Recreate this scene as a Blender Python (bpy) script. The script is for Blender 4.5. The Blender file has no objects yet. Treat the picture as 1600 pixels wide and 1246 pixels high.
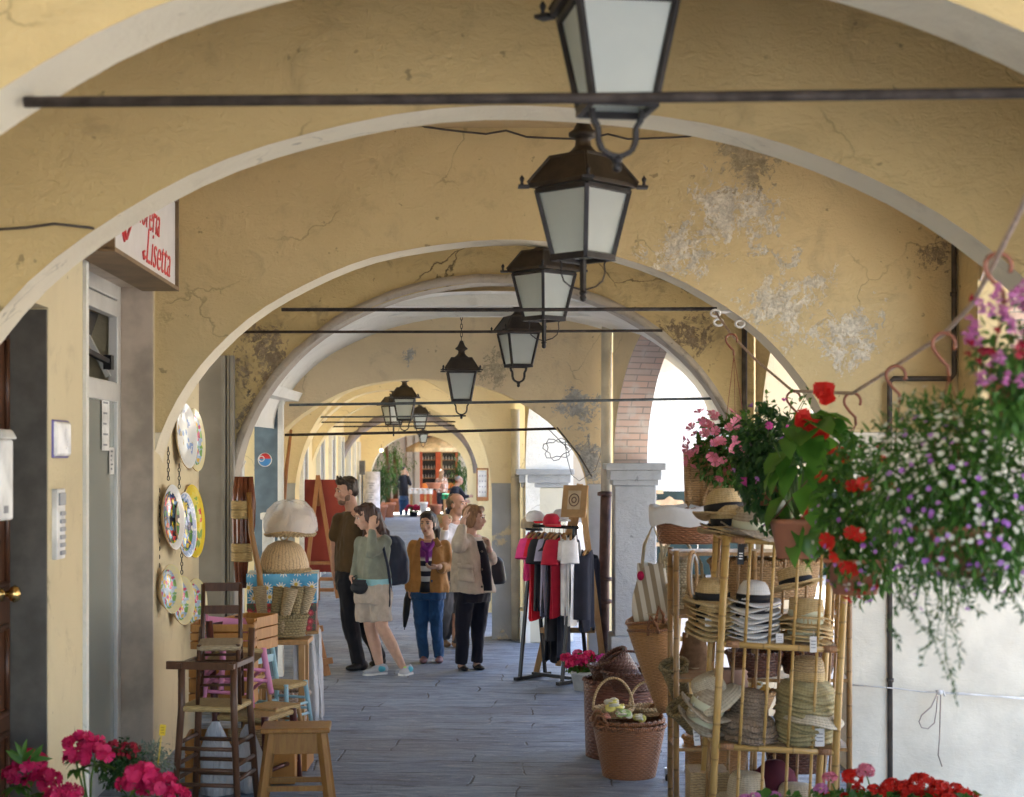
import bpy, bmesh, math, random
from mathutils import Vector, Matrix, Euler, noise
from math import sin, cos, pi, sqrt, radians, floor

S = bpy.context.scene
COL = S.collection
random.seed(7)

# ---------------------------------------------------------------- camera, sky, sun, exposure
F, CX, CY, CH = 2500.0, 800.0, 712.0, 2.05      # focal length in px of the 1600 px photograph, eye height in metres
cam = bpy.data.cameras.new('camera')
cam.sensor_width = 36.0
cam.lens = 36.0 * F / 1600.0
cam.shift_y = (CY - 623.0) / 1600.0
cam.clip_start, cam.clip_end = 0.05, 1500.0
cam.dof.use_dof = True
cam.dof.focus_distance = 13.0
cam.dof.aperture_fstop = 3.6
cam_o = bpy.data.objects.new('camera', cam)
cam_o.location = (0, 0, CH)
cam_o.rotation_euler = (radians(90), 0, 0)
COL.objects.link(cam_o)
S.camera = cam_o

SUN_EL, SUN_AZ = radians(56), radians(330)       # azimuth measured clockwise from +Y
sun_dir = Vector((sin(SUN_AZ) * cos(SUN_EL), cos(SUN_AZ) * cos(SUN_EL), sin(SUN_EL)))
W = bpy.data.worlds.new('World')
S.world = W
W.use_nodes = True
_nt = W.node_tree
_nt.nodes.clear()
_sky = _nt.nodes.new('ShaderNodeTexSky')
_sky.sky_type = 'NISHITA'
_sky.sun_disc = False
_sky.sun_elevation = SUN_EL
_sky.sun_rotation = SUN_AZ
_sky.air_density, _sky.dust_density, _sky.ozone_density = 1.0, 2.5, 1.0
_bg = _nt.nodes.new('ShaderNodeBackground')
_bg.inputs['Strength'].default_value = 0.13
_wo = _nt.nodes.new('ShaderNodeOutputWorld')
_nt.links.new(_sky.outputs[0], _bg.inputs[0])
_nt.links.new(_bg.outputs[0], _wo.inputs[0])
sun = bpy.data.lights.new('sun', 'SUN')
sun.energy, sun.angle, sun.color = 4.6, radians(0.5), (1.0, 0.95, 0.87)
sun_o = bpy.data.objects.new('sun', sun)
sun_o.rotation_euler = sun_dir.to_track_quat('Z', 'Y').to_euler()
sun_o.location = (0, 0, 40)
COL.objects.link(sun_o)
S.view_settings.view_transform = 'Standard'
S.view_settings.look = 'None'
S.view_settings.gamma = 1.0
S.view_settings.exposure = 3.18
S.cycles.max_bounces = 10
S.cycles.diffuse_bounces = 6
S.cycles.glossy_bounces = 3
S.cycles.transmission_bounces = 6
S.cycles.transparent_max_bounces = 8
S.cycles.sample_clamp_indirect = 8.0

# ---------------------------------------------------------------- helpers
def P(x, y, d):
    return Vector(((x - CX) * d / F, d, CH + (CY - y) * d / F))
def gd(y):
    return F * CH / (y - CY)
def lerp(a, b, t):
    return a + (b - a) * t
def interp(pts, x):
    if x <= pts[0][0]: return pts[0][1]
    for (a, p), (b, q) in zip(pts, pts[1:]):
        if x <= b: return p + (q - p) * (x - a) / (b - a)
    return pts[-1][1]
def srgb(h):
    h = h.lstrip('#')
    r = [int(h[i:i + 2], 16) / 255 for i in (0, 2, 4)]
    return tuple(c / 12.92 if c <= .04045 else ((c + .055) / 1.055) ** 2.4 for c in r)

class MB:
    """collects shapes; build() links them as one mesh object"""
    def __init__(s):
        s.v, s.f, s.m, s.sm, s.uv = [], [], [], [], []
    def add(s, vs, fs, mat=0, smooth=False, uvs=None):
        o = len(s.v)
        s.v += [Vector(v) for v in vs]
        for k, f in enumerate(fs):
            s.f.append([i + o for i in f]); s.m.append(mat); s.sm.append(smooth)
            s.uv.append(uvs[k] if uvs else [(0, 0)] * len(f))
        return s
    def box(s, c, size, rot=None, mat=0, taper=1.0):
        c = Vector(c); hx, hy, hz = [a / 2 for a in size]
        vs = []
        for z in (-hz, hz):
            k = taper if z > 0 else 1
            for x, y in ((-hx, -hy), (hx, -hy), (hx, hy), (-hx, hy)):
                p = Vector((x * k, y * k, z))
                vs.append(c + (rot @ p if rot else p))
        X_, Y_, Z_ = size
        q = lambda a, b: [(0, 0), (a, 0), (a, b), (0, b)]
        s.add(vs, [(0, 3, 2, 1), (4, 5, 6, 7), (0, 1, 5, 4), (1, 2, 6, 5), (2, 3, 7, 6), (3, 0, 4, 7)], mat, False,
              [[(0, 0), (0, Y_), (X_, Y_), (X_, 0)], q(X_, Y_), q(X_, Z_), q(Y_, Z_), q(X_, Z_), q(Y_, Z_)])
        return s
    def beam(s, a, b, w, h, mat=0, up=(0, 0, 1), taper=1.0):
        a, b = Vector(a), Vector(b); d = (b - a); L = d.length; d.normalize()
        u = Vector(up); x = d.cross(u)
        if x.length < 1e-4: x = d.cross(Vector((0, 1, 0)))
        x.normalize(); y = x.cross(d).normalized()
        vs = []
        for p, k in ((a, 1), (b, taper)):
            for i, j in ((-1, -1), (1, -1), (1, 1), (-1, 1)):
                vs.append(p + x * i * w / 2 * k + y * j * h / 2 * k)
        s.add(vs, [(0, 3, 2, 1), (4, 5, 6, 7), (0, 1, 5, 4), (1, 2, 6, 5), (2, 3, 7, 6), (3, 0, 4, 7)], mat)
        return s
    def tube(s, pts, r, n=8, mat=0, closed=False, cap=True, smooth=True, flat=1.0):
        pts = [Vector(p) for p in pts]; N = len(pts)
        rs = r if isinstance(r, (list, tuple)) else [r] * N
        vs = []; nrm = None; L = 0; ls = []
        for i, p in enumerate(pts):
            if closed: t = pts[(i + 1) % N] - pts[i - 1]
            else: t = pts[min(i + 1, N - 1)] - pts[max(i - 1, 0)]
            if t.length < 1e-9: t = Vector((0, 0, 1))
            t.normalize()
            if nrm is None:
                nrm = t.cross(Vector((0, 0, 1)))
                if nrm.length < 1e-3: nrm = t.cross(Vector((0, 1, 0)))
            nrm = (nrm - t * nrm.dot(t))
            if nrm.length < 1e-6: nrm = t.orthogonal()
            nrm.normalize()
            b = t.cross(nrm)
            if i: L += (p - pts[i - 1]).length
            ls.append(L)
            for k in range(n):
                a = 2 * pi * k / n
                vs.append(p + (nrm * cos(a) + b * sin(a) * flat) * rs[i])
        fs, uv = [], []
        M = N if closed else N - 1
        for i in range(M):
            j = (i + 1) % N
            for k in range(n):
                q = (k + 1) % n
                fs.append((i * n + k, i * n + q, j * n + q, j * n + k))
                l2 = ls[j] if j else ls[-1] + .01
                c = 2 * pi * rs[i] / n
                uv.append([(k * c, ls[i]), ((k + 1) * c, ls[i]), ((k + 1) * c, l2), (k * c, l2)])
        if cap and not closed:
            fs.append(tuple(range(n - 1, -1, -1))); uv.append([(0, 0)] * n)
            fs.append(tuple((N - 1) * n + k for k in range(n))); uv.append([(0, 0)] * n)
        s.add(vs, fs, mat, smooth, uv)
        return s
    def lathe(s, prof, n=24, o=(0, 0, 0), mat=0, M=None, smooth=True, sx=1.0, sy=1.0, fn=None, a0=0.0, a1=2 * pi):
        """profile of (r,z) turned about z; fn(angle,r,z)->(r,z) deforms"""
        o = Vector(o); vs = []; N = len(prof)
        full = abs(a1 - a0 - 2 * pi) < 1e-6
        cols = n if full else n + 1
        L = [0]
        for (r0, z0), (r1, z1) in zip(prof, prof[1:]): L.append(L[-1] + sqrt((r1 - r0) ** 2 + (z1 - z0) ** 2))
        rm = max(p[0] for p in prof)
        for (r, z) in prof:
            for k in range(cols):
                a = a0 + (a1 - a0) * k / n
                rr, zz = fn(a, r, z) if fn else (r, z)
                p = Vector((rr * cos(a) * sx, rr * sin(a) * sy, zz))
                vs.append(o + (M @ p if M else p))
        fs, uv = [], []
        for i in range(N - 1):
            for k in range(n):
                q = (k + 1) % cols
                fs.append((i * cols + k, i * cols + q, (i + 1) * cols + q, (i + 1) * cols + k))
                u0, u1 = k / n * 2 * pi * rm, (k + 1) / n * 2 * pi * rm
                uv.append([(u0, L[i]), (u1, L[i]), (u1, L[i + 1]), (u0, L[i + 1])])
        s.add(vs, fs, mat, smooth, uv)
        return s
    def ball(s, c, r, nu=14, nv=8, mat=0, rot=None):
        c = Vector(c); r = Vector(r) if not isinstance(r, (int, float)) else Vector((r, r, r))
        vs = []
        for j in range(1, nv):
            t = pi * j / nv
            for i in range(nu):
                a = 2 * pi * i / nu
                p = Vector((sin(t) * cos(a) * r.x, sin(t) * sin(a) * r.y, cos(t) * r.z))
                vs.append(c + (rot @ p if rot else p))
        for z in (1, -1):
            p = Vector((0, 0, z * r.z)); vs.append(c + (rot @ p if rot else p))
        fs = []
        for j in range(nv - 2):
            for i in range(nu):
                q = (i + 1) % nu
                fs.append((j * nu + i, (j + 1) * nu + i, (j + 1) * nu + q, j * nu + q))
        T, B = len(vs) - 2, len(vs) - 1
        for i in range(nu):
            q = (i + 1) % nu
            fs.append((T, i, q)); fs.append((B, (nv - 2) * nu + q, (nv - 2) * nu + i))
        s.add(vs, fs, mat, True)
        return s
    def grid(s, fn, nu, nv, mat=0, smooth=True, uvfn=None):
        vs = [Vector(fn(i / nu, j / nv)) for j in range(nv + 1) for i in range(nu + 1)]
        fs, uv = [], []
        for j in range(nv):
            for i in range(nu):
                a = j * (nu + 1) + i
                fs.append((a, a + 1, a + nu + 2, a + nu + 1))
                uv.append([(i / nu, j / nv), ((i + 1) / nu, j / nv), ((i + 1) / nu, (j + 1) / nv), (i / nu, (j + 1) / nv)])
        s.add(vs, fs, mat, smooth, uv)
        return s
    def prism(s, poly, a, b, mat=0):
        """poly: 2-D outline; a(p)->3-D near point, b(p)->far point"""
        n = len(poly)
        vs = [a(p) for p in poly] + [b(p) for p in poly]
        fs = [tuple(range(n)), tuple(range(2 * n - 1, n - 1, -1))] + [(i, n + i, n + (i + 1) % n, (i + 1) % n) for i in range(n)]
        s.add(vs, fs, mat)
        return s
    def build(s, name, mats, parent=None, loc=None, at=None, bevel=0, solid=0, subd=0, fixn=False):
        me = bpy.data.meshes.new(name)
        o = bpy.data.objects.new(name, me)
        L = Vector(loc) if loc is not None else Vector((0, 0, 0))
        if parent is not None and loc is None: L = Vector((0, 0, 0))
        me.from_pydata([tuple(v - L) for v in s.v], [], s.f)
        if not isinstance(mats, (list, tuple)): mats = [mats]
        for m in mats: me.materials.append(m)
        uvl = me.uv_layers.new(name='uv')
        li = 0; flat = []
        for u in s.uv:
            for q in u: flat += [q[0], q[1]]
        uvl.data.foreach_set('uv', flat)
        me.polygons.foreach_set('material_index', s.m)
        me.polygons.foreach_set('use_smooth', s.sm)
        if fixn:
            bm = bmesh.new(); bm.from_mesh(me); bmesh.ops.recalc_face_normals(bm, faces=bm.faces); bm.to_mesh(me); bm.free()
        me.update()
        COL.objects.link(o)
        o.location = L if at is None else at
        if parent is not None: o.parent = parent
        if subd:
            md = o.modifiers.new('sub', 'SUBSURF'); md.levels = md.render_levels = subd
        if solid:
            md = o.modifiers.new('solid', 'SOLIDIFY'); md.thickness = solid; md.offset = 0
        if bevel:
            md = o.modifiers.new('bevel', 'BEVEL'); md.width = bevel; md.segments = 2; md.limit_method = 'ANGLE'; md.angle_limit = radians(40)
        return o

def tag(o, label, cat, group=None, kind=None):
    if label: o['label'] = label
    if cat: o['category'] = cat
    if group: o['group'] = group
    if kind: o['kind'] = kind
    return o
def thing(name, label, cat, loc=(0, 0, 0), rz=0.0, group=None, scale=1.0):
    o = bpy.data.objects.new(name, None)
    o.empty_display_size = .1
    COL.objects.link(o)
    o.location = loc; o.rotation_euler = (0, 0, rz); o.scale = (scale,) * 3
    return tag(o, label, cat, group)
def structure(o):
    o['kind'] = 'structure'; return o
KIDS = {}
def dup(root, loc, rz=None, label=None, group=None, rot=None, scale=None):
    """a copy of a thing with copies of its parts and sub-parts"""
    r = root.copy(); COL.objects.link(r); r.location = loc
    if rz is not None: r.rotation_euler = (0, 0, rz)
    if rot is not None: r.rotation_euler = rot
    if scale is not None: r.scale = (scale,) * 3
    if label: r['label'] = label
    if group: r['group'] = group
    for ch in list(root.children):
        c = ch.copy(); COL.objects.link(c); c.parent = r
        for g in list(ch.children):
            d = g.copy(); COL.objects.link(d); d.parent = c
    return r

# ---------------------------------------------------------------- materials
class NT:
    def __init__(s, name):
        s.mat = bpy.data.materials.new(name); s.mat.use_nodes = True
        s.t = s.mat.node_tree; s.n = s.t.nodes; s.l = s.t.links
        s.b = s.n['Principled BSDF']
    def new(s, t, **kw):
        n = s.n.new(t)
        for k, v in kw.items(): setattr(n, k, v)
        return n
    def link(s, a, b): s.l.new(a, b)
    def setin(s, n, k, v):
        if hasattr(v, 'is_linked') or hasattr(v, 'links'): s.l.new(v, n.inputs[k])
        else: n.inputs[k].default_value = v
    def math(s, op, a, b=None, clamp=False):
        n = s.new('ShaderNodeMath', operation=op, use_clamp=clamp)
        s.setin(n, 0, a)
        if b is not None: s.setin(n, 1, b)
        return n.outputs[0]
    def ramp(s, v, lo, hi):
        n = s.new('ShaderNodeMapRange', clamp=True)
        n.interpolation_type = 'SMOOTHSTEP'
        s.setin(n, 0, v); n.inputs[1].default_value = lo; n.inputs[2].default_value = hi
        return n.outputs[0]
    def mix(s, f, a, b):
        n = s.new('ShaderNodeMix', data_type='RGBA')
        s.setin(n, 0, f)
        for i, v in ((6, a), (7, b)):
            if isinstance(v, tuple): n.inputs[i].default_value = (*v[:3], 1)
            else: s.l.new(v, n.inputs[i])
        return n.outputs[2]
    def coord(s, kind='Object', scale=(1, 1, 1), loc=(0, 0, 0), rot=(0, 0, 0)):
        if kind == 'World':
            c = s.new('ShaderNodeNewGeometry').outputs['Position']
        elif kind == 'UV':
            c = s.new('ShaderNodeTexCoord').outputs['UV']
        else:
            c = s.new('ShaderNodeTexCoord').outputs[kind]
        m = s.new('ShaderNodeMapping')
        s.link(c, m.inputs[0]); m.inputs['Scale'].default_value = scale; m.inputs['Location'].default_value = loc; m.inputs['Rotation'].default_value = rot
        return m.outputs[0]
    def noise(s, co, scale, detail=4, rough=.55, dist=0.0):
        n = s.new('ShaderNodeTexNoise')
        s.link(co, n.inputs['Vector']); n.inputs['Scale'].default_value = scale; n.inputs['Detail'].default_value = detail
        n.inputs['Roughness'].default_value = rough; n.inputs['Distortion'].default_value = dist
        return n.outputs[0]
    def xyz(s, co):
        n = s.new('ShaderNodeSeparateXYZ'); s.link(co, n.inputs[0]); return n.outputs
    def bump(s, h, strength=.3, dist=.01):
        n = s.new('ShaderNodeBump'); s.link(h, n.inputs['Height']); n.inputs['Strength'].default_value = strength; n.inputs['Distance'].default_value = dist
        s.link(n.outputs[0], s.b.inputs['Normal'])
    def col(s, v):
        if isinstance(v, tuple): s.b.inputs['Base Color'].default_value = (*v[:3], 1)
        else: s.link(v, s.b.inputs['Base Color'])
    def set(s, rough=.6, spec=.4, metal=0.0, **kw):
        s.b.inputs['Roughness'].default_value = rough
        s.b.inputs['Specular IOR Level'].default_value = spec
        s.b.inputs['Metallic'].default_value = metal
        for k, v in kw.items(): s.b.inputs[k].default_value = v

def dark(c, k): return tuple(a * k for a in c[:3])
_MC = {}
def M_(name, c, rough=.6, spec=.35, metal=0.0, var=.25, vscale=6.0, bump=0.0, bscale=60.0, stretch=(1, 1, 1), sheen=0.0, trans=0.0):
    """general surface: colour with uneven tone, fine relief, roughness"""
    if name in _MC: return _MC[name]
    t = NT(name)
    co = t.coord('Object', stretch)
    n1 = t.noise(co, vscale, 5)
    t.col(t.mix(t.ramp(n1, .3, .7), dark(c, 1 - var), tuple(min(1, a * (1 + var * .7)) for a in c)))
    t.set(rough, spec, metal)
    if bump: t.bump(t.noise(co, bscale, 3), bump, .004)
    if sheen: t.b.inputs['Sheen Weight'].default_value = sheen
    if trans: t.b.inputs['Transmission Weight'].default_value = trans
    _MC[name] = t.mat
    return t.mat

def leafmat(name, c, c2, trans=.35, rough=.45):
    if name in _MC: return _MC[name]
    t = NT(name)
    co = t.coord('Object')
    r = t.new('ShaderNodeNewGeometry').outputs['Random Per Island']
    f = t.math('ADD', t.math('MULTIPLY', r, .7), t.math('MULTIPLY', t.noise(co, 9, 2), .3))
    cc = t.mix(f, c, c2)
    t.col(cc); t.set(rough, .4)
    tr = t.new('ShaderNodeBsdfTranslucent'); t.link(cc, tr.inputs[0])
    mx = t.new('ShaderNodeMixShader'); mx.inputs[0].default_value = trans
    out = [n for n in t.n if n.type == 'OUTPUT_MATERIAL'][0]
    t.link(t.b.outputs[0], mx.inputs[1]); t.link(tr.outputs[0], mx.inputs[2]); t.link(mx.outputs[0], out.inputs[0])
    _MC[name] = t.mat
    return t.mat

def wicker(name, c, c2, row=.012, stake=.03, rough=.55, depth=1.0, swap=False):
    """woven cane: rows run round the basket, stakes stand upright (uv in metres)"""
    if name in _MC: return _MC[name]
    t = NT(name)
    co = t.coord('UV')
    x, y, z = t.xyz(co)
    if swap: x, y = y, x
    wob = t.math('MULTIPLY', t.math('SUBTRACT', t.noise(co, 25, 2), .5), row * 1.3)
    v = t.math('DIVIDE', t.math('ADD', y, wob), row)
    rowi = t.math('FLOOR', v)
    fr = t.math('SUBTRACT', v, rowi)
    ridge = t.math('SINE', t.math('MULTIPLY', fr, pi))
    ph = t.math('ADD', t.math('DIVIDE', x, stake), t.math('MULTIPLY', rowi, .5))
    weave = t.math('ADD', t.math('MULTIPLY', t.math('SINE', t.math('MULTIPLY', ph, 2 * pi)), .5), .5)
    h = t.math('MULTIPLY', t.math('POWER', ridge, .6), t.math('ADD', t.math('MULTIPLY', weave, .6), .4))
    n = t.noise(t.coord('UV', (8, 60, 1)), 3, 3)
    cc = t.mix(t.ramp(n, .3, .7), c, c2)
    cc = t.mix(t.ramp(h, .0, .45), dark(c, .22), cc)
    t.col(cc); t.set(rough, .4)
    t.bump(h, .9 * depth, .006)
    _MC[name] = t.mat
    return t.mat

def woodmat(name, c, c2, rough=.45, scale=1.0, spec=.4):
    if name in _MC: return _MC[name]
    t = NT(name)
    co = t.coord('Object', (14 * scale, 14 * scale, 2.2 * scale))
    n = t.noise(co, 2.0, 5, .6, 1.2)
    cc = t.mix(t.ramp(n, .3, .7), c, c2)
    g = t.noise(t.coord('Object'), 3, 3)
    cc = t.mix(t.math('MULTIPLY', t.ramp(g, .5, .8), .35), cc, dark(c, .5))
    t.col(cc); t.set(rough, spec); t.bump(n, .15, .003)
    _MC[name] = t.mat
    return t.mat

def plaster(name, c, c2, stain=(.25, .2, .13), stains=.5, patches=(), peel=(.62, .58, .5), dado=None, bump=.5, seed=0.0, cracks=.35):
    """old lime plaster: uneven wash, trowel relief, flaked patches, painted dado"""
    t = NT(name)
    co = t.coord('World', (1, 1, 1), (seed, seed * 1.7, seed * .6))
    big = t.noise(co, .9, 4, .6, .3)
    mid = t.noise(co, 4.5, 6, .65, .6)
    fine = t.noise(co, 38, 4, .6)
    cc = t.mix(t.ramp(big, .3, .72), c, c2)
    cc = t.mix(t.math('MULTIPLY', t.ramp(mid, .52, .78), stains), cc, stain)
    spots = t.noise(co, 13, 3, .5)
    cc = t.mix(t.math('MULTIPLY', t.ramp(spots, .70, .76), .55), cc, dark(stain, .6))
    # hairline cracks
    vo = t.new('ShaderNodeTexVoronoi', feature='DISTANCE_TO_EDGE')
    wv = t.new('ShaderNodeMix', data_type='RGBA'); wv.inputs[0].default_value = .3
    t.link(co, wv.inputs[6])
    nz = t.new('ShaderNodeTexNoise'); t.link(co, nz.inputs['Vector']); nz.inputs['Scale'].default_value = 3.0; nz.inputs['Detail'].default_value = 6
    t.link(nz.outputs[1], wv.inputs[7]); t.link(wv.outputs[2], vo.inputs['Vector']); vo.inputs['Scale'].default_value = 1.1
    ck = t.math('SUBTRACT', 1.0, t.ramp(vo.outputs[0], 0.0, .007))
    ck = t.math('MULTIPLY', ck, t.ramp(t.noise(co, 1.6, 2), .52, .66))
    ck = t.math('MULTIPLY', ck, cracks)
    cc = t.mix(ck, cc, dark(stain, .35))
    h = t.math('ADD', t.math('MULTIPLY', mid, .75), t.math('MULTIPLY', fine, .16))
    h = t.math('ADD', h, t.math('MULTIPLY', big, .9))
    h = t.math('ADD', h, t.math('MULTIPLY', t.noise(t.coord('World', (1, 1, 2.2), (seed, 0, 0), (0, .5, 0)), 11, 5, .7, 1.4), .34))
    h = t.math('SUBTRACT', h, t.math('MULTIPLY', ck, .25))
    pos = t.new('ShaderNodeNewGeometry').outputs['Position']
    for (pc, r, colr) in patches:
        d = t.new('ShaderNodeVectorMath', operation='DISTANCE'); t.link(pos, d.inputs[0]); d.inputs[1].default_value = pc
        e = t.math('SUBTRACT', 1.0, t.math('DIVIDE', d.outputs['Value'], r))
        nn = t.math('ADD', t.math('MULTIPLY', t.noise(co, 5.5, 10, .78, .7), .62), t.math('MULTIPLY', t.noise(co, 19, 8, .75, .9), .38))
        m = t.ramp(t.math('ADD', t.math('MULTIPLY', e, .42), t.math('MULTIPLY', t.math('SUBTRACT', nn, .5), 2.3)), .235, .30)
        m = t.math('MULTIPLY', m, t.ramp(e, 0.0, .25))
        inner = t.mix(t.ramp(t.noise(co, 21, 6, .75), .36, .64), dark(colr, .66), tuple(min(1, a * 1.12) for a in colr))
        cc = t.mix(t.math('MULTIPLY', m, .93), cc, inner)
        cc = t.mix(t.math('MULTIPLY', t.math('MULTIPLY', t.ramp(e, .1, .6), t.ramp(t.noise(co, 9, 6, .7), .5, .7)), .4), cc, dark(c, .72))
        h = t.math('SUBTRACT', h, t.math('MULTIPLY', m, .55))
        h = t.math('ADD', h, t.math('MULTIPLY', t.math('MULTIPLY', m, fine), 1.1))
    if dado:
        zt, dc = dado
        z = t.xyz(pos)[2]
        m = t.ramp(t.math('ADD', z, t.math('MULTIPLY', t.noise(co, 5, 3), .02)), zt + .015, zt + .005)
        m = t.math('SUBTRACT', 1.0, t.ramp(z, zt - .004, zt + .004))
        wn = t.noise(co, 3.2, 6, .65)
        m2 = t.math('MULTIPLY', m, t.math('SUBTRACT', 1.0, t.math('MULTIPLY', t.ramp(wn, .60, .66), 0.0 if dc[0] > .6 else .7)))
        dcc = t.mix(t.ramp(t.noise(co, 2.2, 5), .3, .7), dark(dc, .9), tuple(min(1, a * 1.15) for a in dc))
        cc = t.mix(m2, cc, dcc)
        h = t.math('MULTIPLY', h, t.math('SUBTRACT', 1.0, t.math('MULTIPLY', m2, .72)))
    t.col(cc); t.set(.9, .2); t.bump(h, min(1, bump * 1.25), .034)
    return t.mat
# ================================================================ the arcade itself
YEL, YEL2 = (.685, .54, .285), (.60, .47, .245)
WHITE = (.70, .63, .50)
m_floor = None
def floor_mat():
    t = NT('worn stone paving')
    co = t.coord('World', (1, 1, 1), (.3, .1, 0), (0, 0, radians(2.5)))
    w = t.new('ShaderNodeMix', data_type='RGBA'); w.inputs[0].default_value = .15
    t.link(co, w.inputs[6]); nz = t.new('ShaderNodeTexNoise'); t.link(co, nz.inputs['Vector']); nz.inputs['Scale'].default_value = 1.9; nz.inputs['Detail'].default_value = 6
    t.link(nz.outputs[1], w.inputs[7])
    br = t.new('ShaderNodeTexBrick'); t.link(w.outputs[2], br.inputs['Vector'])
    br.offset = .37; br.squash = 1.5; br.squash_frequency = 3
    br.inputs['Scale'].default_value = 1.0; br.inputs['Brick Width'].default_value = .78; br.inputs['Row Height'].default_value = .33
    br.inputs['Mortar Size'].default_value = .009; br.inputs['Mortar Smooth'].default_value = .8
    br.inputs['Color1'].default_value = (.235, .30, .41, 1); br.inputs['Color2'].default_value = (.165, .21, .295, 1); br.inputs['Mortar'].default_value = (.19, .235, .315, 1)
    big = t.noise(co, .6, 4)
    mid = t.noise(t.coord('World', (1.1, 4.2, 1), (0, 0, 0), (0, 0, radians(2))), 2.4, 9, .74, .9)
    chip = t.noise(t.coord('World', (1.5, 3.2, 1)), 5.2, 6, .7, .5)
    fine = t.noise(co, 60, 3)
    cc = t.mix(t.math('MULTIPLY', t.ramp(mid, .47, .64), .6), br.outputs[0], (.37, .44, .555))
    cc = t.mix(t.math('MULTIPLY', t.ramp(mid, .48, .36), .85), cc, (.10, .11, .145))
    cc = t.mix(t.math('MULTIPLY', t.ramp(chip, .60, .68), .65), cc, (.52, .52, .54))
    cc = t.mix(t.math('MULTIPLY', t.ramp(big, .5, .72), .4), cc, (.24, .235, .235))
    jm = t.math('MULTIPLY', br.outputs[1], t.ramp(t.noise(co, 2.1, 4), .42, .6))
    cc = t.mix(jm, cc, (.06, .062, .07))
    t.col(cc)
    t.set(.5, .5)
    t.setin(t.b, 'Roughness', t.math('ADD', .36, t.math('MULTIPLY', fine, .4)))
    h = t.math('ADD', t.math('MULTIPLY', mid, 1.1), t.math('MULTIPLY', fine, .10))
    h = t.math('ADD', h, t.math('MULTIPLY', chip, .35))
    h = t.math('SUBTRACT', h, t.math('MULTIPLY', jm, .6))
    t.bump(h, .85, .035)
    return t.mat
m_floor = floor_mat()
def piazza_mat():
    t = NT('pale piazza stone')
    co = t.coord('World')
    br = t.new('ShaderNodeTexBrick'); t.link(co, br.inputs['Vector']); br.inputs['Scale'].default_value = 1.6
    br.inputs['Color1'].default_value = (.50, .47, .42, 1); br.inputs['Color2'].default_value = (.42, .40, .37, 1); br.inputs['Mortar'].default_value = (.25, .24, .22, 1)
    br.inputs['Mortar Size'].default_value = .012
    t.col(t.mix(t.math('MULTIPLY', t.noise(co, .3, 4), .5), br.outputs[0], (.46, .43, .38))); t.set(.8)
    return t.mat
m_piazza = piazza_mat()

g = MB(); g.grid(lambda u, v: (lerp(-300, 300, u), lerp(-200, 400, v), -.26), 12, 12)
structure(g.build('ground', m_piazza))
# raised arcade floor with its stone edge
LW = [(-8, -1.52), (10.4, -2.32), (12.28, -2.40), (12.3, -2.28), (12.9, -2.28), (15.15, -2.15), (17.86, -2.62), (24, -3.1), (36, -3.78), (50, -4.75), (54, -5.2)]
RW = [(-8, 3.0), (4.3, 2.97), (6.4, 2.94), (10.4, 2.9), (12.7, 1.88), (15.15, .86), (17.86, .10), (24, -.22), (36, -.60), (50, -1.05), (54, -1.2)]
wl = lambda d: interp(LW, d)
wr = lambda d: interp(RW, d)
fl = MB()
ys = sorted(set([-8, 0, 4.95, 5.0, 10.385, 10.405, 54] + [p[0] for p in LW if p[0] != 10.4] + [p[0] for p in RW if p[0] not in (10.4, 6.4)]))
vs = []
for y in ys:
    e = 2.12 if 4.96 < y < 10.39 else wr(y) + .75     # a step down to the street beside the flower stand
    vs += [(wl(y) - .9, y, 0), (e, y, 0), (e, y, -.3)]
fs = []
for i in range(len(ys) - 1):
    a = 3 * i
    fs += [(a, a + 1, a + 4, a + 3), (a + 1, a + 2, a + 5, a + 4)]
fl.add(vs, fs)
structure(fl.build('arcade_floor', m_floor))

def T_world(x, y, z): return Vector((x, y, z))
def arch_curve(c, a, zs, rise, n=44, wob=0.0, seed=0.0):
    pts = []
    for i in range(n + 1):
        th = pi - pi * i / n
        w = 1 + wob * (noise.noise(Vector((i * .23, seed, 0)))) 
        pts.append((c + a * cos(th) * w, zs + rise * sin(th) * w))
    return pts
def arch_panel(T, x0, x1, c, a, zs, rise, t, top, wob=.008, seed=0.0, legs=True, zbase=-.3, clip=None):
    """wall with an arched opening: (face mesh, soffit mesh)"""
    pts = arch_curve(c, a, zs, rise, wob=wob, seed=seed)
    pts = [(min(max(x, x0), x1), z) for x, z in pts]
    face, sof = MB(), MB()
    cols = []
    if pts[0][0] > x0 + 1e-3: cols.append(((x0, zbase), (pts[0][0], zbase)))
    for p, q in zip(pts, pts[1:]):
        if q[0] - p[0] > 1e-4: cols.append((p, q))
    if pts[-1][0] < x1 - 1e-3: cols.append(((pts[-1][0], zbase), (x1, zbase)))
    for (xa, za), (xb, zb) in cols:
        face.add([T(xa, 0, za), T(xb, 0, zb), T(xb, 0, top), T(xa, 0, top)], [(0, 1, 2, 3)])
        face.add([T(xa, t, za), T(xb, t, zb), T(xb, t, top), T(xa, t, top)], [(3, 2, 1, 0)])
    sp = ([(pts[0][0], zbase)] if legs and pts[0][0] > x0 + 1e-3 else []) + pts + ([(pts[-1][0], zbase)] if legs and pts[-1][0] < x1 - 1e-3 else [])
    V = []; Fc = []
    e = .003
    for i, (x, z) in enumerate(sp):
        V += [T(x, -e, z), T(x, t + e, z)]
    for i in range(len(sp) - 1):
        Fc.append((2 * i, 2 * i + 1, 2 * i + 3, 2 * i + 2))
    sof.add(V, Fc, 0, True)
    face.add([T(x1, 0, zbase), T(x1, t, zbase), T(x1, t, top), T(x1, 0, top)], [(0, 1, 2, 3)])
    face.add([T(x0, 0, zbase), T(x0, t, zbase), T(x0, t, top), T(x0, 0, top)], [(3, 2, 1, 0)])
    return face, sof

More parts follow.
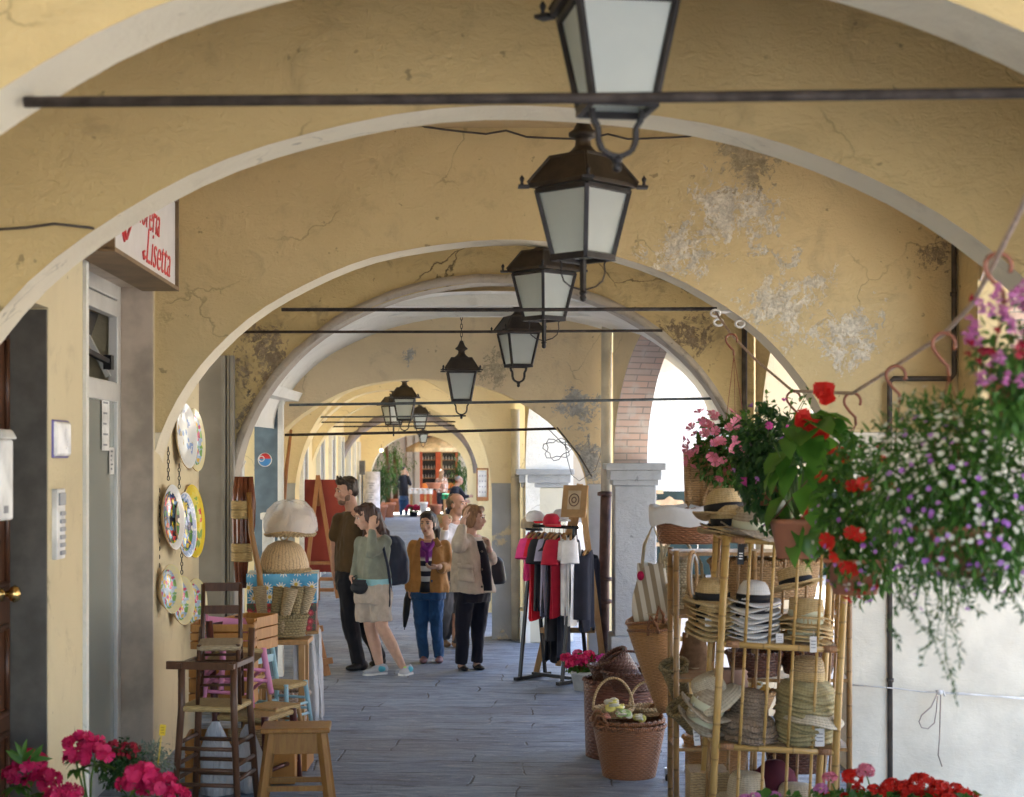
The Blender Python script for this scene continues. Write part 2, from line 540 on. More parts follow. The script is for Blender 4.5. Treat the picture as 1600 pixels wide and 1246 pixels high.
GREYP = (.44, .475, .52)
PEEL = (.80, .75, .64)
ST = (.27, .21, .13)
m_a1 = plaster('ochre plaster clean', YEL, YEL2, ST, .25, seed=1)
m_a2 = plaster('ochre plaster trowelled', (.67, .53, .28), (.585, .455, .235), ST, .4, seed=2, bump=.6)
m_a3 = plaster('ochre plaster peeling', (.70, .56, .315), (.62, .495, .27), ST, .35, seed=3, bump=.6,
    patches=[((P(1140, 330, 10.4)), .50, PEEL), (P(1165, 250, 10.4), .36, (.5, .42, .28)), (P(1060, 400, 10.4), .36, PEEL), (P(1230, 480, 10.4), .55, PEEL), (P(1330, 520, 10.4), .40, PEEL), (P(1460, 400, 10.4), .22, (.34, .27, .19))],
    dado=(2.20, (.76, .71, .60)))
m_a4 = plaster('ochre plaster cracked', (.61, .495, .27), (.47, .38, .20), (.2, .16, .11), .75, seed=4, bump=.8, cracks=.8,
    patches=[(P(420, 560, 12.7), .42, (.33, .27, .2)), (P(400, 650, 12.7), .3, (.3, .26, .21)), (P(1080, 520, 12.7), .38, (.3, .24, .17))])
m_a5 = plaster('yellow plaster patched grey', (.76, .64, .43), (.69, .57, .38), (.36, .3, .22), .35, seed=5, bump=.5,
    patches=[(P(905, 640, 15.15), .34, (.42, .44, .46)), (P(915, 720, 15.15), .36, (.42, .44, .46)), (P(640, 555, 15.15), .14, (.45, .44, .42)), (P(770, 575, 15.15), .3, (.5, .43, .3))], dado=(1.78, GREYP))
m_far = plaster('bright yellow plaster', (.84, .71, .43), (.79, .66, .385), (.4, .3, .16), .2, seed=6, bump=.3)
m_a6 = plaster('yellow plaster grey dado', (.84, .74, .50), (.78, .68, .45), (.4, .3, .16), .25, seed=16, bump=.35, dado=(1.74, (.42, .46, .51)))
m_white = plaster('cream white limewash', (.80, .73, .58), (.72, .65, .51), (.4, .35, .27), .3, seed=7, bump=.3)
m_white2 = plaster('chalk white limewash', (.80, .80, .76), (.72, .72, .68), (.38, .36, .31), .4, seed=8, bump=.5)
m_rim = plaster('flaked mortar rim', (.50, .46, .40), (.36, .32, .27), (.16, .13, .11), .8, seed=9, bump=1.0)
m_leftwall = plaster('cream yellow plaster', (.70, .61, .41), (.62, .54, .36), ST, .25, seed=10, bump=.3)
m_ceil = plaster('ochre ceiling plaster', (.62, .48, .28), (.54, .41, .24), ST, .3, seed=11, bump=.4)

def stone_mat():
    t = NT('grey violet stone')
    co = t.coord('World')
    br = t.new('ShaderNodeTexVoronoi'); t.link(co, br.inputs['Vector']); br.inputs['Scale'].default_value = 4
    t.col(t.mix(t.math('MULTIPLY', br.outputs[0], 1.2), (.40, .34, .32), (.26, .22, .21))); t.set(.85); t.bump(t.noise(co, 12, 5), .5, .02)
    return t.mat
m_stone = stone_mat()
def brick_mat():
    """thin old bricks laid flat round an arch: courses follow the height of the reveal"""
    t = NT('old pink brick')
    co = t.coord('UV')
    br = t.new('ShaderNodeTexBrick'); t.link(co, br.inputs['Vector']); br.inputs['Scale'].default_value = 1.0
    br.inputs['Brick Width'].default_value = .27; br.inputs['Row Height'].default_value = .062; br.inputs['Mortar Size'].default_value = .006
    br.inputs['Color1'].default_value = (.52, .37, .31, 1); br.inputs['Color2'].default_value = (.46, .38, .34, 1); br.inputs['Mortar'].default_value = (.30, .27, .25, 1)
    n = t.noise(co, 6, 5)
    cc = t.mix(t.math('MULTIPLY', t.ramp(n, .45, .7), .7), br.outputs[0], (.50, .48, .46))
    t.col(cc); t.set(.9)
    t.bump(t.math('SUBTRACT', t.math('MULTIPLY', n, .4), br.outputs[1]), .8, .015)
    return t.mat
m_brick = brick_mat()

#        depth thick  cx    a     zs    rise  left         right     top   face   soffit  label
ARCH = [(4.31, .29, .141, 2.35, 1.68, 1.78, -2.6, 4.2, 4.3, m_a1, m_white, 'ochre arch with cream underside closest to us, its crown above the picture'),
        (6.40, .27, .064, 2.50, 1.68, 1.77, -2.7, 4.2, 4.3, m_a2, m_white, 'ochre plaster arch just beyond the nearest lantern and its iron tie rod'),
        (10.4, .30, -.104, 2.283, 1.68, 1.77, -2.34, 4.4, 4.3, m_a3, m_white, 'ochre arch whose plaster peels white above the hat shelf'),
        (12.7, .30, -.18, 2.04, 1.68, 1.74, -2.7, 1.92, 4.3, m_a4, m_rim, 'cracked ochre arch with flaked mortar rim before the white vault'),
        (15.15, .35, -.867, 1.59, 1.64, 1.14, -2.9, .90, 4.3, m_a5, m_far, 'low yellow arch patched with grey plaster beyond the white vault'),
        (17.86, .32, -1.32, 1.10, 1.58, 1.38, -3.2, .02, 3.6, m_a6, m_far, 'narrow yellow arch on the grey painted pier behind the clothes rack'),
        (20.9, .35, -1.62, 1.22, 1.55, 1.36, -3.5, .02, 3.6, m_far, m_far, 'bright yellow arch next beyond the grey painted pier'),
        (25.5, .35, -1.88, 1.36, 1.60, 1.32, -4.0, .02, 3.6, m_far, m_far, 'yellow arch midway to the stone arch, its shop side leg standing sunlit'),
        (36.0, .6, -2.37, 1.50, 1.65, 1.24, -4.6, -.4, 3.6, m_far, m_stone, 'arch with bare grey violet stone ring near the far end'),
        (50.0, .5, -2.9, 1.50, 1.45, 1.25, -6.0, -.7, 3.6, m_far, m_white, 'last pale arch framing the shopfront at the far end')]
for i, (d, th, c, a, zs, rise, xl, xr, top, fm, sm, lab) in enumerate(ARCH):
    o = thing('transverse_arch', lab, 'arch', (c, d, 0), group='arches spanning the arcade')
    face, sof = arch_panel(lambda x, y, z: Vector((x - c, y, z)), xl, xr, c, a, zs, rise, th, top, seed=i * 3.1)
    face.build('spandrel', fm, o)
    sof.build('soffit', sm, o)
    if sm in (m_rim, m_stone):      # projecting ring of mortar or stones on the front edge
        w = .07 if sm is m_rim else .16
        p0 = arch_curve(c, a - .004, zs, rise, 60); p1 = arch_curve(c, a + w * .6, zs, rise + w, 60)
        r = MB(); V = []; Fc = []
        for k, ((x0, z0), (x1, z1)) in enumerate(zip(p0, p1)):
            j = 1 + .35 * noise.noise(Vector((k * .7, i, 0)))
            x1, z1 = x0 + (x1 - x0) * j, z0 + (z1 - z0) * j
            V += [Vector((x0 - c, .0, z0)), Vector((x0 - c, -.025, z0)), Vector((x1 - c, -.018, z1)), Vector((x1 - c, .0, z1))]
        for k in range(len(p0) - 1):
            for q in range(3): Fc.append((4 * k + q, 4 * k + q + 1, 4 * k + q + 5, 4 * k + q + 4))
        r.add(V, Fc, 0, True); r.build('rim', sm, o)

# ceilings
cl = MB(); cl.add([(-4, -1.9, 4.18), (4.4, -1.9, 4.18), (4.4, 12.9, 4.18), (-4, 12.9, 4.18)], [(0, 1, 2, 3)])
structure(cl.build('ceiling', m_ceil))
# white barrel vault between the cracked arch and the low arch
v = MB()
def vault(u, w):
    d = lerp(12.99, 15.16, w); th = pi * u
    c0 = lerp(-.20, -.16, w)
    return (c0 - 2.04 * cos(th), d, 2.30 + 1.09 * sin(th) + .012 * noise.noise(Vector((u * 9, w * 5, 0))))
v.grid(vault, 40, 10)
v.add([(-2.6, 12.99, 2.56), (-2.02, 12.99, 2.56), (-2.02, 15.14, 2.56), (-2.6, 15.14, 2.56), (-2.6, 12.99, 2.64), (-1.98, 12.99, 2.64), (-1.98, 15.14, 2.64), (-2.6, 15.14, 2.64)], [(0, 1, 2, 3), (1, 5, 6, 2), (0, 4, 5, 1), (3, 2, 6, 7)])
bv = thing('barrel_vault', 'whitewashed barrel vault beyond the cracked ochre arch', 'vault', (0, 14, 2.3))
v.build('vault_shell', m_white2, bv).location = (0, -14, -2.3)
b = MB()
for (d, z) in ((13.3, 3.35), (14.15, 3.335)): b.box((-.1, d, z), (2.0, .10, .12))
b.build('beam', m_white2, bv, bevel=.008).location = (0, -14, -2.3)
# far vaults
fa = ARCH[4:]
for i in range(len(fa) - 1):
    A, B = fa[i], fa[i + 1]
    v = MB()
    def vf(u, w, A=A, B=B):
        th = pi * u
        c, a, zs, r = [lerp(A[k], B[k], w) for k in (2, 3, 4, 5)]
        return (c - (a + .7) * cos(th), lerp(A[0] + A[1] - .05, B[0] + .05, w), 2.84 + .34 * sin(th))
    v.grid(vf, 28, 6)
    o = v.build('ceiling_vault', m_far, loc=(A[2], A[0], 2.8))
    structure(o)

# building mass above (keeps the sun off the walk and shades the kerb)
up = MB()
ysb = [-1.9, 4.3, 10.4, 12.7, 15.15, 17.86, 24, 36, 54]
V = []
for y in ysb:
    e = wr(y) + .5
    V += [(-14, y, 4.35), (e, y, 4.35), (e, y, 9.5), (-14, y, 9.5)]
Fc = []
for i in range(len(ysb) - 1):
    a = 4 * i
    for q in range(4): Fc.append((a + q, a + (q + 1) % 4, a + 4 + (q + 1) % 4, a + 4 + q))
Fc += [(0, 1, 2, 3), tuple(4 * (len(ysb) - 1) + q for q in (3, 2, 1, 0))]
up.add(V, Fc)
ub = thing('upper_storey', 'ochre upper storey carried above the arcade', 'building', (0, 20, 4.35))
up.build('facade', m_a1, ub).location = (0, -20, -4.35)
rf = MB(); rf.box((-5.2, 6, 9.6), (17.6, 16, .2)); rf.box((-6.5, 34, 9.605), (15, 40, .2)); rf.build('roof', M_('terracotta roof', (.42, .2, .12), .8), ub).location = (0, -20, -4.35)

# ---------------------------------------------------------------- arches towards the piazza
m_ext = plaster('outer pier plaster', (.7, .68, .62), (.62, .6, .55), (.35, .33, .3), .4, seed=12, bump=.4)
def side_arch(p, q, zs, rise, m0, m1, th, top, fm, sm, lab):
    p, q = Vector((p[0], p[1], 0)), Vector((q[0], q[1], 0)); u = (q - p); L = u.length; u.normalize(); nn = Vector((u.y, -u.x, 0))
    T = lambda x, y, z: u * x + nn * y + Vector((0, 0, z))
    c = (m0 + L - m1) / 2; a = (L - m0 - m1) / 2
    o = thing('piazza_arch', lab, 'arch', p, group='arches open to the piazza')
    face, sof = arch_panel(T, 0, L, c, a, zs, rise, th, top, wob=.006, seed=p.y)
    face.build('wall_face', fm, o)
    # arc length uv so that courses run round the soffit
    s = 0
    vs_ = sof.v; n2 = len(vs_) // 2
    ac = [0]
    for k in range(1, n2): ac.append(ac[-1] + (vs_[2 * k] - vs_[2 * k - 2]).length)
    sof.uv = [[(0, ac[k]), (th, ac[k]), (th, ac[k + 1]), (0, ac[k + 1])] for k in range(n2 - 1)]
    sof.build('soffit', sm, o)
    return o
side_arch((2.985, -1.9), (2.97, 4.3), 1.9, 1.5, .5, .5, .45, 4.3, m_a1, m_white, 'ochre arch to the piazza beside the viewpoint')
side_arch((2.95, 4.62), (2.94, 6.40), 1.9, .9, .12, .12, .45, 4.3, m_a2, m_white, 'small ochre arch to the piazza beside the nearest lantern')
side_arch((2.94, 6.68), (2.9, 10.39), 2.30, 1.25, .25, .02, .45, 4.3, m_a2, m_brick, 'brick lined arch beside the hanging flower baskets')
side_arch((2.45, 10.71), (1.93, 12.68), 2.2, 1.1, .12, .12, .42, 4.3, m_a3, m_white, 'pale arch to the piazza behind the hat shelf')
side_arch((1.86, 13.02), (.93, 14.72), 1.98, 1.35, .02, .02, .36, 4.3, m_a5, m_brick, 'arch lined with thin pink brick beside the white vault')
side_arch((.80, 15.52), (.14, 17.5), 1.90, 1.35, .03, .03, .55, 4.3, m_far, m_white2, 'white lined arch to the piazza behind the clothes rack')
side_arch((.02, 18.2), (-.14, 20.9), 2.0, 1.2, .12, .12, .3, 3.6, m_far, m_far, 'yellow arch to the piazza beyond the grey painted pier')
side_arch((-.15, 21.26), (-.26, 25.5), 2.0, 1.3, .12, .12, .3, 3.6, m_far, m_far, 'yellow arch to the piazza midway along the arcade')
side_arch((-.27, 25.86), (-.58, 36.0), 2.0, 1.4, .2, .2, .3, 3.6, m_far, m_far, 'wide yellow arch to the piazza before the stone ring')
side_arch((-.62, 36.62), (-1.05, 50.0), 2.0, 1.4, .2, .2, .3, 3.6, m_far, m_far, 'last yellow arch to the piazza before the shopfront')

def pilaster(x0, x1, d0, d1, zcap, top, mat, mcap, lab, plinth=.55, slant=0.0):
    cx_, cy_ = (x0 + x1) / 2, (d0 + d1) / 2
    o = thing('pilaster', lab, 'pilaster', (cx_, cy_, 0))
    w, h = x1 - x0, d1 - d0
    MB().box((0, 0, (zcap - .2 + plinth) / 2), (w, h, zcap - .2 - plinth)).build('shaft', mat, o, bevel=.012)
    MB().box((0, 0, plinth / 2), (w + .07, h + .07, plinth)).build('plinth', mat, o, bevel=.012)
    c = MB()
    for z0, z1, e in ((zcap - .2, zcap - .15, .02), (zcap - .15, zcap - .06, .045), (zcap - .06, zcap, .08)):
        c.box((0, 0, (z0 + z1) / 2), (w + 2 * e, h + 2 * e, z1 - z0))
    c.build('cap', mcap, o, bevel=.008)
    return o
m_pil = plaster('grey patchy render', (.48, .50, .52), (.38, .40, .42), (.28, .29, .30), .5, seed=13, bump=.6, patches=[(P(985, 870, 14.7), .3, (.66, .67, .68))])
m_pil2 = plaster('cream pilaster paint', (.78, .75, .62), (.7, .66, .54), (.45, .42, .36), .2, seed=14, bump=.25)
pilaster(.925, 1.30, 14.42, 14.86, 1.98, 2.0, m_pil, m_pil, 'grey rendered pilaster with moulded cap under the brick arch', .42)
pilaster(.12, .60, 17.52, 17.95, 1.90, 2.0, m_pil2, m_pil, 'cream pilaster with grey cap behind the clothes rack', .35)

# ---------------------------------------------------------------- shop wall, with its openings
def wall_piece(d0, d1, z0, z1, mat, lab=None, th=.45, name='shop_wall', parent=None, inset=0.0):
    a, b_ = wl(d0) - inset, wl(d1) - inset
    m = MB()
    vs = [(a, d0, z0), (b_, d1, z0), (b_, d1, z1), (a, d0, z1), (a - th, d0, z0), (b_ - th, d1, z0), (b_ - th, d1, z1), (a - th, d0, z1)]
    m.add([Vector(q) for q in vs], [(0, 1, 2, 3), (7, 6, 5, 4), (0, 4, 5, 1), (3, 2, 6, 7), (1, 5, 6, 2), (0, 3, 7, 4)])
    o = m.build(name, mat, parent, loc=(a, d0, z0) if parent is None else None)
    if lab: tag(o, lab, 'wall')
    return o
w1 = wall_piece(-1.9, 6.66, 0, 4.3, m_leftwall, 'cream plaster shop wall before the wooden street door')
w2 = wall_piece(7.58, 8.34, 0, 4.3, m_leftwall, 'cream wall strip carrying the doorbell and the intercom')
w3 = wall_piece(6.66, 7.58, 2.75, 4.3, m_leftwall, 'cream wall over the wooden street door')
w4 = wall_piece(8.34, 10.32, 3.17, 4.3, m_a2, 'ochre wall over the glass shop door')
w5 = wall_piece(10.32, 12.26, 0, 4.3, m_leftwall, 'cream plaster wall hung with painted plates')
w6 = wall_piece(12.26, 12.72, 2.9, 4.3, m_a4, 'ochre wall over the grey shop opening')
w7 = wall_piece(12.72, 13.4, 0, 4.3, m_white2, 'pale wall pier beside the cane bundle')
w8 = wall_piece(13.4, 14.9, 2.5, 4.3, m_white2, 'whitewashed wall over the blue grey shopfront')
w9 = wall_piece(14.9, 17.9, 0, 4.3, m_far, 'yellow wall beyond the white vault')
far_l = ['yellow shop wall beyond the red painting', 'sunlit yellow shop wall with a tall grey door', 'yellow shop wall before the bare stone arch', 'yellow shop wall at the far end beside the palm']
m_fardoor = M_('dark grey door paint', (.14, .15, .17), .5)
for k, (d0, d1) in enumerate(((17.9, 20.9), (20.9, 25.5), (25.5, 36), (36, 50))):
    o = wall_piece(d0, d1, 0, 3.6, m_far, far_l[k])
    nd = (1, 1, 3, 3)[k]
    for j in range(nd):
        s0 = d0 + (d1 - d0) * (j + .3) / nd; s1 = s0 + 1.1
        m = MB(); a, b_ = wl(s0) + .02, wl(s1) + .02
        m.add([Vector((a, s0, 0)) - o.location, Vector((b_, s1, 0)) - o.location, Vector((b_, s1, 2.35)) - o.location, Vector((a, s0, 2.35)) - o.location], [(0, 1, 2, 3)])
        dd = m.build('door', m_fardoor, o, solid=.04)
        f = MB()
        for (q0, q1) in ((s0 - .09, s0), (s1, s1 + .09)):
            f.beam(Vector((wl(q0) + .03, (q0 + q1) / 2, 0)) - o.location, Vector((wl(q0) + .03, (q0 + q1) / 2, 2.45)) - o.location, .08, .1)
        f.build('surround', m_white2, dd)
# ================================================================ lanterns, rods, pipes, cables
m_iron = M_('dark lantern iron', (.035, .033, .036), .45, .5, .6, .3, 12, .2)
m_bronze = M_('brown lantern cap', (.050, .038, .029), .5, .5, .5, .35, 9, .2)
m_rust = M_('rusty iron bar', (.055, .045, .042), .7, .3, .3, .5, 14, .5, 40)
m_rodgrey = M_('painted grey iron bar', (.10, .115, .125), .6, .3, .2, .3, 14, .2, 40)
def opal():
    t = NT('opal lantern glass')
    co = t.coord('Object')
    t.col(t.mix(t.ramp(t.noise(co, 5, 3), .35, .7), (.70, .74, .74), (.80, .83, .82))); t.set(.28, .5)
    tr = t.new('ShaderNodeBsdfTranslucent'); tr.inputs[0].default_value = (.78, .82, .80, 1)
    mx = t.new('ShaderNodeMixShader'); mx.inputs[0].default_value = .6
    out = [n for n in t.n if n.type == 'OUTPUT_MATERIAL'][0]
    t.link(t.b.outputs[0], mx.inputs[1]); t.link(tr.outputs[0], mx.inputs[2]); t.link(mx.outputs[0], out.inputs[0])
    return t.mat
m_opal = opal()

def make_lantern(label, loc, rz, fork=True, chain=.9, scale=1.0):
    o = thing('hanging_lantern', label, 'lantern', loc, rz, 'lanterns hanging along the arcade', scale)
    a, b, H = .150, .095, .31                    # half widths of the glass at top and bottom, glass height; origin = glass bottom
    cor = [(-1, -1), (1, -1), (1, 1), (-1, 1)]
    for k in range(4):
        (x0, y0), (x1, y1) = cor[k], cor[(k + 1) % 4]
        g = MB(); i = .006
        g.add([((b - i) * x0, (b - i) * y0, .012), ((b - i) * x1, (b - i) * y1, .012), ((a - i) * x1, (a - i) * y1, H), ((a - i) * x0, (a - i) * y0, H)], [(0, 1, 2, 3)])
        g.build('glass_pane', m_opal, o, solid=.004)
    fr = MB()
    for k in range(4):
        (x0, y0), (x1, y1) = cor[k], cor[(k + 1) % 4]
        fr.beam((b * x0, b * y0, 0), (a * x0, a * y0, H), .020, .020)
        fr.beam((b * x0 * 1.05, b * y0 * 1.05, .006), (b * x1 * 1.05, b * y1 * 1.05, .006), .02, .03)
        fr.beam((a * x0, a * y0, H - .004), (a * x1, a * y1, H - .004), .018, .022)
    fr.build('frame', m_iron, o, bevel=.002)
    cp = MB()
    e, f, h0, h1, h2 = .178, .105, H + .012, H + .03, H + .150
    V = [(e * x, e * y, h0) for x, y in cor] + [(e * x, e * y, h1) for x, y in cor] + [(f * x, f * y, h2) for x, y in cor]
    cp.add(V, [(3, 2, 1, 0), (0, 1, 5, 4), (1, 2, 6, 5), (2, 3, 7, 6), (3, 0, 4, 7), (4, 5, 9, 8), (5, 6, 10, 9), (6, 7, 11, 10), (7, 4, 8, 11), (8, 9, 10, 11)])
    for k in range(4):
        x, y = cor[k]; x1, y1 = cor[(k + 1) % 4]
        cp.beam((e * x, e * y, h1 + .004), (f * x, f * y, h2 + .004), .012, .012)
        cp.beam((f * x, f * y, h2), (f * x1, f * y1, h2), .012, .014)
    cp.build('cap', m_bronze, o, bevel=.002)
    for x, y in cor:
        q = MB()
        q.box((x * (e + .012), y * (e + .012), h0 + .004), (.05, .05, .012), Matrix.Rotation(pi / 4, 3, 'Z'))
        q.lathe([(.0, 0), (.009, .002), (.006, .012), (.010, .022), (.011, .03), (.006, .038), (.0, .046)], 8, (x * (e + .018), y * (e + .018), h0 + .012))
        q.build('corner_finial', m_iron, o)
    c = MB()
    c.lathe([(.075, 0), (.078, .012), (.055, .03), (.038, .05), (.034, .075), (.045, .088), (.066, .096), (.066, .11), (.045, .125), (.032, .15), (.022, .175), (.014, .19), (0, .192)], 18, (0, 0, h2))
    c.build('crown', m_bronze, o)
    zt = h2 + .19
    ch = MB(); n = max(2, int(chain / .055))
    for k in range(n):
        z = zt + .02 + k * .045; ax = Vector((1, 0, 0)) if k % 2 else Vector((0, 1, 0))
        ch.tube([Vector((0, 0, z)) + ax * .012 * cos(t) + Vector((0, 0, .028 * sin(t))) for t in [2 * pi * j / 10 for j in range(10)]], .0042, 5, closed=True)
    ch.build('chain', m_iron, o)
    br = MB()
    if fork:
        for s_ in (-1, 1):
            pts = [(s_ * .078, 0, 0), (s_ * .076, 0, -.03), (s_ * .060, 0, -.055), (s_ * .058, 0, -.10), (s_ * .045, 0, -.128), (s_ * .02, 0, -.142), (0, 0, -.146)]
            for p_, q_ in zip(pts, pts[1:]): br.beam(p_, q_, .016, .026, up=(0, 1, 0))
    else:
        br.beam((0, 0, -.0), (0, 0, -.146), .022, .022, up=(0, 1, 0))
        for s_ in (-1, 1):
            br.tube([(s_ * .075, -s_ * .075, 0), (s_ * .068, -s_ * .068, -.025), (s_ * .071, -s_ * .071, -.06), (s_ * .062, -s_ * .062, -.10), (s_ * .04, -s_ * .04, -.125), (0, 0, -.142)], .0042, 6)
    br.lathe([(0, .0), (.012, -.006), (.02, -.016), (.012, -.028), (.016, -.036), (.013, -.05), (0, -.056)], 10, (0, 0, -.138))
    br.build('bracket', m_iron, o, bevel=.002)
    return o

def lantern_at(x, yb, gh, label, rz, fork, scale=1.0, chain=.9):
    d = .31 * scale * F / gh
    make_lantern(label, P(x, yb, d), rz, fork, chain, scale)
lantern_at(964, 171, 158, 'iron lantern with a forked base, nearest and cut by the picture top', radians(9), True)
lantern_at(911, 405, 107, 'brown capped iron lantern before the peeling arch, turned corner on', radians(47), False)
lantern_at(850, 500, 72, 'iron lantern half hidden behind the complete corner-on one', radians(42), False)
lantern_at(810, 573, 52, 'iron lantern under the white vault crossed by a thin tie rod', radians(20), True, .93)
lantern_at(721, 627, 45, 'small lantern hanging by a visible chain before the low arch', radians(3), True, .855, .42)
lantern_at(632, 657, 34, 'small lantern with lit pane overlapping a darker one behind it', radians(2), True, .86, .14)
lantern_at(615, 664, 29, 'distant lantern peeking out behind another at its side', radians(30), False, .86, .2)
lantern_at(656, 670, 22, 'distant lantern beside a pair of overlapping lanterns', radians(10), True, .88, .3)
lantern_at(661, 692, 13.0, 'farthest small lantern under the bare stone arch', radians(12), True, .75, .3)

def rod(x0, x1, y0, y1, d, r, mat, label, anchors=False):
    a, b = P(x0, y0, d), P(x1, y1, d); mid = (a + b) / 2
    o = MB().tube([a, mid + Vector((0, 0, -.004)), b], r, 10).build('tie_rod', mat, loc=a)
    tag(o, label, 'tie rod', 'iron tie rods across the arches')
rod(38, 1900, 160, 142, 4.46, .0155, m_rust, 'thick dark tie rod crossing before the nearest lantern')
rod(440, 1120, 484, 483, 10.55, .0125, m_rust, 'rusty tie rod on which the flower basket rope is tied')
rod(380, 1035, 519, 517, 12.62, .011, m_rust, 'thin tie rod just before the white vault')
rod(452, 1112, 633, 623, 14.3, .0125, m_rodgrey, 'grey painted tie rod running past the brick lined arch')
rod(445, 872, 680, 670, 15.3, .0135, m_rust, 'dark tie rod at the springing of the low patched arch')
rod(470, 728, 652, 650, 18.0, .010, m_rodgrey, 'distant tie rod in the narrow yellow arch')
rod(488, 740, 660, 659, 21.0, .010, m_rust, 'thin far tie rod one arch before the last lanterns')
rod(505, 742, 667, 665, 25.6, .012, m_rust, 'farthest thin tie rod before the stone ring')

def pipe(pts, r, mat, label, name='drainpipe', cat='pipe', clamps=(), cmat=None):
    o = thing(name, label, cat, pts[0])
    q = [Vector(p) - Vector(pts[0]) for p in pts]
    MB().tube(q, r, 12).build('pipe_run', mat, o)
    for p in clamps:
        p = Vector(p) - Vector(pts[0])
        MB().lathe([(r + .001, -.012), (r + .006, -.012), (r + .006, .012), (r + .001, .012)], 12, p).build('clamp', cmat or mat, o)
    return o
m_pipegrey = M_('old dark pipe', (.10, .085, .075), .6, .4, .3, .4, 10, .2)
m_pipewhite = M_('cream pipe paint', (.62, .58, .48), .5, .4, 0, .15, 6)
m_pipebrown = M_('rust brown pipe paint', (.13, .075, .065), .5, .4, .2, .4, 8, .2)
X = lambda x, d: (x - CX) * d / F
# corner pipe on the peeling pier: down, a jog, down to the floor
d = 10.36
pipe([P(1490, 120, d), P(1491, 585, d), P(1486, 592, d), P(1396, 592, d), P(1390, 598, d), P(1391, 1290, d)], .017, m_pipegrey,
     'dark pipe jogging sideways down the white pier wall', clamps=[P(1391, 985, d), P(1391, 1063, d), P(1391, 800, d), P(1490, 460, d)])
pipe([P(1540, 380, 10.1), P(1537, 470, 10.1), P(1536, 690, 10.1)], .045, M_('dull red downpipe', (.20, .09, .065), .6), 'thick dull red downpipe beside the brick lined arch')
pipe([P(1163, 480, 12.66), P(1164, 1000, 12.66)], .022, m_pipegrey, 'dark downpipe on the cracked arch pier behind the pink fuchsia')
pd = 14.95
o = thing('downpipe', 'downpipe, cream above and rust brown below, between pier and pilaster', 'pipe', P(945, 1040, pd))
q = lambda y, x=945: P(x, y, pd) - P(945, 1040, pd)
MB().tube([q(500, 948), q(772, 947)], .050, 14).build('upper_run', m_pipewhite, o)
MB().tube([q(768, 947), q(900, 944), q(1045, 943)], .052, 14).build('lower_run', m_pipebrown, o)
for y in (772, 905, 940): MB().lathe([(.053, -.02), (.07, -.015), (.07, .015), (.053, .02)], 14, q(y, 945)).build('collar', m_pipebrown, o)
pipe([P(805, 640, 17.8), P(806, 1000, 17.8)], .05, m_pipewhite, 'cream downpipe on the grey painted pier', clamps=[P(806, 745, 17.8)])
pipe([P(870, 668, 15.1), P(905, 712, 15.1), P(925, 745, 15.1)], .008, m_pipegrey, 'loose black cable end at the low arch springing', 'cable', 'cable')
# coil of spare cable hung from the rod
cb = MB()
c0 = P(870, 702, 15.0); pts = []
for k in range(70):
    a = k * .36; r_ = .11 + .03 * sin(k * 1.3)
    pts.append(c0 + Vector((r_ * cos(a), .02 * sin(k * .7), r_ * sin(a) * .8)))
cb.tube([P(858, 672, 15.0)] + pts[:40], .0045, 5)
cb.tube([pts[20], P(885, 712, 15.0), P(893, 742, 15), P(905, 752, 15), P(930, 735, 15), P(940, 705, 15)], .004, 5)
tag(cb.build('cable_coil', M_('grey cable', (.2, .2, .2), .5), loc=c0), 'tangled coil of thin cable hanging from the low arch tie rod', 'cable')
# cable sagging under the ceiling, and the crack-like cable on the arch two face
cb = MB(); pts = [P(lerp(632, 1140, t / 16), 192 + 18 * sin(pi * t / 16) ** .7 + 14 * t / 16 - (8 if t % 5 == 0 else 0), 10.36) for t in range(17)]
cb.tube(pts, .007, 6)
tag(cb.build('cable', m_pipegrey, loc=pts[0]), 'thin dark cable sagging along the top of the peeling arch wall', 'cable')
cb = MB(); cb.tube([P(-20, 360, 6.36), P(40, 356, 6.36), P(85, 350, 6.36), P(140, 356, 6.36), P(160, 361, 6.5)], .006, 6)
tag(cb.build('cable', m_pipegrey, loc=P(-20, 360, 6.36)), 'thin dark wire stapled across the ochre wall towards the shop sign', 'cable')

# ---------------------------------------------------------------- cords on the white pier wall
m_cord = M_('white cord', (.72, .70, .68), .8)
m_cord2 = M_('greyed cord', (.40, .34, .30), .9)
d = 10.30
o = thing('stretched_cord', 'white cord stretched over the white pier wall with a hanging loop', 'cord', P(1468, 1082, d))
b0 = P(1468, 1082, d)
MB().tube([P(1325, 1070, d) - b0, P(1400, 1076, d) - b0, P(1440, 1081, d) - b0, P(1500, 1085, d) - b0, P(1640, 1093, d) - b0], .005, 6).build('line', m_cord, o)
MB().tube([P(1440, 1081, d) - b0, P(1500, 1083, d) - b0, P(1640, 1097, d) - b0], .0045, 6).build('line', m_cord, o)
MB().ball((0, 0, 0), (.022, .02, .016)).tube([P(1462, 1080, d) - b0, P(1474, 1080, d) - b0, P(1476, 1088, d) - b0], .007, 6).build('knot', m_cord, o)
lp = [(1464, 1085), (1455, 1105), (1440, 1118), (1436, 1128), (1440, 1137), (1450, 1139), (1460, 1130), (1463, 1112), (1465, 1088)]
MB().tube([P(x, y, d - .01) - b0 for x, y in lp], .0045, 6).build('loop', m_cord2, o)
MB().tube([P(x, y, d - .01) - b0 for x, y in ((1470, 1086), (1469, 1120), (1468, 1155), (1466, 1180), (1472, 1198))], .0045, 6).build('tail', m_cord2, o)

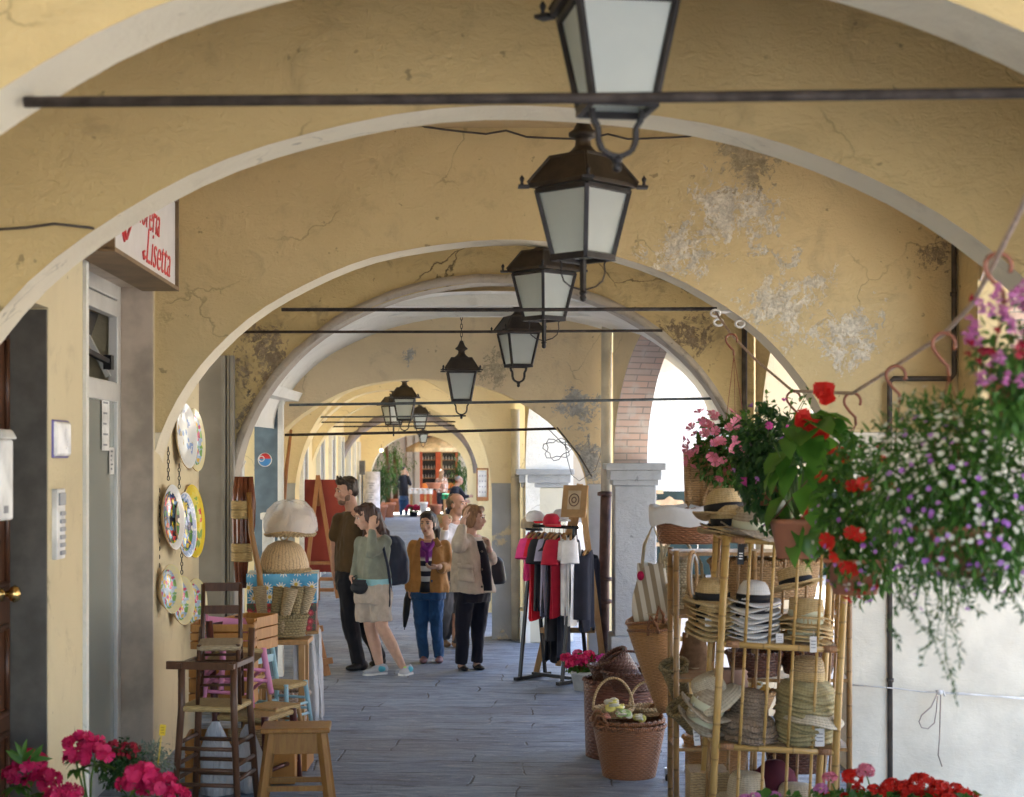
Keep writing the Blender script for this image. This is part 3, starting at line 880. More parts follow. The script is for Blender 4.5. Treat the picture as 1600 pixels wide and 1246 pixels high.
# blocks of the near pier: dado seam over the brick springing, plaster strip by the pipe
MBp = MB(); MBp.box(((2.18 + 4.3) / 2, 10.382, 1.11), (4.3 - 2.18, .03, 2.22)).box(((2.18 + 4.3) / 2, 10.382, -.16), (4.3 - 2.18, .03, .32))
tag(MBp.build('pier_dado', m_a3, loc=(3.5, 10.382, 0)), 'cream white painted lower wall of the pier behind the flowers', 'wall')
MBp = MB(); MBp.box((2.99, 10.15, 3.1), (.20, .44, 2.2)); tag(MBp.build('pier_strip', m_a3, loc=(2.99, 10.15, 2)), 'narrow ochre pier strip between dark pipe and red downpipe', 'wall')

# ================================================================ shopfronts on the wall side
m_alu = M_('pale aluminium', (.66, .66, .64), .35, .5, .2, .08, 4)
m_marble = M_('grey brown stone reveal', (.50, .42, .34), .5, .4, 0, .3, 3, .1, 20)
def shopglass():
    t = NT('shop window glass')
    t.col((.27, .30, .27)); t.set(.10, .5)
    t.b.inputs['Coat Weight'].default_value = .4
    return t.mat
m_glass = shopglass()
m_walnut = woodmat('dark walnut', (.10, .042, .02), (.055, .022, .012), .35)
m_brass = M_('polished brass', (.75, .52, .2), .22, .5, 1.0, .15, 8)

# wooden street door in its recess
o = thing('street_door', 'dark panelled wooden street door with a brass knob', 'door', (wl(7.1) - .2, 7.1, 0))
b0 = Vector(o.location)
def wallpt(dd, z, inset): return Vector((wl(dd) - inset, dd, z)) - b0
m = MB()
m.add([wallpt(6.66, 0, .2), wallpt(7.56, 0, .2), wallpt(7.56, 2.75, .2), wallpt(6.66, 2.75, .2)], [(0, 1, 2, 3)])
m.build('door_leaf', m_walnut, o, solid=.05)
for z0, z1 in ((.2, .75), (.85, 1.25), (1.45, 2.05), (2.15, 2.6)):
    for e0, e1 in ((6.74, 7.07), (7.15, 7.48)):
        f = MB()
        for (da, za), (db, zb) in (((e0, z0), (e1, z0)), ((e1, z0), (e1, z1)), ((e1, z1), (e0, z1)), ((e0, z1), (e0, z0))):
            f.tube([wallpt(da, za, .17), wallpt(db, zb, .17)], .016, 6)
        f.build('panel', m_walnut, o)
k = wallpt(7.40, 1.41, .17)
MB().lathe([(.0, .085), (.03, .08), (.042, .06), (.03, .04), (.014, .03), (.014, .008), (.035, .004), (.035, 0)], 16, k, 0, Matrix.Rotation(pi / 2, 3, 'Y')).build('knob', m_brass, o)
rv = MB(); rv.box((wl(7.58) - .11, 7.572, 1.37), (.21, .014, 2.74)); tag(rv.build('door_reveal', M_('dark grey reveal paint', (.13, .12, .105), .7), loc=(wl(7.58) - .11, 7.57, 0)), 'dark grey reveal beside the wooden street door', 'door reveal')
# letter box
o = thing('letter_box', 'white metal letter box at the picture edge by the street door', 'letter box', P(4, 750, 6.5))
MB().box((-.05, 0, 0), (.14, .16, .33)).build('case', M_('white letter box paint', (.74, .74, .72), .4), o, bevel=.01)
MB().box((-.05, 0, .185), (.17, .19, .04), taper=.8).build('lid', M_('white letter box lid', (.66, .66, .64), .4), o, bevel=.01)
for z in (.07, -.02, -.10): MB().box((-.045, -.082, z), (.08, .006, .022)).build('slot', M_('slot black', (.02, .02, .02), .6), o)
MB().box((.021, -.02, -.12), (.004, .05, .03)).build('name_plate', M_('slot grey', (.25, .25, .27), .5), o)
# doorbell plate and intercom on the wall strip
dd = 7.72
o = thing('house_plate', 'white rounded house plate on the cream wall strip', 'plate', (wl(7.78) + .0, 7.78, 2.13))  # plain white ceramic plate with a blue edge
MB().box((.015, 0, 0), (.03, .26, .17)).build('plate_face', M_('glossy white ceramic', (.85, .85, .86), .15, .6), o, bevel=.014)
MB().box((.008, 0, 0), (.016, .275, .185)).build('plate_edge', M_('blue plate edge', (.16, .14, .42), .3), o, bevel=.01)
sc = MB()
for k in range(7): sc.box((.0312, .05 + .02 * sin(k), -.045 + k * .015), (.002, .05 - .01 * (k % 3), .005))
sc.build('plate_motif', M_('faint grey glaze', (.55, .56, .62), .3), o)
o = thing('intercom', 'tall white intercom panel with a row of bell buttons', 'intercom', (wl(7.72), 7.72, 1.72))
MB().box((.015, 0, 0), (.03, .14, .34)).build('panel_face', M_('intercom white', (.78, .78, .78), .3), o, bevel=.006)
MB().box((.033, 0, .12), (.012, .10, .06)).build('speaker', M_('intercom grey', (.34, .35, .38), .4), o, bevel=.003)
for k in range(6): MB().box((.034, .012, .05 - k * .038), (.01, .075, .02)).build('button', M_('intercom grey', (.34, .35, .38), .4), o, bevel=.002)

# glass shop door
o = thing('shop_door', 'white framed glass shop door with an open tilted transom', 'door', (wl(9.3) - .23, 9.3, 0))
b0 = Vector(o.location); ins = .23
fr = MB()
def bar(d0, z0, d1, z1, w=.07, t=.06): fr.beam(wallpt(d0, z0, ins), wallpt(d1, z1, ins), w, t, up=(1, 0, 0))
bar(8.4, 3.1, 10.28, 3.1, .12); bar(8.4, 2.45, 10.28, 2.45, .12); bar(10.24, 0, 10.24, 3.15, .09); bar(8.4, 0, 8.4, 3.15); bar(9.2, 0, 9.2, 2.45, .09); bar(8.4, .1, 10.28, .1, .2)
bar(10.24, 2.98, 8.4, 2.98, .10)
fr.build('frame', m_alu, o, bevel=.006)
for d0, d1 in ((8.44, 9.15), (9.25, 10.2)):
    MB().add([wallpt(d0, .2, ins), wallpt(d1, .2, ins), wallpt(d1, 2.4, ins), wallpt(d0, 2.4, ins)], [(0, 1, 2, 3)]).build('glass_pane', m_glass, o, solid=.008)
MB().add([wallpt(8.44, 2.5, ins + .25), wallpt(10.2, 2.5, ins + .25), wallpt(10.2, 2.95, ins + .1), wallpt(8.44, 2.95, ins + .1)], [(0, 1, 2, 3)]).build('transom_glass', M_('transom shade', (.10, .09, .085), .2), o, solid=.01)
tr = MB()
for a_, c_ in ((wallpt(9.3, 2.5, ins + .0), wallpt(10.18, 2.5, ins)), (wallpt(9.3, 2.5, ins), wallpt(10.15, 2.82, ins + .25)), (wallpt(10.15, 2.55, ins + .02), wallpt(10.15, 2.9, ins + .2))): tr.beam(a_, c_, .035, .03)
tr.build('transom_frame', m_alu, o)
tr = MB(); tr.beam(wallpt(9.4, 2.68, ins + .02), wallpt(10.2, 2.64, ins + .02), .03, .03); tr.box(wallpt(10.15, 2.64, ins + .02), (.05, .07, .09)); tr.build('stay', m_iron, o)
m_paper = M_('notice paper', (.74, .75, .74), .7)
for (d0, d1, z0, z1) in ((9.80, 10.02, 2.08, 2.40), (10.02, 10.17, 1.93, 2.1)):
    nb = MB().add([wallpt(d0, z0, ins - .012), wallpt(d1, z0, ins - .012), wallpt(d1, z1, ins - .012), wallpt(d0, z1, ins - .012)], [(0, 1, 2, 3)]).build('notice', m_paper, o)
    ln = MB()
    for k in range(5):
        zz = lerp(z1 - .03, z0 + .03, k / 4)
        ln.add([wallpt(d0 + .03, zz, ins - .014), wallpt(d1 - .05 - .02 * (k % 3), zz, ins - .014), wallpt(d1 - .05 - .02 * (k % 3), zz + .012, ins - .014), wallpt(d0 + .03, zz + .012, ins - .014)], [(0, 1, 2, 3)])
    ln.build('notice_text', M_('printed ink', (.25, .27, .3), .7), o)
MB().add([wallpt(7.7, 0, .95), wallpt(10.6, 0, .95), wallpt(10.6, 3.3, .95), wallpt(7.7, 3.3, .95), wallpt(7.7, 3.3, .2), wallpt(10.6, 3.3, .2), wallpt(10.6, 0, .2), wallpt(7.7, 0, .2)], [(0, 1, 2, 3), (3, 2, 5, 4), (1, 6, 5, 2), (0, 3, 4, 7)]).build('dark_backing', M_('painted dark backing', (.05, .042, .036), .9), o)  # dark colour stands in for the unlit room behind the door
rv = MB()
rv.box((wl(10.3) - .13, 10.305, 1.58), (.27, .03, 3.16)); rv.box((wl(9.3) - .13, 9.33, 3.145), (.34, 1.97, .03))
rv.box((wl(8.36) - .11, 8.352, 1.56), (.22, .02, 3.12))
tag(rv.build('stone_surround', m_marble, loc=(wl(10.3) - .13, 10.3, 0)), 'grey brown stone surround of the glass shop door', 'door surround')
tr = MB(); tr.box((wl(8.33) + .006, 8.33, 1.56), (.03, .05, 3.12)); tr.box((wl(9.3) + .0, 9.33, 3.19), (.05, 1.99, .05), Matrix.Rotation(.0436, 3, 'Z'))
tag(tr.build('door_trim', m_white2, loc=(wl(8.33), 8.33, 0)), 'thin pale stone edging round the glass shop door', 'door surround')

# shop sign
m_signw = M_('sign enamel', (.72, .72, .74), .3, .5, 0, .05)
m_signf = M_('sign frame brown', (.20, .13, .07), .5)
m_red = M_('sign red', (.70, .055, .06), .45, .4, 0, .1)
so = thing('shop_sign', 'white box shop sign with red script lettering over the glass door', 'sign', (-1.985, 8.78, 3.33))
L, Hh, Dp = 1.90, .54, .22
R_ = Matrix.Rotation(.03, 3, 'Z')
MB().box((-Dp / 2 - .01, 0, 0), (Dp - .02, L - .03, Hh - .03)).build('face_panel', m_signw, so).rotation_euler = (0, 0, .0436)
f = MB()
for y in (-L / 2, L / 2): f.box((-Dp / 2, y, 0), (Dp, .022, Hh))
for z in (-Hh / 2, Hh / 2): f.box((-Dp / 2, 0, z), (Dp + .004, L + .022, .022))
f.build('sign_frame', m_signf, so).rotation_euler = (0, 0, .0436)
def text_mesh(txt, size, shear=.0, sx=1.0, ext=.002, name='lettering', bold=0.0):
    cu = bpy.data.curves.new('lettering', 'FONT'); cu.body = txt; cu.size = size; cu.shear = shear; cu.extrude = ext; cu.offset = bold; cu.resolution_u = 3
    ob = bpy.data.objects.new('tmp_text', cu); COL.objects.link(ob)
    bpy.context.view_layer.update()
    me = bpy.data.meshes.new_from_object(ob.evaluated_get(bpy.context.evaluated_depsgraph_get()))
    bpy.data.objects.remove(ob)
    for v in me.vertices: v.co.x *= sx
    return me
def put_text(txt, size, parent, loc, rot, mat, shear=0, sx=1.0, bold=0.0, name='lettering'):
    me = text_mesh(txt, size, shear, sx, bold=bold); me.materials.append(mat)
    ob = bpy.data.objects.new(name, me); COL.objects.link(ob); ob.parent = parent; ob.location = loc; ob.rotation_euler = rot
    return ob
RT = (pi / 2, 0, pi / 2 + .0436)
sx_ = lambda y: -.0195 - .0436 * y + .003
put_text('Fioreria', .27, so, (sx_(-.33), -.33, -.035), RT, m_red, .35, .84, -.004)
put_text('Lisetta', .29, so, (sx_(-.05), -.05, -.225), RT, m_red, .35, 1.02, -.004)
sw = MB()
V3 = lambda y, z: Vector((sx_(y) + .002, y, z))
sw.tube([V3(-.30, .06), V3(-.44, -.06), V3(-.58, -.17), V3(-.64, -.12), V3(-.5, .02), V3(-.30, .2)], .007, 6)
sw.tube([V3(-.58, -.06), V3(-.64, -.19), V3(-.70, -.13)], .006, 6)
sw.tube([V3(-.05, -.195), V3(-.11, -.215), V3(-.13, -.18), V3(-.09, -.17)], .007, 6)
sw.build('lettering_swash', m_red, so)
bk = MB(); bk.box((-.23, -.5, .0), (.12, .05, .4)); bk.box((-.23, .5, .0), (.12, .05, .4)); bk.build('bracket', m_iron, so)

# grey door surround at the second shop, and the blue grey shopfront under the vault
m_greydoor = M_('taupe grey door paint', (.27, .255, .225), .5, .4, 0, .15, 3)
o = thing('door_surround', 'taupe grey wooden door surround beside the painted plates', 'door surround', (-2.42, 12.6, 0))
MB().box((-.0, .07, 1.42), (.27, .04, 2.84)).build('side_panel', m_greydoor, o, bevel=.004)
q = MB()
for k, (xx, w) in enumerate(((.145, .03), (.18, .026), (.212, .03))): q.box((xx, .045 + .012 * (k % 2), 1.42), (w, .06, 2.84))
q.build('moulding', m_greydoor, o, bevel=.006)
MB().box((-.16, .055, 1.4), (.05, .05, 2.8)).build('door_edge', M_('black door edge', (.015, .015, .02), .4), o)
o = thing('shopfront', 'blue grey shopfront panel with a round sticker under the vault', 'shopfront', (-2.26, 14.86, 0))
MB().box((-.02, 0, 1.38), (.22, .04, 2.76)).build('front_panel', M_('blue grey gloss paint', (.10, .15, .19), .25, .5), o, bevel=.004)
MB().box((.115, -.012, 1.38), (.05, .07, 2.76)).build('post', m_white2, o, bevel=.006)
MB().box((-.16, -.62, 1.3), (.07, .07, 2.6)).build('post', m_white2, o, bevel=.006)
s_ = MB(); s_.lathe([(.0, .004), (.065, .004), (.065, 0)], 24, (-.03, -.026, 2.01), 0, Matrix.Rotation(pi / 2, 3, 'X')); s_.build('sticker', M_('sticker blue', (.08, .28, .6), .4), o)
s_ = MB(); s_.lathe([(.0, .002), (.052, .002), (.052, 0)], 24, (-.03, -.031, 2.02), 0, Matrix.Rotation(pi / 2, 3, 'X'), a0=0, a1=pi); s_.build('sticker_flag', M_('sticker red', (.62, .05, .05), .4), o)
s_ = MB(); s_.lathe([(.02, .004), (.028, .004), (.028, 0)], 16, (-.06, -.033, 2.02), 0, Matrix.Rotation(pi / 2, 3, 'X')); s_.lathe([(.058, .003), (.066, .003), (.066, 0)], 24, (-.03, -.03, 2.01), 0, Matrix.Rotation(pi / 2, 3, 'X')); s_.build('sticker_ring', m_paper, o)
o = MB().box((-2.13, 14.0, 1.0), (.10, .09, 1.0)).box((-2.13, 14.0, 1.52), (.13, .12, .06)).build('meter_box', m_white2, loc=(-2.13, 14.0, .5), bevel=.01)
tag(o, 'tall white meter box fixed beside the blue grey shopfront', 'meter box')

# ---------------------------------------------------------------- painted plates on chains
def platemat(name, rim, rim2, ground, spots, scale=9.0):
    t = NT(name)
    co = t.coord('Object'); x, y, z = t.xyz(co)
    r = t.math('SQRT', t.math('ADD', t.math('MULTIPLY', x, x), t.math('MULTIPLY', y, y)))
    r = t.math('MULTIPLY', r, 4.0)       # 1 = rim of a 0.5 m plate
    vo = t.new('ShaderNodeTexVoronoi'); t.link(co, vo.inputs['Vector']); vo.inputs['Scale'].default_value = scale * 2.6; vo.inputs['Randomness'].default_value = 1.0
    ds = t.new('ShaderNodeMix', data_type='RGBA'); ds.inputs[0].default_value = .09; t.link(co, ds.inputs[6]); dn = t.new('ShaderNodeTexNoise'); t.link(co, dn.inputs['Vector']); dn.inputs['Scale'].default_value = 14; t.link(dn.outputs[1], ds.inputs[7]); t.link(ds.outputs[2], vo.inputs['Vector'])
    sel = t.xyz(vo.outputs['Color'])[0]
    cr = t.new('ShaderNodeValToRGB'); cr.color_ramp.interpolation = 'CONSTANT'
    els = cr.color_ramp.elements
    for i, c in enumerate(spots):
        e = els[i] if i < 2 else els.new(i / len(spots))
        e.position = i / len(spots); e.color = (*c, 1)
    t.link(sel, cr.inputs[0])
    inside = t.mix(t.ramp(vo.outputs['Distance'], .52, .60), cr.outputs[0], ground)
    cc = t.mix(t.ramp(r, .79, .81), inside, rim2)
    dots = t.ramp(t.noise(co, 34, 2), .52, .58)
    cc = t.mix(t.math('MULTIPLY', t.math('MULTIPLY', dots, t.ramp(r, .81, .84)), .8), cc, rim)
    cc = t.mix(t.ramp(r, .955, .97), cc, rim)
    t.col(cc); t.set(.16, .5)
    return t.mat
FR = [(.75, .32, .03), (.10, .25, .06), (.75, .55, .04), (.55, .05, .05), (.05, .07, .18), (.8, .78, .7), (.2, .35, .55)]
PL = [platemat('plate dark fruit', (.75, .75, .72), (.72, .70, .66), (.02, .025, .05), FR),
      platemat('plate blue rim', (.72, .74, .78), (.30, .40, .62), (.03, .05, .14), FR[:3] + [(.75, .6, .1), (.8, .78, .7), (.35, .45, .7)]),
      platemat('plate yellow', (.80, .60, .03), (.78, .60, .05), (.78, .66, .12), [(.8, .6, .04), (.25, .4, .1), (.78, .62, .1), (.65, .08, .05)], 7),
      platemat('plate white blue', (.78, .78, .74), (.74, .75, .74), (.76, .77, .76), [(.76, .77, .76), (.3, .4, .65), (.77, .77, .74), (.6, .5, .3), (.78, .78, .76)], 8),
      platemat('plate landscape', (.76, .68, .35), (.70, .64, .40), (.40, .52, .68), [(.3, .45, .65), (.2, .4, .12), (.75, .5, .1), (.7, .72, .76), (.78, .7, .3), (.6, .1, .2)], 9)]
m_clay = M_('unglazed plate back', (.62, .45, .26), .8)
def plate(x, y, hpx, deep, mi, label, off=.03, dz=0.0):
    X0 = -2.36
    for _ in range(4):
        dd = (X0 + off) * F / (x - CX); X0 = wl(dd)
    rad = .91 * hpx / 2 * dd / F
    o = thing('painted_plate', label, 'plate', (X0 + off, dd, CH + (CY - y) * dd / F), group='painted ceramic plates hung on the wall')
    k = rad / .25
    o.rotation_euler = (0, pi / 2 - radians(4), -radians(14 if deep > .05 else 6)); o.scale = (k, k, k)
    dp = deep / k
    MB().lathe([(0, .006), (.12, .008), (.17, .014), (.185, .022), (.245, dp), (.25, dp + .001)], 40, (0, 0, 0)).build('glazed_face', PL[mi], o)
    MB().lathe([(.25, dp + .001), (.252, dp - .006), (.19, .010), (.14, -.004), (.13, -.012), (.12, -.012), (.115, -.004), (0, -.004)], 40).build('back', m_clay, o)
plate(300, 688, 108, .03, 4, 'flat plate with yellow rim half hidden behind the white plate, uppermost', .02)
plate(284, 682, 112, .04, 3, 'white plate with faint blue flowers under the arch foot')
plate(262, 809, 112, .045, 0, 'dark fruit painted plate nearest the stone door surround')
plate(297, 815, 126, .03, 2, 'big yellow rimmed plate behind the blue rimmed one', .02)
plate(283, 821, 112, .04, 1, 'fruit plate with a pale blue rim overlapping the yellow plate', .07)
plate(257, 921, 84, .055, 4, 'deep bowl plate lowest by the stone surround')
plate(276, 939, 84, .055, 4, 'deep bowl plate hung in the middle of the bottom row')
plate(297, 943, 84, .055, 4, 'deep bowl plate of the bottom row nearest the stacked chairs')
for k, (x0, y0, y1, lab) in enumerate(((263, 702, 760, 'chain between the white plate and the dark fruit plate'), (280, 728, 770, 'chain below the white plate'),
                                  (248, 760, 900, 'chain hanging at the edge of the stone surround'), (284, 862, 905, 'short chain above the bottom row of bowls'))):
    ch = MB(); n = int((y1 - y0) / 6.5)
    dd = 2.33 * F / (CX - x0)
    for j in range(n):
        c = P(x0, y0 + 6.5 * j, dd); ax = Vector((1, 0, 0)) if j % 2 else Vector((0, 1, 0))
        ch.tube([c + ax * .008 * cos(t) + Vector((0, 0, .016 * sin(t))) for t in [2 * pi * q / 8 for q in range(8)]], .0032, 4, closed=True)
    tag(ch.build('plate_chain', m_iron, loc=P(x0, y0, dd)), lab, 'chain')
# ================================================================ goods on the shop side
m_brown = woodmat('brown stained wood', (.13, .062, .034), (.085, .038, .02), .35)
m_mahog = woodmat('dark red brown wood', (.11, .028, .024), (.06, .016, .014), .3)
m_pine = woodmat('pale pine', (.50, .30, .13), (.40, .22, .09), .45)
m_honey = woodmat('honey varnished wood', (.33, .165, .045), (.24, .11, .03), .3)
m_orange = woodmat('orange crate wood', (.52, .25, .06), (.42, .18, .04), .5)
m_easel = woodmat('easel wood', (.40, .19, .08), (.30, .13, .05), .45)
m_bluep = M_('pale blue paint', (.33, .56, .68), .45, .4, 0, .1)
m_pinkp = M_('pink paint', (.70, .27, .46), .45, .4, 0, .1)
m_straw = wicker('rush seat', (.62, .46, .22), (.46, .32, .13), .012, .2, .7)
m_straw2 = wicker('dry rush', (.50, .40, .26), (.36, .27, .16), .014, .06, .8)

def chair(name, label, loc, rz, w, dp, sh, bh, wood, seat, slats=(.6, .85), r=.016, rungs=(.3, .55), arms=None, splay=.03, cat='chair', rot=None, group=None):
    o = thing(name, label, cat, loc, rz, group)
    if rot: o.rotation_euler = rot
    hw, hd = w / 2, dp / 2
    for sx in (-1, 1):
        MB().tube([(sx * (hw + splay), -hd - splay, 0), (sx * hw, -hd, sh), (sx * hw, -hd, (arms or sh) + .02)], [r * .85, r, r], 10).build('leg', wood, o)
        MB().tube([(sx * (hw + splay), hd + splay, 0), (sx * hw, hd, sh), (sx * hw * .98, hd + .05, bh)], [r * .85, r, r * .9], 10).build('back_post', wood, o)
        if arms: MB().beam((sx * hw, -hd - .05, arms), (sx * hw, hd + .03, arms), .03, .028).build('arm', wood, o)
    if arms: MB().beam((-hw - .08, -hd - .02, arms + .0), (hw, -hd - .02, arms + .0), .03, .045).build('tray_bar', wood, o)
    MB().box((0, 0, sh), (w + .03, dp + .03, .035)).build('seat', seat, o, bevel=.012)
    for f in slats:
        z = sh + (bh - sh) * f; y = hd + .05 * f
        MB().beam((-hw, y, z), (hw, y, z), .014, .05).build('slat', wood, o, bevel=.003)
    for f in rungs:
        for (a, b_) in (((-hw, -hd), (hw, -hd)), ((-hw, hd), (hw, hd)), ((-hw, -hd), (-hw, hd)), ((hw, -hd), (hw, hd))):
            k = 1 + splay / hw * (1 - f)
            zz = sh * f + (.03 if a[0] == b_[0] else 0)
            MB().tube([(a[0] * k, a[1] * k, zz), (b_[0] * k, b_[1] * k, zz)], r * .6, 7).build('stretcher', wood, o)
    return o
chair('high_chair', 'tall brown child high chair with a straw seat carrying a smaller dark chair', (-1.72, 9.3, 0), radians(-8), .31, .30, .60, 1.03, m_brown, m_straw, slats=(.5,), arms=.85, rungs=(.42, .62, .28), r=.021, splay=.035)
chair('small_chair', 'dark child chair with a rush seat standing on the high chair', (-1.70, 9.33, .622), radians(8), .22, .22, .33, .66, m_walnut, m_straw2, slats=(.95, .55), r=.014, rungs=(.35, .75), splay=.01, rot=(radians(4), 0, radians(6)))
chair('ladder_chair', 'dark red brown ladder back chair beside the pink chair', (-1.60, 9.95, 0), radians(70), .36, .34, .44, 1.03, m_mahog, m_straw, slats=(.3, .6, .93), r=.024)
chair('small_chair', 'pale pine child chair with two back slats', (-1.51, 10.1, .20), radians(62), .24, .22, .26, .62, m_pine, m_straw, slats=(.45, .9), r=.014)
MB_ = MB(); MB_.box((0, 0, .1), (.34, .34, .19)); tag(MB_.build('low_crate', m_orange, at=(-1.52, 10.12, 0), bevel=.005), 'low wooden crate under the pale pine child chair', 'crate')
chair('small_chair', 'pale blue child chair behind the pine chair', (-1.52, 10.55, .26), radians(66), .24, .22, .28, .60, m_bluep, m_straw, slats=(.5, .9), r=.016)
MB_ = MB(); MB_.box((0, 0, .125), (.4, .36, .25)); tag(MB_.build('low_crate', m_orange, at=(-1.53, 10.56, 0), bevel=.005), 'low wooden crate under the pale blue child chair', 'crate')
chair('small_chair', 'pink child chair lying tipped back between the brown chairs', (-1.66, 9.66, .58), radians(20), .26, .24, .27, .58, m_pinkp, m_straw, slats=(.5, .9), r=.019, rot=(radians(-24), radians(8), radians(30)))
# wooden boxes stacked behind the small dark chair
for (x, y, z, w, h, dd, lab, rz) in ((345, 0, .30, .40, .32, 10.0, 'plain wooden crate at the bottom of the crate pile', .1), (350, 0, .63, .36, .28, 10.02, 'orange wooden crate in the middle of the crate pile', -.05),
                              (352, 0, .93, .38, .16, 10.05, 'flat orange wooden crate on top of the pile behind the small dark chair', .06), (392, 0, .92, .22, .22, 10.25, 'narrow orange crate leaning beside the crate pile', -.3)):
    o = thing('wooden_crate', lab, 'crate', ((x - CX) * dd / F, dd, z - h / 2 if z > .35 else 0), rz)
    for k in range(3):
        zz = h * (k + .5) / 3
        m = MB()
        m.box((0, -.16, zz), (w, .014, h / 3 - .008)); m.box((0, .16, zz), (w, .014, h / 3 - .008)); m.box((-w / 2, 0, zz), (.012, .30, h / 3 - .008)); m.box((w / 2, 0, zz), (.012, .30, h / 3 - .008))
        m.build('slat_course', m_orange, o, bevel=.002)
    MB().box((0, 0, .012), (w - .02, .3, .014)).build('bottom', m_orange, o)
# front stool
o = thing('stool', 'honey brown wooden stool with splayed legs in front of the chairs', 'stool', (-1.26, 9.35, 0), radians(4))
MB().box((0, 0, .462), (.40, .28, .03)).build('seat', m_honey, o, bevel=.008)
for sy in (-1, 1): MB().box((0, sy * .10, .385), (.29, .02, .12)).build('apron', m_honey, o, bevel=.003)
for sx in (-1, 1):
    MB().box((sx * .145, 0, .385), (.02, .2, .12)).build('apron', m_honey, o, bevel=.003)
    for sy in (-1, 1): MB().beam((sx * .20, sy * .14, 0), (sx * .145, sy * .10, .45), .042, .042, taper=1.0).build('leg', m_honey, o, bevel=.004)
for sy in (-1, 1): MB().beam((-.18, sy * .127, .13), (.18, sy * .127, .13), .022, .03).build('stretcher', m_honey, o)
# plastic bags hanging under the high chair
m_plastic = NT('clear plastic film'); m_plastic.col((.75, .76, .78)); m_plastic.set(.18, .6); m_plastic.b.inputs['Transmission Weight'].default_value = .55; m_plastic.b.inputs['IOR'].default_value = 1.15
m_plastic.bump(m_plastic.noise(m_plastic.coord('Object', (9, 9, 3)), 3, 5, .7, 1.5), .8, .03); m_plastic = m_plastic.mat
m_film = NT('white plastic sheet'); m_film.col((.66, .67, .71)); m_film.set(.25, .5); m_film.bump(m_film.noise(m_film.coord('Object', (12, 12, 2.2)), 2, 5, .7, 1.2), .9, .04); m_film = m_film.mat
def bag(label, c, r, h, mat, name='plastic_bag'):
    m = MB()
    m.lathe([(r * .2, 0), (r * .8, .01), (r, h * .25), (r * .9, h * .6), (r * .45, h * .9), (r * .2, h)], 24, (0, 0, 0), sx=1, sy=.6,
            fn=lambda a, rr, z: (rr * (1 + .22 * sin(3 * a + z * 9) + .12 * sin(7 * a - z * 14)), z))
    return tag(m.build(name, mat, at=c), label, 'bag')
bag('crumpled clear plastic bag hanging at the side of the high chair', (-1.78, 9.62, 0), .10, .45, m_film)
bag('clear plastic bag bunched behind the legs of the ladder chair', (-1.60, 9.70, 0), .08, .42, m_film)
# woven cane panel seen between chair legs
m_cane = wicker('pale cane', (.60, .45, .26), (.46, .32, .16), .014, .03, .55)
m_cane2 = wicker('tan wicker', (.52, .33, .17), (.40, .24, .11), .014, .036, .5)
m_dkcane = wicker('dark brown wicker', (.16, .07, .045), (.10, .04, .03), .016, .045, .35)
m_rdcane = wicker('red brown wicker', (.36, .16, .075), (.26, .105, .05), .013, .05, .32)
m_sea = wicker('seagrass weave', (.34, .27, .14), (.24, .18, .09), .02, .03, .75)
m_whitecane = wicker('bleached raffia', (.62, .55, .40), (.50, .43, .30), .016, .03, .8)
o = MB(); o.grid(lambda u, v: (lerp(-.13, .13, u), 0, lerp(0, .34, v)), 10, 10, uvfn=None)
o.uv = [[(a * .26, b * .34) for a, b in q] for q in o.uv]
tag(o.build('woven_mat', m_cane, at=(-1.62, 9.86, .02), solid=.02), 'woven cane mat seen between the high chair legs', 'mat')
def basket(name, label, loc, r0, r1, h, mat, n=36, handles=0, hoop=0.0, rim=True, sx=1.0, sy=1.0, rot=None, inner=True, wall=.014, cat='basket', group=None, rimr=.014, hmat=None):
    """round woven basket: body, braided rim, handles"""
    o = thing(name, label, cat, loc, 0, group)
    if rot: o.rotation_euler = rot
    m = MB()
    P_ = [(0, .002), (r0 * .97, .002), (r0, .012)] + [(lerp(r0, r1, t / 8), .012 + (h - .012) * t / 8) for t in range(1, 9)]
    P_ += [(r1 - wall, h), (lerp(r1, r0, .95) - wall, h * .06), (0, h * .055)]
    m.lathe(P_, n, sx=sx, sy=sy)
    m.build('body', mat, o)
    if rim:
        q = MB()
        for s_ in (0, 1):
            pts = []
            for k in range(60):
                a = 2 * pi * k / 60; b_ = a * 14 + s_ * pi
                rr = r1 - wall / 2 + rimr * .55 * cos(b_)
                pts.append((rr * cos(a) * sx, rr * sin(a) * sy, h + rimr * .55 * sin(b_)))
            q.tube(pts, rimr * .72, 6, closed=True)
        q.build('rim', hmat or mat, o)
    for k in range(handles):
        a = pi * k + .6
        q = MB()
        pts = []
        for j in range(11):
            t = pi * j / 10
            aa = a + .28 * cos(t) * .16 / max(r1, .1) * 1.5
            pts.append((r1 * cos(aa) * sx, r1 * sin(aa) * sy, h + .075 * sin(t)))
        q.tube(pts, .010, 7); q.build('handle', hmat or mat, o)
    if hoop:
        q = MB()
        q.tube([(r1 * cos(t) * sx, 0, h + hoop * sin(t)) for t in [pi * j / 18 for j in range(19)]], .009, 7)
        q.build('handle', hmat or mat, o)
    return o
basket('wicker_basket', 'brown and white wicker basket on the paving beside the stool', ((452 - CX) * 12 / F, 12.0, .02), .13, .15, .25, wicker('whitened brown wicker', (.42, .25, .14), (.60, .56, .54), .03, .05, .5), rimr=.02)
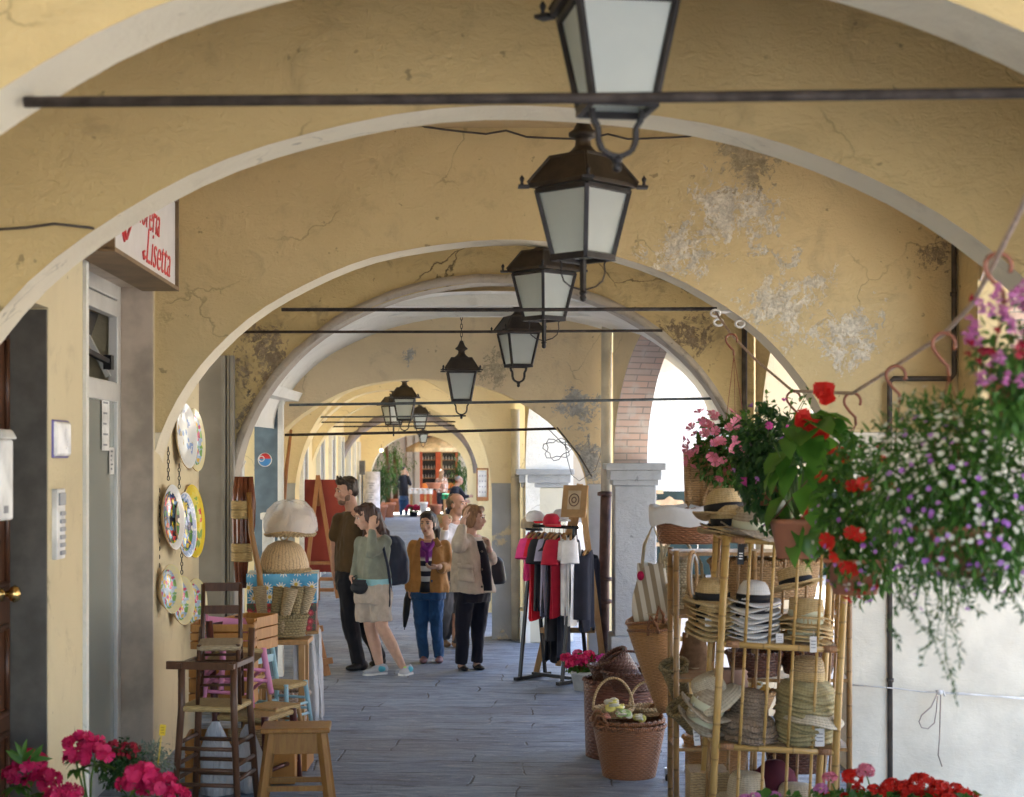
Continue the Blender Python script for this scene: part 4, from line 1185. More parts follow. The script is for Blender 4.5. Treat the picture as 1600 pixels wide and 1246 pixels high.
# table with boxes
o = thing('table', 'wooden display table wrapped in white plastic sheet', 'table', ((442 - CX) * 12.5 / F, 12.5, 0), radians(6))
MB().box((0, 0, .685), (.56, .5, .03)).build('table_top', m_pine, o, bevel=.004)
for sx in (-1, 1):
    for sy in (-1, 1): MB().box((sx * .24, sy * .21, .335), (.05, .05, .67)).build('leg', m_pine, o)
pl = MB()
pl.grid(lambda u, v: (.262 + .02 * sin(u * 21) + .012 * sin(u * 50 + v * 6) + .03 * (1 - v), lerp(-.26, .26, u), lerp(.02, .68, v)), 40, 12)
pl.grid(lambda u, v: (lerp(.09, .285, u), -.262 - .016 * sin(u * 16 + v * 3) - .02 * (1 - v), lerp(.02, .68, v)), 30, 12)
pl.build('plastic_sheet', m_film, o, solid=.003)
def picmat(name, base, base2, petal, core, scale, rad):
    t = NT(name)
    co = t.coord('UV')
    vo = t.new('ShaderNodeTexVoronoi', voronoi_dimensions='2D'); t.link(co, vo.inputs['Vector']); vo.inputs['Scale'].default_value = scale; vo.inputs['Randomness'].default_value = .55
    sv = t.new('ShaderNodeVectorMath', operation='SUBTRACT'); sc_ = t.new('ShaderNodeVectorMath', operation='SCALE'); t.link(co, sc_.inputs[0]); sc_.inputs['Scale'].default_value = scale
    t.link(co, sv.inputs[0]); t.link(vo.outputs['Position'], sv.inputs[1])
    px, py, pz = t.xyz(sv.outputs[0])
    ang = t.math('ARCTAN2', py, px)
    pet = t.math('ADD', .72, t.math('MULTIPLY', t.math('SINE', t.math('MULTIPLY', ang, 11)), .28))
    ds = vo.outputs['Distance']
    m = t.math('LESS_THAN', ds, t.math('MULTIPLY', pet, rad))
    c2 = t.math('LESS_THAN', ds, rad * .3)
    bg = t.mix(t.ramp(t.noise(co, 4, 4), .35, .65), base, base2)
    t.col(t.mix(c2, t.mix(m, bg, petal), core)); t.set(.3, .5)
    return t.mat
m_daisy = picmat('daisy print', (.03, .30, .58), (.12, .45, .70), (.80, .80, .76), (.75, .50, .05), 9.0, .42)
m_tulip = picmat('tulip print', (.05, .03, .03), (.10, .14, .05), (.50, .02, .05), (.72, .12, .12), 15, .5)
def printed_box(label, c, w, dp, h, mat, rz, side):
    o = thing('gift_box', label, 'box', c, rz)
    for nm, z0, z1, e in (('box_body', 0, h * .72, 0), ('lid', h * .72, h, .006)):
        m = MB()
        x, y = w / 2 + e, dp / 2 + e
        V = [(-x, -y), (x, -y), (x, y), (-x, y)]
        u = 0
        for k in range(4):
            (xa, ya), (xb, yb) = V[k], V[(k + 1) % 4]; L_ = abs(xb - xa) + abs(yb - ya)
            m.add([(xa, ya, z0), (xb, yb, z0), (xb, yb, z1), (xa, ya, z1)], [(0, 1, 2, 3)], 1 if k == 1 else 0, False, [[(u, z0), (u + L_, z0), (u + L_, z1), (u, z1)]]); u += L_ + .137
        m.add([(-x, -y, z1), (x, -y, z1), (x, y, z1), (-x, y, z1)], [(0, 1, 2, 3)], 0, False, [[(0, 0), (w, 0), (w, dp), (0, dp)]])
        m.add([(-x, -y, z0), (x, -y, z0), (x, y, z0), (-x, y, z0)], [(3, 2, 1, 0)], 0)
        m.build(nm, [mat, side], o)
    return o
m_boxside = M_('box pale side', (.58, .64, .70), .3)
bx = P(441, 978, 12.45)
printed_box('lower gift box printed with red tulips', (bx.x, 12.5, .702), .52, .40, .21, m_tulip, radians(5), m_tulip)
printed_box('upper gift box printed with white daisies on blue', (bx.x + .005, 12.48, .916), .53, .40, .225, m_daisy, radians(5), m_boxside)
# wicker food covers
def cover(label, c, r, h, knob=True):
    o = thing('wicker_food_cover', label, 'food cover', c)
    m = MB(); m.lathe([(r, 0), (r * 1.0, .03), (r * .97, h * .3), (r * .86, h * .6), (r * .65, h * .84), (r * .34, h * .97), (.0, h)], 40)
    m.build('dome', wicker('pale dome cane', (.68, .50, .30), (.58, .40, .22), .03, .02, .5, .7, True), o)
    q = MB()
    for s_ in (0, 1): q.tube([((r + .012 * cos(18 * a + s_ * pi)) * cos(a), (r + .012 * cos(18 * a + s_ * pi)) * sin(a), .012 + .012 * sin(18 * a + s_ * pi)) for a in [2 * pi * k / 72 for k in range(72)]], .010, 6, closed=True)
    q.build('rim', m_cane, o)
    if knob:
        q = MB(); q.tube([(.03 * cos(t), 0, h + .025 + .03 * sin(t)) for t in [2 * pi * k / 14 for k in range(14)]], .007, 6, closed=True); q.build('knob', m_cane, o)
    return o
cover('lower wicker dome food cover sitting on the daisy box', (bx.x + .01, 12.48, 1.145), .195, .245)
o = cover('upper wicker dome food cover wrapped in clear plastic', (bx.x + .055, 12.5, 1.425), .185, .215, False)
m = MB(); m.lathe([(.205, .03), (.212, .08), (.20, .14), (.18, .2), (.12, .255), (.05, .27), (.0, .268)], 36, fn=lambda a, r, z: (r * (1 + .035 * sin(5 * a + 20 * z) + .025 * sin(11 * a - 31 * z)), z + .012 * sin(3 * a)))
thin = NT('thin clear wrap'); thin.col((.9, .9, .92)); thin.set(.12, .7); thin.b.inputs['Alpha'].default_value = .42; thin.bump(thin.noise(thin.coord('Object'), 14, 5, .6, 1.0), .9, .03)
m.build('plastic_wrap', thin.mat, o)
# basket of woven cones
bb = P(441, 1000, 11.9)
o = basket('wicker_basket', 'rectangular wicker basket holding woven paper cones', (bb.x, 11.9, .70), .16, .185, .16, m_sea, 28, sx=1.05, sy=.7)
MB_ = MB()
for sx in (-1, 1):
    for sy in (-1, 1): MB_.box((sx * .16, sy * .11, .33), (.045, .045, .66))
MB_.box((0, 0, .675), (.42, .30, .035))
tag(MB_.build('side_table', m_pine, at=(bb.x, 11.9, 0), bevel=.004), 'small pine side table under the basket of cones', 'table')
for k, (x, lean, f) in enumerate(((412, -.12, 0), (428, .16, -.05), (443, .22, -.1), (458, .10, -.02), (466, .26, .02))):
    o = thing('woven_cone', 'woven straw cones standing in the rectangular basket', 'cone', ((x - 6 * lean - CX) * 11.9 / F, 11.9 + f, .74), group='woven straw cones in the basket')
    o.rotation_euler = (radians(-6), lean, 0)
    MB().lathe([(0, 0), (.026, .0), (.034, .08), (.044, .22), (.053, .34), (.046, .34), (.038, .22), (.02, .06), (0, .05)], 18).build('body', m_sea if k % 2 else m_straw2, o)
# hanging cane bundle
o = thing('cane_bundle', 'hanging bundle of brown canes bound with straw beside the grey door surround', 'cane bundle', P(377, 745, 12.35))
for k, (dx, dy) in enumerate(((-.035, 0), (.0, -.03), (.032, 0), (.0, .03), (.06, .02), (.075, -.01))):
    L_ = .86 if k < 4 else .62
    MB().tube([(dx, dy, 0), (dx * 1.1, dy, -.2), (dx * 1.05, dy, -L_ * .6), (dx * .7, dy, -L_)], [.018, .034, .032, .018], 10).build('cane', M_('varnished brown cane', (.16, .045, .02), .25, .5, 0, .4, 5), o)
for z in (-.22, -.29, -.55, -.62):
    MB().lathe([(.072, -.035), (.082, -.03), (.082, .03), (.072, .035)], 18, (.005, 0, z), fn=lambda a, r, zz: (r, zz)).build('straw_binding', m_straw, o)
MB().tube([(0, 0, -.03), (0, 0, .05), (.0, .2, .12)], .006, 6).build('cord', m_cord, o)
o = MB().tube([(0, 0, 0), (.02, -.02, -.3), (.09, -.05, -.62), (.11, -.06, -.9)], [.02, .022, .024, .03], 9)
tag(o.build('carved_cane', m_honey, at=P(389, 770, 12.3)), 'single pale cane hanging beside the bound bundle', 'cane')

# easels
def easel(label, apex, feet, back, w, mat, bars=()):
    o = thing('easel', label, 'easel', (apex[0], apex[1], 0))
    A = Vector((0, 0, apex[2]))
    for f in feet: MB().beam(Vector(f) - Vector((apex[0], apex[1], 0)), A + Vector((0, 0, 0)), w, w * .7, up=(0, 1, 0)).build('leg', mat, o, bevel=.003)
    MB().beam(Vector(back) - Vector((apex[0], apex[1], 0)), A, w, w * .7, up=(0, 1, 0)).build('back_leg', mat, o, bevel=.003)
    for (a, b_) in bars: MB().beam(Vector(a) - Vector((apex[0], apex[1], 0)), Vector(b_) - Vector((apex[0], apex[1], 0)), w * .6, w * .9).build('crossbar', mat, o, bevel=.003)
    return o
ed = 22.3
a = P(497, 743, ed)
easel('wooden easel holding a dark red panel beyond the tables', a, [P(474, 940, ed - .2), P(528, 935, ed - .1)], P(497, 938, ed + .35), .055, m_easel,
      [(P(474, 905, ed), P(526, 905, ed)), (P(480, 880, ed), P(520, 880, ed)), (P(480, 922, ed), P(522, 922, ed))])
o = MB().box((0, 0, 0), (.66, .03, 1.30), Matrix.Rotation(radians(4), 3, 'X'))
tag(o.build('red_panel', M_('dark red board', (.27, .045, .03), .6, .3, 0, .2, 2), at=P(508, 822, ed + .10), bevel=.004), 'plain dark red board standing on the wooden easel', 'panel')
a = P(470, 880, 14.5)
easel('easel foot of pale wood showing behind the plastic covered table', a, [P(512, 1056, 14.4), P(470, 1056, 14.45)], P(500, 1040, 14.9), .06, m_easel, [(P(485, 1037, 14.35), P(520, 1032, 14.35)), (P(488, 985, 14.4), P(505, 982, 14.4))])
o = MB().tube([(0, 0, 0), (.05, .1, .9), (.07, .3, 1.3)], [.02, .02, .015], 8); o.tube([(-.12, .05, 0), (-.02, .12, .8), (-.05, .2, 1.2)], [.02, .02, .015], 8)
tag(o.build('folded_stand', m_easel, at=P(437, 880, 15.6) * 1.0), 'folded wooden stand leaning by the blue grey shopfront', 'stand')
# ================================================================ goods on the piazza side: shelf, hats, baskets, bags
def bamboo(name, c, c2):
    t = NT(name); co = t.coord('UV', (6, 1, 1))
    x, y, z = t.xyz(t.coord('UV'))
    fr = t.math('FRACT', t.math('DIVIDE', t.math('ADD', y, t.math('MULTIPLY', t.noise(t.coord('UV', (0, 1, 1)), 3, 1), .1)), .19))
    node = t.math('SUBTRACT', 1.0, t.ramp(t.math('ABSOLUTE', t.math('SUBTRACT', fr, .5)), .0, .05))
    cc = t.mix(t.ramp(t.noise(co, 5, 4), .3, .7), c, c2)
    cc = t.mix(t.math('MULTIPLY', node, .55), cc, dark(c2, .4))
    t.col(cc); t.set(.32, .5); t.bump(node, .4, .006)
    return t.mat
m_bam = bamboo('golden bamboo', (.60, .40, .15), (.46, .28, .085))
m_bam2 = bamboo('brown bamboo', (.40, .24, .10), (.28, .16, .065))
m_bind = wicker('cane binding', (.50, .27, .14), (.40, .2, .1), .008, .5, .5)
sh = thing('hat_shelf', 'bamboo shelf with spindle fronts loaded with straw hats', 'shelf', (1.375, 8.50, 0))
TILT = radians(3.0)
sh.rotation_euler = (0, TILT, 0)
SW, SD = .64, .40
RT3 = Matrix.Rotation(TILT, 3, 'Y')
def SP(x, y, z): return Vector((1.375, 8.50, 0)) + RT3 @ Vector((x, y, z))      # shelf point to world
tiers = (.09, .49, 1.035, 1.59)
for sx in (-1, 1):
    for sy in (0, 1):
        MB().tube([(sx * SW / 2, sy * SD, 0), (sx * SW / 2, sy * SD, .8), (sx * SW / 2, sy * SD, 1.60 if sx < 0 or sy else 1.60)], .020, 12).build('post', m_bam, sh)
for z in tiers:
    for y in (0, SD): MB().tube([(-SW / 2 - .01, y, z), (0, y, z - .003), (SW / 2 + .01, y, z)], .0165, 10).build('rail', m_bam, sh)
    for sx in (-1, 1): MB().tube([(sx * SW / 2, -.01, z + .004), (sx * SW / 2, SD + .01, z + .004)], .014, 10).build('side_rail', m_bam, sh)
    q = MB()
    for k in range(9): q.beam((-SW / 2, .03 + k * .043, z + .012), (SW / 2, .03 + k * .043, z + .012), .03, .008)
    q.build('shelf_board', m_bam2, sh)
    for sx in (-1, 1): MB().tube([(sx * (SW / 2 - .025), 0, z), (sx * (SW / 2 - .095), 0, z)], .0185, 12).build('cane_binding', m_bind, sh)
for z0, z1 in zip(tiers, tiers[1:]):
    for k in range(4):
        x = -SW / 2 + SW * (k + 1) / 5
        for y in (0, SD): MB().tube([(x, y, z0), (x + .002, y, (z0 + z1) / 2), (x, y, z1)], .0085, 8).build('spindle', m_bam if y == 0 else m_bam2, sh)
    for k in range(2):
        y = SD * (k + 1) / 3
        for sx in (-1, 1): MB().tube([(sx * SW / 2, y, z0), (sx * SW / 2, y, z1)], .008, 8).build('spindle', m_bam2, sh)

def strawmat(name, c, c2, sc=150, b=.6):
    if name in _MC: return _MC[name]
    t = NT(name); co = t.coord('UV')
    x, y, z = t.xyz(co)
    w1 = t.math('SINE', t.math('MULTIPLY', y, sc * 4)); w2 = t.math('SINE', t.math('MULTIPLY', x, sc * 2.2))
    h = t.math('ADD', w1, t.math('MULTIPLY', w2, .5))
    n = t.noise(co, 40, 4)
    cc = t.mix(t.ramp(n, .3, .7), c, c2)
    cc = t.mix(t.math('MULTIPLY', t.ramp(h, .2, -1.2), .45), cc, dark(c2, .5))
    t.col(cc); t.set(.7, .3); t.bump(h, b, .002)
    _MC[name] = t.mat
    return t.mat
m_nat = strawmat('natural straw', (.66, .50, .27), (.56, .40, .19))
m_wht = strawmat('white straw', (.86, .85, .84), (.78, .77, .78), 200, .3)
m_grey = strawmat('greyish straw', (.50, .43, .33), (.40, .33, .25), 90)
m_olive = strawmat('olive straw', (.46, .40, .22), (.36, .31, .16), 160, .4)
m_croch = wicker('brown crochet', (.33, .25, .185), (.25, .185, .13), .018, .02, .9)
m_black = M_('black hat band', (.012, .012, .016), .6, .3, 0, .2)
m_rib = M_('pale ribbon', (.60, .62, .48), .5, .3, 0, .1)
HAT = {}
def make_hat(kind, crown_m, band_m, brim_r, crown_r, ch, wave, pinch=0.0, droop=0.0, brim_m=None, flat=False):
    """profile hat: crown, band, brim as parts; returns mesh triple"""
    c = MB()
    def pf(a, r, z):
        if pinch and z > ch * .55:
            k = (z - ch * .55) / (ch * .45)
            z2 = z - pinch * k * (1 - min(1, abs(sin(a)) * 1.6)) * (1 if r < crown_r * .7 else .4)
            return (r * (1 - .18 * k * abs(cos(a)) ** 3), z2)
        return (r, z)
    if flat: prof = [(crown_r, 0), (crown_r * .99, ch * .96), (crown_r * .96, ch), (0, ch)]
    else: prof = [(crown_r, 0), (crown_r * .97, ch * .4), (crown_r * .90, ch * .75), (crown_r * .74, ch * .95), (crown_r * .4, ch), (0, ch * (.99 if not pinch else .93))]
    c.lathe(prof, 28, fn=pf, sy=1.12)
    b = MB()
    def bf(a, r, z):
        k = (r - crown_r) / (brim_r - crown_r)
        return (r, z + k * wave * cos(2 * a) - droop * k * k + .004 * k * sin(5 * a))
    b.lathe([(crown_r * .98, .0), (lerp(crown_r, brim_r, .5), .002), (brim_r, .004), (brim_r + .002, -.001), (brim_r, -.004), (crown_r * .98, -.004)], 40, fn=bf, sy=1.1)
    bd = MB(); bd.lathe([(crown_r * 1.002, .004), (crown_r * 1.022, .006), (crown_r * 1.012, ch * .36), (crown_r * .985, ch * .37)], 28, sy=1.12)
    return (c, crown_m, b, brim_m or crown_m, bd, band_m)
def hat(proto, label, loc, rot=(0, 0, 0), group=None, scale=1.0):
    if proto not in HAT:
        c, cm, b, bm_, bd, bdm = HATDEF[proto]()
        o = thing('hat', label, 'hat', loc, 0, group); o.rotation_euler = rot; o.scale = (scale,) * 3
        c.build('crown', cm, o); b.build('brim', bm_, o)
        if bdm: bd.build('band', bdm, o)
        HAT[proto] = o
        return o
    o = dup(HAT[proto], loc, rot=rot, label=label, scale=scale)
    if group: o['group'] = group
    elif 'group' in o: del o['group']
    return o
HATDEF = {
    'white': lambda: make_hat('white', m_wht, m_black, .145, .092, .115, .016, .018),
    'panama': lambda: make_hat('panama', m_nat, m_black, .150, .094, .12, .018, .02),
    'boater': lambda: make_hat('boater', m_nat, m_rib, .152, .092, .095, -.012, 0, .01, None, True),
    'blackboat': lambda: make_hat('blackboat', m_nat, m_black, .15, .092, .095, .002, 0, .0, None, True),
    'fedora': lambda: make_hat('fedora', m_grey, m_rib, .155, .095, .12, .026, .03),
    'crochet': lambda: make_hat('crochet', m_croch, None, .165, .095, .13, .004, 0, .075),
    'olive': lambda: make_hat('olive', m_olive, None, .165, .092, .11, .012, 0, .065),
    'sunhat': lambda: make_hat('sunhat', m_cane, m_nat, .15, .094, .13, .01, 0, .05, m_olive),
    'cream': lambda: make_hat('cream', strawmat('cream straw', (.66, .60, .48), (.56, .50, .38)), None, .17, .095, .11, .015, 0, .06),
}
def stack(proto, n, x, y, z0, dz, label, group, top=None, jx=.006, dr=0.0):
    """a pile of nested hats: every hat an object; the lower ones show their brims only"""
    for k in range(n):
        p = SP(x + random.uniform(-jx, jx), y + random.uniform(-jx, jx), z0 + k * dz)
        lb = top if (top and k == n - 1) else label
        hat(proto, lb, p, (random.uniform(-.05, .05), TILT + random.uniform(-.05, .05) + dr, random.uniform(-.5, .5)), group)
G2 = tiers[2] + .03
stack('white', 8, -.13, .16, G2, .027, 'white hat in the tall white pile, only its brim showing', 'pile of white hats', 'top hat of the white pile with a broad black band')
stack('panama', 8, -.34, .22, G2 + .0, .026, 'natural straw hat in the pile sticking out past the shelf post', 'pile of black banded straw hats', 'uppermost straw hat of the pile sticking out past the shelf post', .02)
stack('boater', 5, .155, .16, G2 + .005, .030, 'pale straw hat in the boater pile, only its brim showing', 'pile of pale boaters', 'flat topped straw boater with a pale green ribbon')
hat('blackboat', 'flat straw boater with black band tilted above the boater pile', SP(.12, .30, G2 + .28), (radians(-12), radians(-14) + TILT, 0))
G1 = tiers[1] + .03
stack('crochet', 3, -.12, .17, G1 + .07, .03, 'brown crochet hat under another, brim showing only', 'pile of crochet hats', 'brown crochet hat topping the pile on the middle tier')
stack('olive', 9, .18, .17, G1 + .07, .0225, 'thin olive straw hat in the olive pile', 'pile of olive hats')
hat('cream', 'crinkled white hat squeezed into the olive pile', SP(.20, .13, G1 + .17), (0, TILT, .6))
stack('olive', 2, .18, .17, G1 + .28, .022, 'upper olive straw hat under the braided crown hat', 'pile of olive hats')
hat('sunhat', 'olive brimmed hat with a braided straw crown topping the olive pile', SP(.18, .17, G1 + .325), (0, TILT, 0))
for k, (x, y, z, lab) in enumerate(((-.37, .2, .06, 'olive grey hat hanging off the shelf edge below the flower trimmed one'), (-.36, .16, .14, 'drooping grey straw hat beside the crochet pile'))):
    hat('fedora', lab, SP(x, y, G1 + z), (.1, TILT + .35, 0))
o = hat('cream', 'straw hat trimmed with a yellow flower beside the shelf post', SP(-.33, .2, G1 + .22), (.0, TILT - .5, 0))
# top tier
G3 = tiers[3] + .03
hat('panama', 'flat straw hat lowest on the shelf top', SP(-.30, .20, G3), (0, TILT, .4))
hat('panama', 'black banded straw hat resting on the flat one', SP(-.29, .18, G3 + .035), (0, TILT - .1, 0))
hat('fedora', 'greyish fedora with pale band, nearest on the shelf top', SP(-.19, .06, G3 + .03), (radians(4), TILT, .2))
hat('fedora', 'grey straw hat tucked under the greyish fedora', SP(-.18, .07, G3 + .0), (0, TILT, .5))
hat('panama', 'tall straw panama standing highest on the shelf top', SP(-.31, .22, G3 + .10), (radians(-8), TILT - .12, .1), scale=1.12)
# bottom tier: pale hats in bags, things behind
hat('cream', 'pale hat on the bottom tier behind the pink geraniums', SP(-.12, .16, tiers[0] + .12), (0, TILT, 0), scale=1.1)
hat('cream', 'second pale hat on the bottom tier near the shelf post', SP(.15, .14, tiers[0] + .09), (0, TILT, 1))
# price tags
m_tag = M_('white price tag', (.80, .80, .82), .5, .3, 0, .04)
def tagcard(c, w, h, lab, rot=(0, 0, 0), mat=None, lines=True):
    o = thing('price_tag', lab, 'price tag', c); o.rotation_euler = rot
    MB().box((0, 0, 0), (w, .002, h)).build('card', mat or m_tag, o)
    if lines:
        q = MB()
        for k in range(3): q.box((0, -.0015, h * (.2 - .2 * k)), (w * .7, .001, h * .06))
        q.build('print', M_('tag print', (.35, .36, .42), .7), o)
    MB().tube([(0, 0, h / 2 - .005), (.005, .01, h / 2 + .03)], .0015, 5).build('string', m_cord, o)
    return o
tagcard(SP(.165, -.03, tiers[2] + .025), .036, .085, 'white price tag under the pale boater pile')
tagcard(SP(.23, -.005, tiers[1] + .075), .05, .095, 'white price tag on the olive hat pile')
tagcard(SP(-.42, .1, tiers[1] + .20), .03, .09, 'white price tag dangling by the flower trimmed hat', (0, .5, 0))
tagcard(SP(-.41, .1, tiers[1] + .03), .034, .10, 'white price tag hanging lowest outside the shelf', (0, -.1, 0))
tagcard(SP(-.01, .0, tiers[2] + .045), .04, .05, 'white price tag at the foot of the white hat pile')
tagcard(SP(-.38, .1, tiers[2] + .10), .035, .05, 'white price tag in the black banded straw pile')
o = tagcard(SP(-.24, -.01, tiers[3] - .075), .035, .11, 'black label strip tied to the shelf top rail', (0, .05, 0), M_('black label', (.02, .02, .025), .5), False)
q = MB()
for k in range(3): q.box((0, -.0015, .005 - k * .014), (.02, .001, .006))
q.build('label_print', m_tag, o)

# things behind the shelf
d2 = 9.35
o = basket('wicker_basket', 'large open tan wicker basket behind the upper tier of the shelf', P(1195, 935, 9.45), .30, .33, .22, m_cane2, sy=.5, rimr=.018)
for (x, y, lab) in ((1180, 1055, 'dark shallow basket behind the middle tier by the post'), (1262, 1052, 'dark shallow basket behind the braided crown hat')):
    basket('wicker_basket', lab, P(x, y, 9.25), .14, .17, .13, m_dkcane, 24)
bs = thing('back_stand', 'second bamboo stand behind the hat shelf carrying baskets', 'stand', (1.2, 9.25, 0))
for x in (-.25, .2, .75):
    for y in (0, .35): MB().tube([(x, y, 0), (x, y, 1.5)], .017, 10).build('post', m_bam2, bs)
for z in (.35, .75, 1.12, 1.48):
    q = MB(); q.box((.25, .17, z), (1.02, .36, .02)); q.build('shelf_board', m_bam2, bs)
basket('wicker_basket', 'wicker basket with white cloth liner set high beside the straw hats', P(1074, 850, 9.5), .17, .205, .20, m_rdcane, sx=1, sy=.65)
o = MB(); o.lathe([(.222, -.02), (.228, .06), (.222, .088), (.19, .088), (.165, .02)], 36, sx=1, sy=.66, fn=lambda a, r, z: (r * (1 + .02 * sin(9 * a)), z + .012 * sin(5 * a)))
tag(o.build('cloth_liner', M_('white liner cloth', (.76, .76, .78), .8, .2, 0, .08, 8, .3, 30), at=P(1074, 850, 9.5) + Vector((0, 0, .135))), 'white cloth liner folded over the high wicker basket', 'cloth')
# tall wicker hamper with handle
o = thing('wicker_hamper', 'tall square wicker hamper standing on the stand behind the hats', 'hamper', P(1112, 812, 9.75))
m = MB(); hw = .145
V = [(-hw, -.1), (hw, -.1), (hw, .1), (-hw, .1)]
for k in range(4):
    (xa, ya), (xb, yb) = V[k], V[(k + 1) % 4]
    L_ = abs(xb - xa) + abs(yb - ya)
    m.add([(xa, ya, 0), (xb, yb, 0), (xb * 1.08, yb * 1.08, .40), (xa * 1.08, ya * 1.08, .40)], [(0, 1, 2, 3)], 0, False, [[(0, 0), (L_, 0), (L_, .4), (0, .4)]])
m.build('body', m_cane2, o, solid=.012)
q = MB(); q.tube([(x * 1.08, y * 1.08, .405) for x, y in V], .012, 7, closed=True); q.build('rim', m_cane2, o)
for x in (-hw, -hw * .4): MB().tube([(x * 1.05, -.11, .0), (x * 1.1, -.112, .39)], .02, 7).build('corner_stake', m_cane2, o)
q = MB(); q.tube([(-.035 + .04 * cos(t), -.13, .0 + .19 * sin(t)) for t in [pi * k / 14 for k in range(15)]], .011, 7); q.build('handle', m_cane2, o)

# bags hanging on the stand's side
def hangbag(label, c, w, h, t_, mat, strap, base=None, sl=.16, rz=0.0, cat='bag', name='shopping_bag'):
    o = thing(name, label, cat, c, rz)
    m = MB()
    def f(u, v):
        a = 2 * pi * u; k = .75 + .25 * sin(pi * min(1, v * 1.2 + .12)) 
        return (w / 2 * k * cos(a), t_ / 2 * k * sin(a) * (1.1 - .5 * v), -h + h * v + .01 * sin(4 * a))
    m.grid(f, 28, 12)
    m.uv = [[(a_ * 2.2 * w, b_ * h) for a_, b_ in q] for q in m.uv]
    m.build('body', mat, o)
    if base:
        q = MB(); q.lathe([(0, -h - .005), (w * .36, -h - .003), (w * .40, -h + .02), (w * .43, -h * .78)], 28, sy=t_ / w * 1.15); q.build('base', base, o)
    for y in (-t_ * .28, t_ * .28):
        MB().tube([(-w * .26, y, -.02), (-w * .2, y, sl * .5), (0, 0, sl), (w * .2, y, sl * .5), (w * .26, y, -.02)], .007, 7).build('strap', strap, o)
    return o
def stripes(name, a, b, n=18):
    t = NT(name); x, y, z = t.xyz(t.coord('Object'))
    s_ = t.math('SINE', t.math('ADD', t.math('MULTIPLY', x, n * 6), t.math('MULTIPLY', z, 18)))
    t.col(t.mix(t.ramp(s_, -.1, .1), a, b)); t.set(.8); t.bump(t.noise(t.coord('Object'), 90, 2), .2, .003)
    return t.mat
m_rope = M_('beige rope strap', (.52, .44, .30), .8, .3, 0, .2)
hangbag('striped beige and white cloth bag with a straw base hanging outermost', P(1020, 882, 9.9), .26, .38, .16, stripes('beige white stripes', (.36, .29, .2), (.72, .68, .6)), m_rope, m_straw2, .24)
hangbag('dark teal checked bag squeezed behind the striped one', P(1046, 915, 9.95), .12, .27, .13, M_('dark teal cloth', (.03, .11, .12), .8, .3, 0, .4, 30), m_rope, None, .2)
basket('woven_bucket', 'white woven raffia bucket hanging above another', P(1060, 925, 9.75), .06, .085, .20, m_whitecane, 20, hoop=.12, cat='basket', hmat=m_rope)
basket('woven_bucket', 'white woven raffia bucket hanging under its twin', P(1063, 962, 9.78), .06, .085, .18, m_whitecane, 20, cat='basket', hmat=m_rope)
hangbag('cream straw tote hanging between the raffia buckets and the shelf post', P(1088, 900, 9.6), .15, .24, .1, m_cane, m_rope, None, .14)
hangbag('brown cloth tote low on the stand behind the cone baskets', P(1085, 990, 9.85), .2, .26, .14, M_('brown canvas', (.2, .12, .07), .85, .2, 0, .3, 20), m_rope, m_straw2, .1)
basket('wicker_basket', 'flat tan wicker tray standing on the lower board of the second stand', P(1150, 1108, 9.4), .2, .24, .1, m_cane2, 32, sy=.6)
basket('wicker_basket', 'honey wicker basket on the lowest board of the second stand', P(1120, 1205, 9.42), .17, .2, .2, wicker('honey cane', (.56, .30, .125), (.44, .22, .085), .011, .07, .35), 32, sy=.7)
basket('wicker_basket', 'dark wicker basket on the lowest board behind the braided crown hat', P(1245, 1205, 9.42), .17, .2, .22, m_dkcane, 32, sy=.7)
hangbag('beige raffia bag with crimson pompom nearest the grey pilaster', P(1040, 882, 10.0), .16, .16, .12, m_whitecane, m_rope, None, .12)
MB_ = MB().ball((0, 0, 0), (.022, .02, .03)); tag(MB_.build('pompom', M_('crimson wool', (.50, .02, .10), .9, .2, 0, .3, 40, .5), at=P(1001, 900, 9.85)), 'crimson wool pompom dangling by the bags', 'pompom')
for (x, z, lab) in ((1083, 0, 'round hand mirror edged in tan wood beside the shelf post'),):
    o = thing('hoop', 'oval wooden hoop with white edging hung on the stand', 'hoop', P(1082, 900, 9.15))
    q = MB(); q.tube([(.03 * cos(t), .05 * cos(t), .14 * sin(t)) for t in [2 * pi * k / 24 for k in range(24)]], .010, 7, closed=True); q.build('ring', m_pine, o)
    q = MB(); q.tube([(.022 * cos(t) + .01, .05 * cos(t), .12 * sin(t)) for t in [2 * pi * k / 24 for k in range(24)]], .006, 6, closed=True); q.build('edging', m_cord, o)
# trolley poles with cone baskets
tr = thing('trolley', 'bamboo pole trolley on small wheels carrying cone baskets', 'trolley', P(1046, 1218, 10.1))
q0 = Vector(tr.location)
MB().tube([P(1047, 1205, 10.1) - q0, P(1052, 1090, 10.1) - q0, P(1060, 962, 10.1) - q0], .021, 12).build('pole', m_bam, tr)
MB().tube([P(1075, 1200, 10.4) - q0, P(1080, 960, 10.4) - q0], .021, 12).build('pole', m_bam, tr)
MB().tube([P(1056, 997, 10.1) - q0, P(1085, 1002, 10.3) - q0], .016, 10).build('rail', m_bam, tr)
for px in (1043, 1074):
    p = P(px, 1216, 10.1 if px < 1060 else 10.35) - q0
    MB().lathe([(0, -.012), (.03, -.012), (.032, 0), (.03, .012), (0, .012)], 16, p, 0, Matrix.Rotation(pi / 2, 3, 'Y')).build('wheel', M_('black rubber', (.02, .02, .022), .5), tr)
    MB().box(p + Vector((0, 0, .04)), (.035, .03, .05)).build('caster_fork', M_('zinc caster', (.5, .5, .52), .3, .5, .8), tr)
